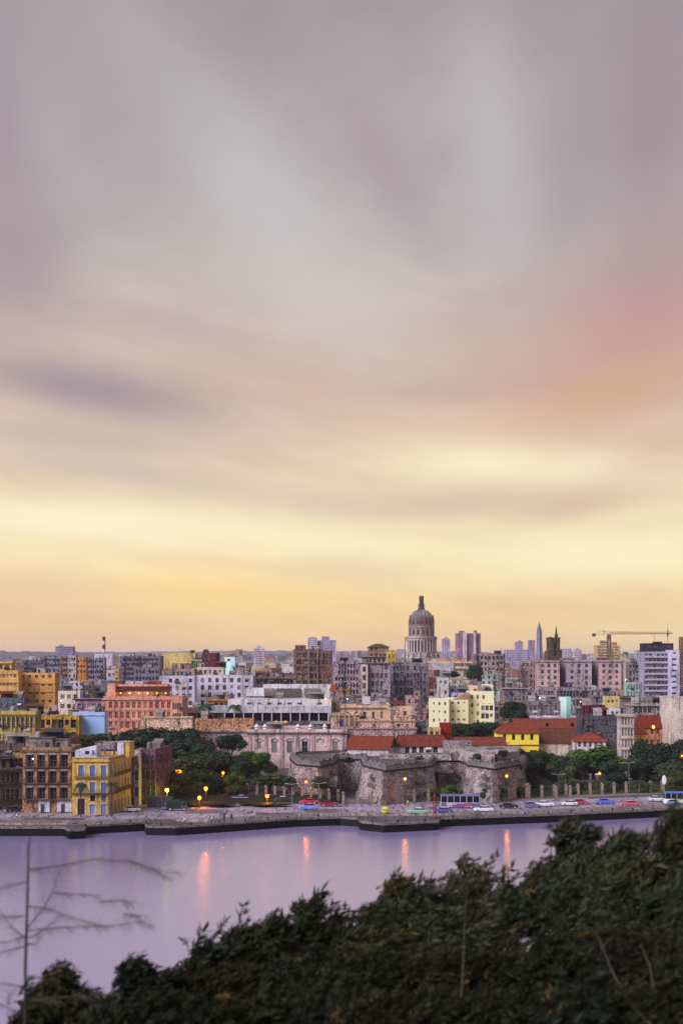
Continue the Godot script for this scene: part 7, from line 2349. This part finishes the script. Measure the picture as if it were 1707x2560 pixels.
func build_trees() -> void:
	make_crowns()
	var T := [[120, 1816, 1880, 120, 500, 1, "light green tree against the colonnaded olive house"], [190, 1822, 1888, 120, 490, 3, "olive green tree below the yellow arcade"], [258, 1826, 1880, 110, 520, 0, "tree below the pale blue house beside the coral hotel"],
		[318, 1808, 1900, 130, 500, 2, "dark tall tree before the middle of the coral hotel"], [300, 1850, 1925, 120, 455, 3, "rounded olive tree behind the purple-brown ruin"], [385, 1806, 1900, 130, 505, 2, "dark tree before the coral hotel's garden wall"], [450, 1803, 1890, 110, 500, 2, "dark narrow tree at the end of the coral hotel"],
		[400, 1852, 1935, 130, 450, 0, "broad tree above the twin-globed orange lamp"], [478, 1830, 1920, 120, 470, 2, "dark broad tree before the rose palace's side range"], [470, 1880, 1960, 140, 430, 0, "broad park tree beside the lone orange lamp"], [548, 1862, 1950, 130, 445, 2, "dark park tree between the lone orange lamp and rose palace"],
		[576, 1824, 1880, 72, 505, 2, "dark tree against the rose palace's corner"], [640, 1864, 1930, 88, 455, 1, "bright green spreading tree touching the rose palace's first window"], [610, 1885, 1955, 95, 440, 2, "dark green tree under the bright green spreading tree"], [440, 1908, 1998, 110, 418, 3, "lamplit olive tree over the greenish floodlamp"], [400, 1935, 1990, 80, 412, 2, "dark small tree behind the site hoarding"],
		[592, 1918, 1985, 62, 420, 3, "slender olive tree leaning over the bright red car"], [540, 1930, 1985, 60, 424, 2, "small dark tree under the lone orange lamp"], [672, 1930, 1962, 90, 432, 3, "low flat olive tree before the rose palace"], [728, 1934, 1968, 36, 412, 0, "small dense tree close to the low outwork"], [797, 1940, 1975, 40, 402, 3, "small thin tree on the traffic island before the outwork"],
		[1160, 1800, 1850, 90, 560, 2, "dark tree behind the fortress beside the dark red house"], [1215, 1794, 1850, 110, 575, 2, "broad dark tree under the cream apartment house"], [1245, 1830, 1860, 60, 530, 0, "small tree beside the bright yellow house"], [1286, 1738, 1806, 66, 600, 2, "dark tree standing among roofs beside the pillared tenement"], [1185, 1654, 1700, 36, 980, 2, "dark treetop beside the cream civic wing"], [1124, 1674, 1694, 40, 820, 2, "dark little treetop below the cream civic wing"],
		[1322, 1862, 1940, 90, 452, 0, "tree at the corner of the bright yellow house"], [1375, 1868, 1944, 100, 456, 2, "dark tree below the brown tiled hall"], [1485, 1846, 1945, 160, 452, 1, "great domed green tree on the lawns"], [1418, 1872, 1948, 90, 442, 0, "middling tree tucked against the great domed tree"], [1535, 1890, 1955, 80, 440, 2, "dark lower tree beside the tall grey mast"], [1640, 1838, 1950, 120, 462, 2, "large dark tree beside the narrow white tower house"], [1706, 1828, 1950, 110, 458, 2, "large dark tree at the picture edge below the cream wall"], [1672, 1890, 1960, 90, 442, 0, "leafy tree above the white disc sign"], [1590, 1872, 1960, 50, 470, 2, "slim dark tree at the foot of the narrow tower house"], [1700, 1920, 1968, 60, 436, 3, "olive tree above the coach at the picture edge"]]
	for q in T:
		tree(q[6], q[0], q[1], q[2], q[3], q[4], q[5])
	# shrubs
	for q in [[1128, 1957, 1990, 52, 408, 1, "round green shrub behind the tour bus"], [1080, 1968, 1992, 40, 410, 3, "brownish shrub at the fortress gate beside the bus"], [1222, 1962, 1992, 44, 410, 0, "green shrub under the far bastion"], [1252, 1966, 1995, 34, 408, 3, "olive shrub beside the gate pillars"], [1300, 1962, 1990, 40, 418, 1, "green shrub behind the thick gate pillars"], [1340, 1970, 1992, 30, 424, 0, "shrub below the low dark garden wall"], [1430, 1962, 1992, 40, 432, 1, "bright shrub under the small palms"], [470, 2004, 2020, 70, 394, 2, "low dark hedge bush on the traffic island by the orange lamp"], [540, 2006, 2022, 80, 394, 2, "long dark hedge bush on the middle of the traffic island"], [650, 2006, 2022, 90, 396, 2, "long dark hedge bush below the pink-mauve car"], [700, 2008, 2024, 50, 394, 0, "short hedge bush at the end of the traffic island"]]:
		tree(q[6], q[0], q[1], q[2], q[3], q[4], q[5], "garden_shrub", "shrubs along the waterfront")
	# plants rooted in the old fortress wall
	for q in [[760, 1868, 1882, 22, 424, 0, "small plant rooted on the fortress parapet at its shaded end"], [1048, 1888, 1900, 20, 412, 3, "small plant rooted on the parapet above the fortress gate"], [1190, 1880, 1905, 30, 422, 0, "leafy plant hanging on the far bastion's parapet, larger of two"], [1258, 1872, 1892, 26, 414, 2, "leafy plant on the far bastion's parapet, smaller of two"], [872, 1890, 1905, 22, 446, 2, "dark plant in the recess between fortress bastions"]]:
		tree(q[6], q[0], q[1], q[2], q[3], q[4], q[5], "wall_plant", "plants in the fortress wall")
		var wp := get_child(get_child_count() - 1)
		var stem: Node3D = wp.get_node("trunk")
		var lift := 10.6 - ground(q[4])
		wp.position.y += lift
		wp.get_node("crown").position.y -= lift
		stem.scale = Vector3(1.0, maxf(0.3, wp.get_node("crown").position.y + 0.4), 1.0)
		wp.set_meta("category", "plant")
	# palms
	palm("tall fan palm before the white canopy, beside the ochre annexe", 515, 1752, 1812, 575, 3.9, 1.25, "palms by the white canopy")
	palm("tall fan palm before the white canopy, closer to the parasols", 589, 1755, 1812, 575, 3.5, 1.25, "palms by the white canopy")
	var k := 0
	for q in [[1398, 1950, "first small palm beside the slim mast"], [1432, 1944, "small palm before the middling tree"], [1462, 1950, "small palm under the domed tree's shade"], [1492, 1943, "small palm below the yellow-orange lamp"], [1520, 1947, "small palm just past the yellow-orange lamp"], [1548, 1941, "small palm close before the tall grey mast"], [1592, 1945, "small palm beyond the tall grey mast"], [1618, 1950, "last small palm before the open lawn"], [1355, 1962, "low palm by the gate pillars and dark wall"]]:
		palm(q[2], q[0], q[1], 1990, 432.0 + (k % 3) * 4.0, 2.6, 0.9, "small palms behind the garden railing")
		k += 1
	palm("thin palm on the traffic island behind the dark unlit post", 797, 1935, 2020, 398, 2.0, 1.0, "palms before the fortress")
	palm("thin palm at the corner of the yellow house", 203, 1952, 2042, 368, 2.0, 1.2, "street palms by the yellow corner house")
	palm("bushy palm before the yellow house's chamfered corner", 280, 1950, 2042, 369, 2.0, 0.9, "street palms by the yellow corner house")

# ---------------------------------------------------------------- the wooded hillside the picture is taken from
func build_hillside() -> void:
	var hm := MB.new()
	var hn := FastNoiseLite.new()
	hn.seed = 14
	hn.frequency = 0.08
	var hgt := func(x: float, z: float) -> float:
		var d := -z
		var y := 37.6 - 1.2 * maxf(0.0, d - 2.0) + 0.0038 * maxf(0.0, d - 2.0) * maxf(0.0, d - 2.0)
		return maxf(y, -3.0) + hn.get_noise_2d(x, z) * 0.8 - 0.06 * absf(minf(x, 0.0)) * clampf(d / 20.0, 0.0, 1.0)
	for i in 40:
		for j in 30:
			var p := []
			for q in [[0, 0], [1, 0], [1, 1], [0, 1]]:
				var x: float = -70.0 + (i + q[0]) * 3.5
				var z: float = 12.0 - (j + q[1]) * 3.2
				p.append(Vector3(x, hgt.call(x, z), z))
			hm.face(p[0], p[1], p[2], p[3], Vector3.UP)
	struct("wooded_hillside", hm, hexm("2b2a20", "grime", 1.0, 5.0), "dark steep wooded hillside dropping to the harbour below the viewpoint", "hillside")
	# a spray: a wind-bent twig with two dozen narrow leaflets
	var sprays := []
	for k in 4:
		var r := RandomNumberGenerator.new()
		r.seed = 300 + k
		var m := MB.new()
		m.colored = true
		m.col = Color(0.06, 0.05, 0.04)
		m.bar(Vector3.ZERO, Vector3(0.35, 0.1, 0), 0.008)
		for i in 22:
			var q := i / 22.0
			var b := Vector3(0.36 * q, 0.1 * q + 0.02 * sin(q * 7.0), 0)
			var dir := Vector3(0.75, r.randf_range(-0.5, 0.55), r.randf_range(-0.85, 0.85)).normalized()
			var L := r.randf_range(0.1, 0.26)
			var w := L * r.randf_range(0.08, 0.13)
			var side := dir.cross(Vector3(r.randfn(), r.randfn(), r.randfn())).normalized() * w
			var nn := side.cross(dir).normalized()
			m.col = Color(0.9, 1.0, 0.62).lerp(Color(1.25, 1.0, 0.7), r.randf()) * r.randf_range(0.6, 1.35)
			m.quad(b, b + dir * L * 0.45 + side, b + dir * L, b + dir * L * 0.45 - side, nn)
		sprays.append(m.mesh(leaf_material("near_leaf", 0.25, 0.6)))
	# each tree: label, then lumps [px, py, rx, ry, d, density]
	var trees := [
		["round-headed dark bush beside the bare young tree", 0, [[120, 2510, 85, 60, 26, 1.0], [130, 2462, 40, 38, 26, 0.8], [210, 2545, 70, 45, 25, 1.0], [70, 2560, 70, 40, 25, 1.0]]],
		["small upright dark shrub with rounded head above the gap of water", 1, [[325, 2450, 52, 42, 27, 1.0], [335, 2510, 70, 70, 27, 1.0], [270, 2530, 40, 40, 27, 0.6], [400, 2490, 70, 60, 28, 1.0]]],
		["dark leaning tree with ragged tips rising from the water's edge", 2, [[510, 2370, 70, 40, 30, 0.9], [480, 2430, 95, 60, 30, 1.0], [600, 2330, 80, 45, 30, 0.9], [590, 2420, 120, 80, 30, 1.0], [560, 2500, 140, 80, 28, 1.0], [672, 2285, 34, 26, 30, 0.5], [640, 2340, 60, 50, 30, 0.8]]],
		["tall tufted tree with a bent pointed top", 3, [[757, 2262, 42, 46, 31, 0.8], [765, 2320, 60, 50, 31, 1.0], [800, 2300, 40, 26, 31, 0.6], [740, 2380, 110, 70, 31, 1.0], [850, 2350, 110, 70, 31, 1.0], [760, 2460, 140, 90, 29, 1.0]]],
		["broad dark tree with a bright-tipped crest in the middle of the thicket", 4, [[975, 2190, 36, 22, 32, 0.6], [960, 2235, 52, 34, 32, 0.9], [1045, 2225, 60, 38, 32, 1.0], [930, 2280, 60, 40, 31, 1.0], [1030, 2290, 120, 70, 31, 1.0], [940, 2370, 130, 80, 30, 1.0], [1080, 2380, 140, 80, 30, 1.0]]],
		["feathery pale-leaved tree with sparse wispy top", 5, [[1160, 2130, 50, 26, 34, 0.14], [1180, 2165, 65, 30, 34, 0.25], [1130, 2180, 60, 26, 34, 0.22], [1170, 2215, 75, 34, 33, 0.5], [1200, 2260, 90, 50, 33, 0.9], [1130, 2250, 70, 50, 33, 0.9], [1190, 2330, 130, 70, 31, 1.0]]],
		["wind-bent dark tree with streaming crown above the harbour", 6, [[1290, 2225, 70, 40, 33, 1.0], [1370, 2200, 80, 46, 32, 0.9], [1440, 2170, 90, 44, 32, 0.8], [1410, 2135, 34, 16, 32, 0.4], [1500, 2190, 80, 50, 31, 0.9], [1396, 2080, 36, 16, 32, 0.55], [1376, 2112, 20, 8, 32, 0.3], [1450, 2096, 42, 12, 32, 0.5], [1340, 2290, 120, 80, 31, 1.0], [1460, 2270, 130, 80, 30, 1.0]]],
		["tall streaming tree reaching past the picture edge", 7, [[1660, 2110, 56, 50, 28, 0.9], [1700, 2075, 40, 40, 28, 0.9], [1560, 2112, 40, 24, 29, 0.6], [1530, 2140, 60, 26, 29, 0.5], [1640, 2180, 60, 34, 28, 0.7], [1690, 2190, 44, 50, 28, 0.8], [1575, 2215, 80, 50, 28, 0.95], [1640, 2280, 60, 50, 27, 1.0], [1560, 2310, 130, 80, 28, 1.0], [1700, 2350, 80, 80, 26, 1.0]]],
		["lower dark bush mass under the feathery tree", 8, [[1080, 2470, 160, 90, 27, 1.0], [1250, 2440, 150, 90, 27, 1.0], [900, 2470, 150, 90, 27, 1.0]]],
		["lower dark bush mass under the streaming trees", 9, [[1420, 2420, 160, 100, 26, 1.0], [1570, 2430, 150, 100, 25, 1.0], [1690, 2480, 120, 100, 24, 1.0]]],
		["nearest dark undergrowth bush below the leaning tree", 10, [[420, 2570, 140, 70, 24, 1.0], [600, 2580, 160, 80, 24, 1.0], [760, 2570, 150, 80, 24, 1.0], [280, 2580, 110, 50, 24, 1.0]]],
		["nearest dark undergrowth bush below the middle of the thicket", 11, [[940, 2580, 160, 90, 23, 1.0], [1120, 2580, 160, 90, 23, 1.0], [1290, 2570, 150, 90, 23, 1.0]]],
		["nearest dark undergrowth bush at the picture corner", 12, [[1450, 2570, 150, 90, 22, 1.0], [1600, 2580, 140, 90, 22, 1.0], [1720, 2590, 110, 90, 22, 1.0]]]]
	var r := RandomNumberGenerator.new()
	r.seed = 77
	for q in trees:
		var lumps: Array = q[2]
		var f: Array = lumps[lumps.size() - 1]
		var base := P(f[0], f[1], f[4])
		base.y = hgt.call(base.x, base.z)
		var t := thing("hillside_tree" if q[1] < 8 else "hillside_bush", q[0], "tree" if q[1] < 8 else "bush", base, 0.0, "trees on the near hillside")
		var tm := MB.new()
		var where := [[], [], [], []]
		for l in lumps:
			var c := P(l[0], l[1] + (34.0 if l[1] < 2450 and l[0] < 1340 else 0.0), l[4])
			var rx: float = l[2] / F * l[4] * 0.84
			var ry: float = l[3] / F * l[4] * 0.84
			var flow := r.randf_range(0.1, 0.6)
			var turn := r.randfn() * 0.35
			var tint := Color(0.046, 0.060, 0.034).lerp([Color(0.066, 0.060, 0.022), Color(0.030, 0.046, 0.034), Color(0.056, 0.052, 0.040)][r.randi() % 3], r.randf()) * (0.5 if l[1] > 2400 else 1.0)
			# a limb to every lump, so that the crown hangs together
			var root := Vector3(base.x, base.y, base.z)
			var mid := root.lerp(c, 0.55) + Vector3(0, 0.4, 0)
			tm.tube(root - base, mid - base, 0.09, 0.05, 6)
			tm.tube(mid - base, c - base, 0.05, 0.012, 6)
			var count := int(clampf((1500.0 if l[1] > 2400 else 950.0) * l[5] * rx * ry + 70.0 * l[5], 20, 3200))
			for i in count:
				var v := Vector3(r.randfn(), r.randfn(), r.randfn()).normalized() * (pow(r.randf(), 0.5) if r.randf() < 0.8 else r.randf_range(0.9, 1.3 if l[1] > 2350 else 1.5))
				var p := c + Vector3(v.x * rx, v.y * ry, v.z * rx * 0.8) - base
				# streaming with the wind, towards the upper right
				var yaw := turn + r.randfn() * 0.45
				var pitch := flow + r.randfn() * 0.28
				var b := Basis(Vector3.UP, yaw) * Basis(Vector3.BACK, pitch) * Basis(Vector3.RIGHT, r.randf() * TAU)
				var s := r.randf_range(0.42, 0.85)
				var bright := r.randf_range(0.55, 1.2)
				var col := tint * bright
				if q[1] == 5:
					col = Color(0.085, 0.082, 0.062) * bright
				if r.randf() < 0.02:
					col = Color(0.11, 0.075, 0.025)
				if l[1] < 2400 and r.randf() < 0.06: # a long streamer standing out of the crown
					s *= 1.7
					p += Vector3(rx * 0.35, ry * r.randf_range(0.0, 0.7), 0)
					b = Basis(Vector3.UP, turn) * Basis(Vector3.BACK, flow + 0.25 + r.randfn() * 0.2) * Basis(Vector3.RIGHT, r.randf() * TAU)
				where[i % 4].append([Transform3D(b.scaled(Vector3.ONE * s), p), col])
		for st in ([[[1165, 2240, 31], [1160, 2330, 28], [1156, 2440, 25], [1146, 2570, 23]]] if q[1] == 5 else ([[[1490, 2330, 25], [1525, 2420, 23], [1572, 2510, 22], [1640, 2575, 21]], [[1600, 2360, 23], [1625, 2420, 22], [1632, 2470, 21.5]]] if q[1] == 9 else [])):
			var sm := MB.new()
			for i in st.size() - 1:
				sm.tube(P(st[i][0], st[i][1], st[i][2]) - base, P(st[i + 1][0], st[i + 1][1], st[i + 1][2]) - base, 0.006 + 0.004 * i, 0.010 + 0.004 * i, 6)
			put("pale_stem", sm, hexm("625a50", "grime", 0.95, 1.0), t)
		put("trunk", tm, hexm("4a4238", "grime", 0.95, 1.0), t)
		for k in 4:
			var mm := MultiMesh.new()
			mm.transform_format = MultiMesh.TRANSFORM_3D
			mm.use_colors = true
			mm.mesh = sprays[k]
			mm.instance_count = where[k].size()
			for i in where[k].size():
				mm.set_instance_transform(i, where[k][i][0])
				mm.set_instance_color(i, where[k][i][1])
			var mi := MultiMeshInstance3D.new()
			mi.multimesh = mm
			mi.name = "crown"
			mi.set_meta("kind", "stuff")
			t.add_child(mi, true)
	bare_tree()

func bare_tree() -> void:
	var d := 22.0
	var s := d / F
	var t := thing("young_conifer", "thin almost bare young conifer with level wind-bent branches at the picture edge", "tree", P(66, 2640, d))
	var o := t.position
	var m := MB.new()
	var bark := hexm("4c4440", "grime", 0.95, 0.8)
	var pts := [[62, 2640, 10.0], [66, 2500, 8.6], [64, 2420, 8.0], [67, 2330, 7.2], [71, 2190, 5.6], [72, 2120, 4.2], [77, 2080, 1.6]]
	for k in pts.size() - 1:
		m.tube(P(pts[k][0], pts[k][1], d) - o, P(pts[k + 1][0], pts[k + 1][1], d) - o, pts[k][2] * 0.5 * s, pts[k + 1][2] * 0.5 * s, 8)
	put("trunk", m, bark, t)
	var r := RandomNumberGenerator.new()
	r.seed = 55
	var fol := MB.new()
	fol.colored = true
	var B := [[[72, 2174], [160, 2162], [240, 2146], [320, 2150], [400, 2172], [450, 2178]], [[320, 2150], [370, 2170], [420, 2198]], [[70, 2265], [120, 2268], [180, 2287], [265, 2308]], [[68, 2326], [150, 2320], [280, 2316], [350, 2307], [385, 2320]], [[350, 2290], [310, 2284], [355, 2288]],
		[[66, 2205], [20, 2215], [-30, 2226]], [[62, 2290], [20, 2287], [-40, 2284]], [[64, 2340], [20, 2358], [-40, 2366]], [[62, 2366], [0, 2382], [-40, 2390]], [[68, 2345], [95, 2335], [110, 2322], [160, 2285]], [[66, 2360], [90, 2360], [100, 2345]], [[70, 2320], [110, 2270], [135, 2225], [150, 2180]], [[135, 2232], [200, 2238], [250, 2243]], [[250, 2255], [300, 2250], [352, 2256]],
		[[62, 2468], [20, 2462], [-30, 2456]], [[72, 2440], [100, 2448], [125, 2453]], [[62, 2532], [30, 2525], [-10, 2505]], [[20, 2512], [30, 2474]], [[72, 2498], [160, 2494], [290, 2487]], [[64, 2345], [30, 2320], [0, 2285]]]
	var shades := [Color(0.12, 0.105, 0.085), Color(0.09, 0.095, 0.07), Color(0.13, 0.10, 0.085)]
	for b in B:
		var bm := MB.new()
		var zoff := r.randf_range(-0.3, 0.3)
		for k in b.size() - 1:
			var f0: float = float(k) / (b.size() - 1)
			var f1: float = float(k + 1) / (b.size() - 1)
			var p := P(b[k][0], b[k][1], d) - o + Vector3(0, 0, zoff * f0)
			var q := P(b[k + 1][0], b[k + 1][1], d) - o + Vector3(0, 0, zoff * f1)
			bm.tube(p, q, lerpf(3.2, 0.9, f0) * 0.5 * s * 0.95, lerpf(3.2, 0.9, f1) * 0.5 * s * 0.95, 6)
			# sparse needle tufts along it
			var n := int(p.distance_to(q) / 0.009)
			for i in n:
				if r.randf() < 0.4:
					continue
				var c := p.lerp(q, r.randf())
				for j in 3:
					var dir := ((q - p).normalized() * 0.6 + Vector3(r.randfn() * 0.4, r.randfn() * 0.5 - 0.35, r.randfn() * 0.5)).normalized()
					var L := r.randf_range(0.06, 0.24)
					var side := dir.cross(Vector3(r.randfn(), r.randfn(), r.randfn())).normalized() * 0.0019
					fol.col = shades[r.randi() % 3] * r.randf_range(0.8, 1.5)
					fol.quad(c, c + dir * L * 0.5 + side, c + dir * L, c + dir * L * 0.5 - side, side.cross(dir).normalized())
		put("branch", bm, bark, t)
	var o2 := put("needles", fol, leaf_material("needle", 0.3), t)
	o2.set_meta("kind", "stuff")

# ---------------------------------------------------------------- smaller houses that fill the city between
const TONES := [["grey-mauve", "8f848c"], ["dusty pink", "b2948e"], ["soot-grey", "77727a"], ["cream", "cabd9f"], ["pale lilac", "b4a9ba"], ["sand-brown", "a08972"], ["off-white", "cfc8cb"], ["slate-blue", "6f7886"], ["ochre", "b28c4c"], ["brick-red", "83443a"], ["pale green", "a3b2a0"], ["umber", "6c5850"], ["rose", "b77c78"], ["faded yellow", "c2ab6c"]]
const WEIGHT := [0, 0, 0, 1, 1, 2, 2, 2, 3, 4, 4, 5, 5, 6, 6, 7, 8, 9, 9, 10, 11, 11, 12, 13]
const TOPS := [["a flat bare roof", []], ["a rooftop hut", [0]], ["a water tank on top", [1]], ["a roof aerial", [2]], ["a tin lean-to on top", [3]], ["a stair head on top", [4]], ["a hut and tank on top", [0, 1]], ["two rooftop huts", [0, 0]], ["aerial and tank on top", [2, 1]], ["hut and aerial on top", [0, 2]], ["a stair head and tank", [4, 1]], ["lean-to and aerial on top", [3, 2]]]

func build_filler() -> void:
	var r := RandomNumberGenerator.new()
	r.seed = 4321
	var cover := PackedFloat32Array() # per 4 pixels across: how high nearer things reach
	cover.resize(460)
	var known := specs.duplicate()
	for k in occl:
		known.append([k[0], k[1], k[2], k[3], k[4], ""])
	known.append([-60, 1800, 2000, 2060, 395.0, ""])
	known.sort_custom(func(a, b): return a[4] < b[4])
	cover.fill(2000.0)
	var at := 0
	var made := 0
	var d := 545.0
	while d < 1750.0:
		while at < known.size() and known[at][4] < d:
			for c in range(maxi(0, int((known[at][0] + 60.0) / 4.0)), mini(459, int((known[at][1] + 60.0) / 4.0)) + 1):
				cover[c] = minf(cover[c], known[at][2])
			at += 1
		var px := -50.0 + r.randf() * 20.0
		while px < 1760.0:
			var wd := r.randf_range(6.0, 15.0) / d * F
			var x0 := px
			var x1 := px + wd
			px = x1 + r.randf_range(-2.0, 10.0) / d * F
			var elev := ground(d) + r.randf_range(9.0, 19.0) + (r.randf_range(2.0, 7.0) if r.randf() < 0.2 else 0.0)
			var yt := HY + (EYE - elev) / d * F
			# keep clear of what the photograph shows behind and of the houses that stand there
			var ok := true
			for k in specs:
				if k[1] < x0 + 2.0 or k[0] > x1 - 2.0:
					continue
				if absf(k[4] - d) < 16.0:
					ok = false
					break
				if k[4] > d and yt < k[3] - 1.0:
					yt = k[3] - 1.0 + r.randf() * 3.0
			for k in occl:
				if k[1] < x0 or k[0] > x1:
					continue
				if absf(k[4] - d) < 14.0:
					ok = false
				if k[4] > d and yt < k[3]:
					yt = k[3]
			if not ok or Yv(yt, d) - ground(d) < 3.0:
				continue
			yt = maxf(yt, 1650.0)
			var seen := 0
			var total := 0
			for c in range(clampi(int((x0 + 60.0) / 4.0), 0, 459), mini(459, int((x1 + 60.0) / 4.0)) + 1):
				total += 1
				if yt < cover[c] - 1.5:
					seen += 1
			if total == 0 or float(seen) / total < 0.14 or made >= 290:
				continue
			var low := 0.0
			for c in range(clampi(int((x0 + 60.0) / 4.0), 0, 459), mini(459, int((x1 + 60.0) / 4.0)) + 1):
				low = maxf(low, cover[c])
				cover[c] = minf(cover[c], yt)
			# nearest named neighbour
			var best := ""
			var score := 1e9
			var bx := 0.0
			var by := 0.0
			var bw := 0.0
			for k in specs:
				if String(k[5]) == "":
					continue
				var ex := maxf(0.0, maxf(k[0] - x1, x0 - k[1]))
				var ey := absf((k[2] + minf(k[3], k[2] + 40.0)) / 2 - yt)
				var sc := ex + ey * 1.3
				if sc < score:
					score = sc
					best = k[5]
					bx = (k[0] + k[1]) / 2
					by = (k[2] + k[3]) / 2
					bw = (k[1] - k[0]) / 2
			var cx := (x0 + x1) / 2
			var rel := "behind" if d > 0 and absf(cx - bx) < bw and yt < by else ("below" if absf(cx - bx) < bw else ("right of" if cx > bx else "left of"))
			var tone: Array = TONES[WEIGHT[r.randi() % WEIGHT.size()]]
			var top: Array = TOPS[r.randi() % TOPS.size()]
			var label := ""
			for tries in 60:
				label = "%s house, %s, %s %s" % [tone[0], top[0], rel, best]
				if not labels.has(label):
					break
				top = TOPS[r.randi() % TOPS.size()]
				if tries > 20:
					tone = TONES[r.randi() % TONES.size()]
			var w := wd / F * d
			blk("city_house", label, [x0, x1, yt, minf(low + 6.0, yt + 70.0), d], {"c": tone[1], "tex": "grime", "cols": maxi(2, int(w / r.randf_range(2.6, 3.6))), "st": r.randf_range(3.5, 4.3), "ww": r.randf_range(1.0, 1.5), "wh": r.randf_range(1.7, 2.6), "top": r.randf_range(0.7, 1.3), "skip": 0.1, "ind": d < 720.0, "par": r.randf_range(0.4, 1.1), "yaw": r.randf_range(-14, 14), "on_roof": top[1] + ([2] if r.randf() < 0.3 and not top[1].has(2) and false else []), "roof": ["6f6664", "8a8088", "5c5456", "7c4a3e", "a09a9e"][r.randi() % 5], "cor": 0.4 if r.randf() < 0.3 else 0.0, "rec": 0.45, "group": "small houses of the old city", "cat": "house", "dep": r.randf_range(8, 13)})
			specs.pop_back()
			made += 1
		d *= r.randf_range(1.045, 1.075)
	print("filler houses: ", made)

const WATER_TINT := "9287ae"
const LENS_STOP := 1.5

func _ready() -> void:
	rng.seed = 2024
	setup_view()
	make_textures()
	build_setting()
	build_fortress()
	build_waterfront()
	build_city()
	build_landmarks()
	build_trees()
	build_street()
	build_vehicles()
	build_people()
	build_filler()
	build_hillside()
	for o in get_children():
		if o.has_meta("size"):
			o.remove_meta("size")
		for p in o.get_children():
			if p.has_meta("size"):
				p.remove_meta("size")
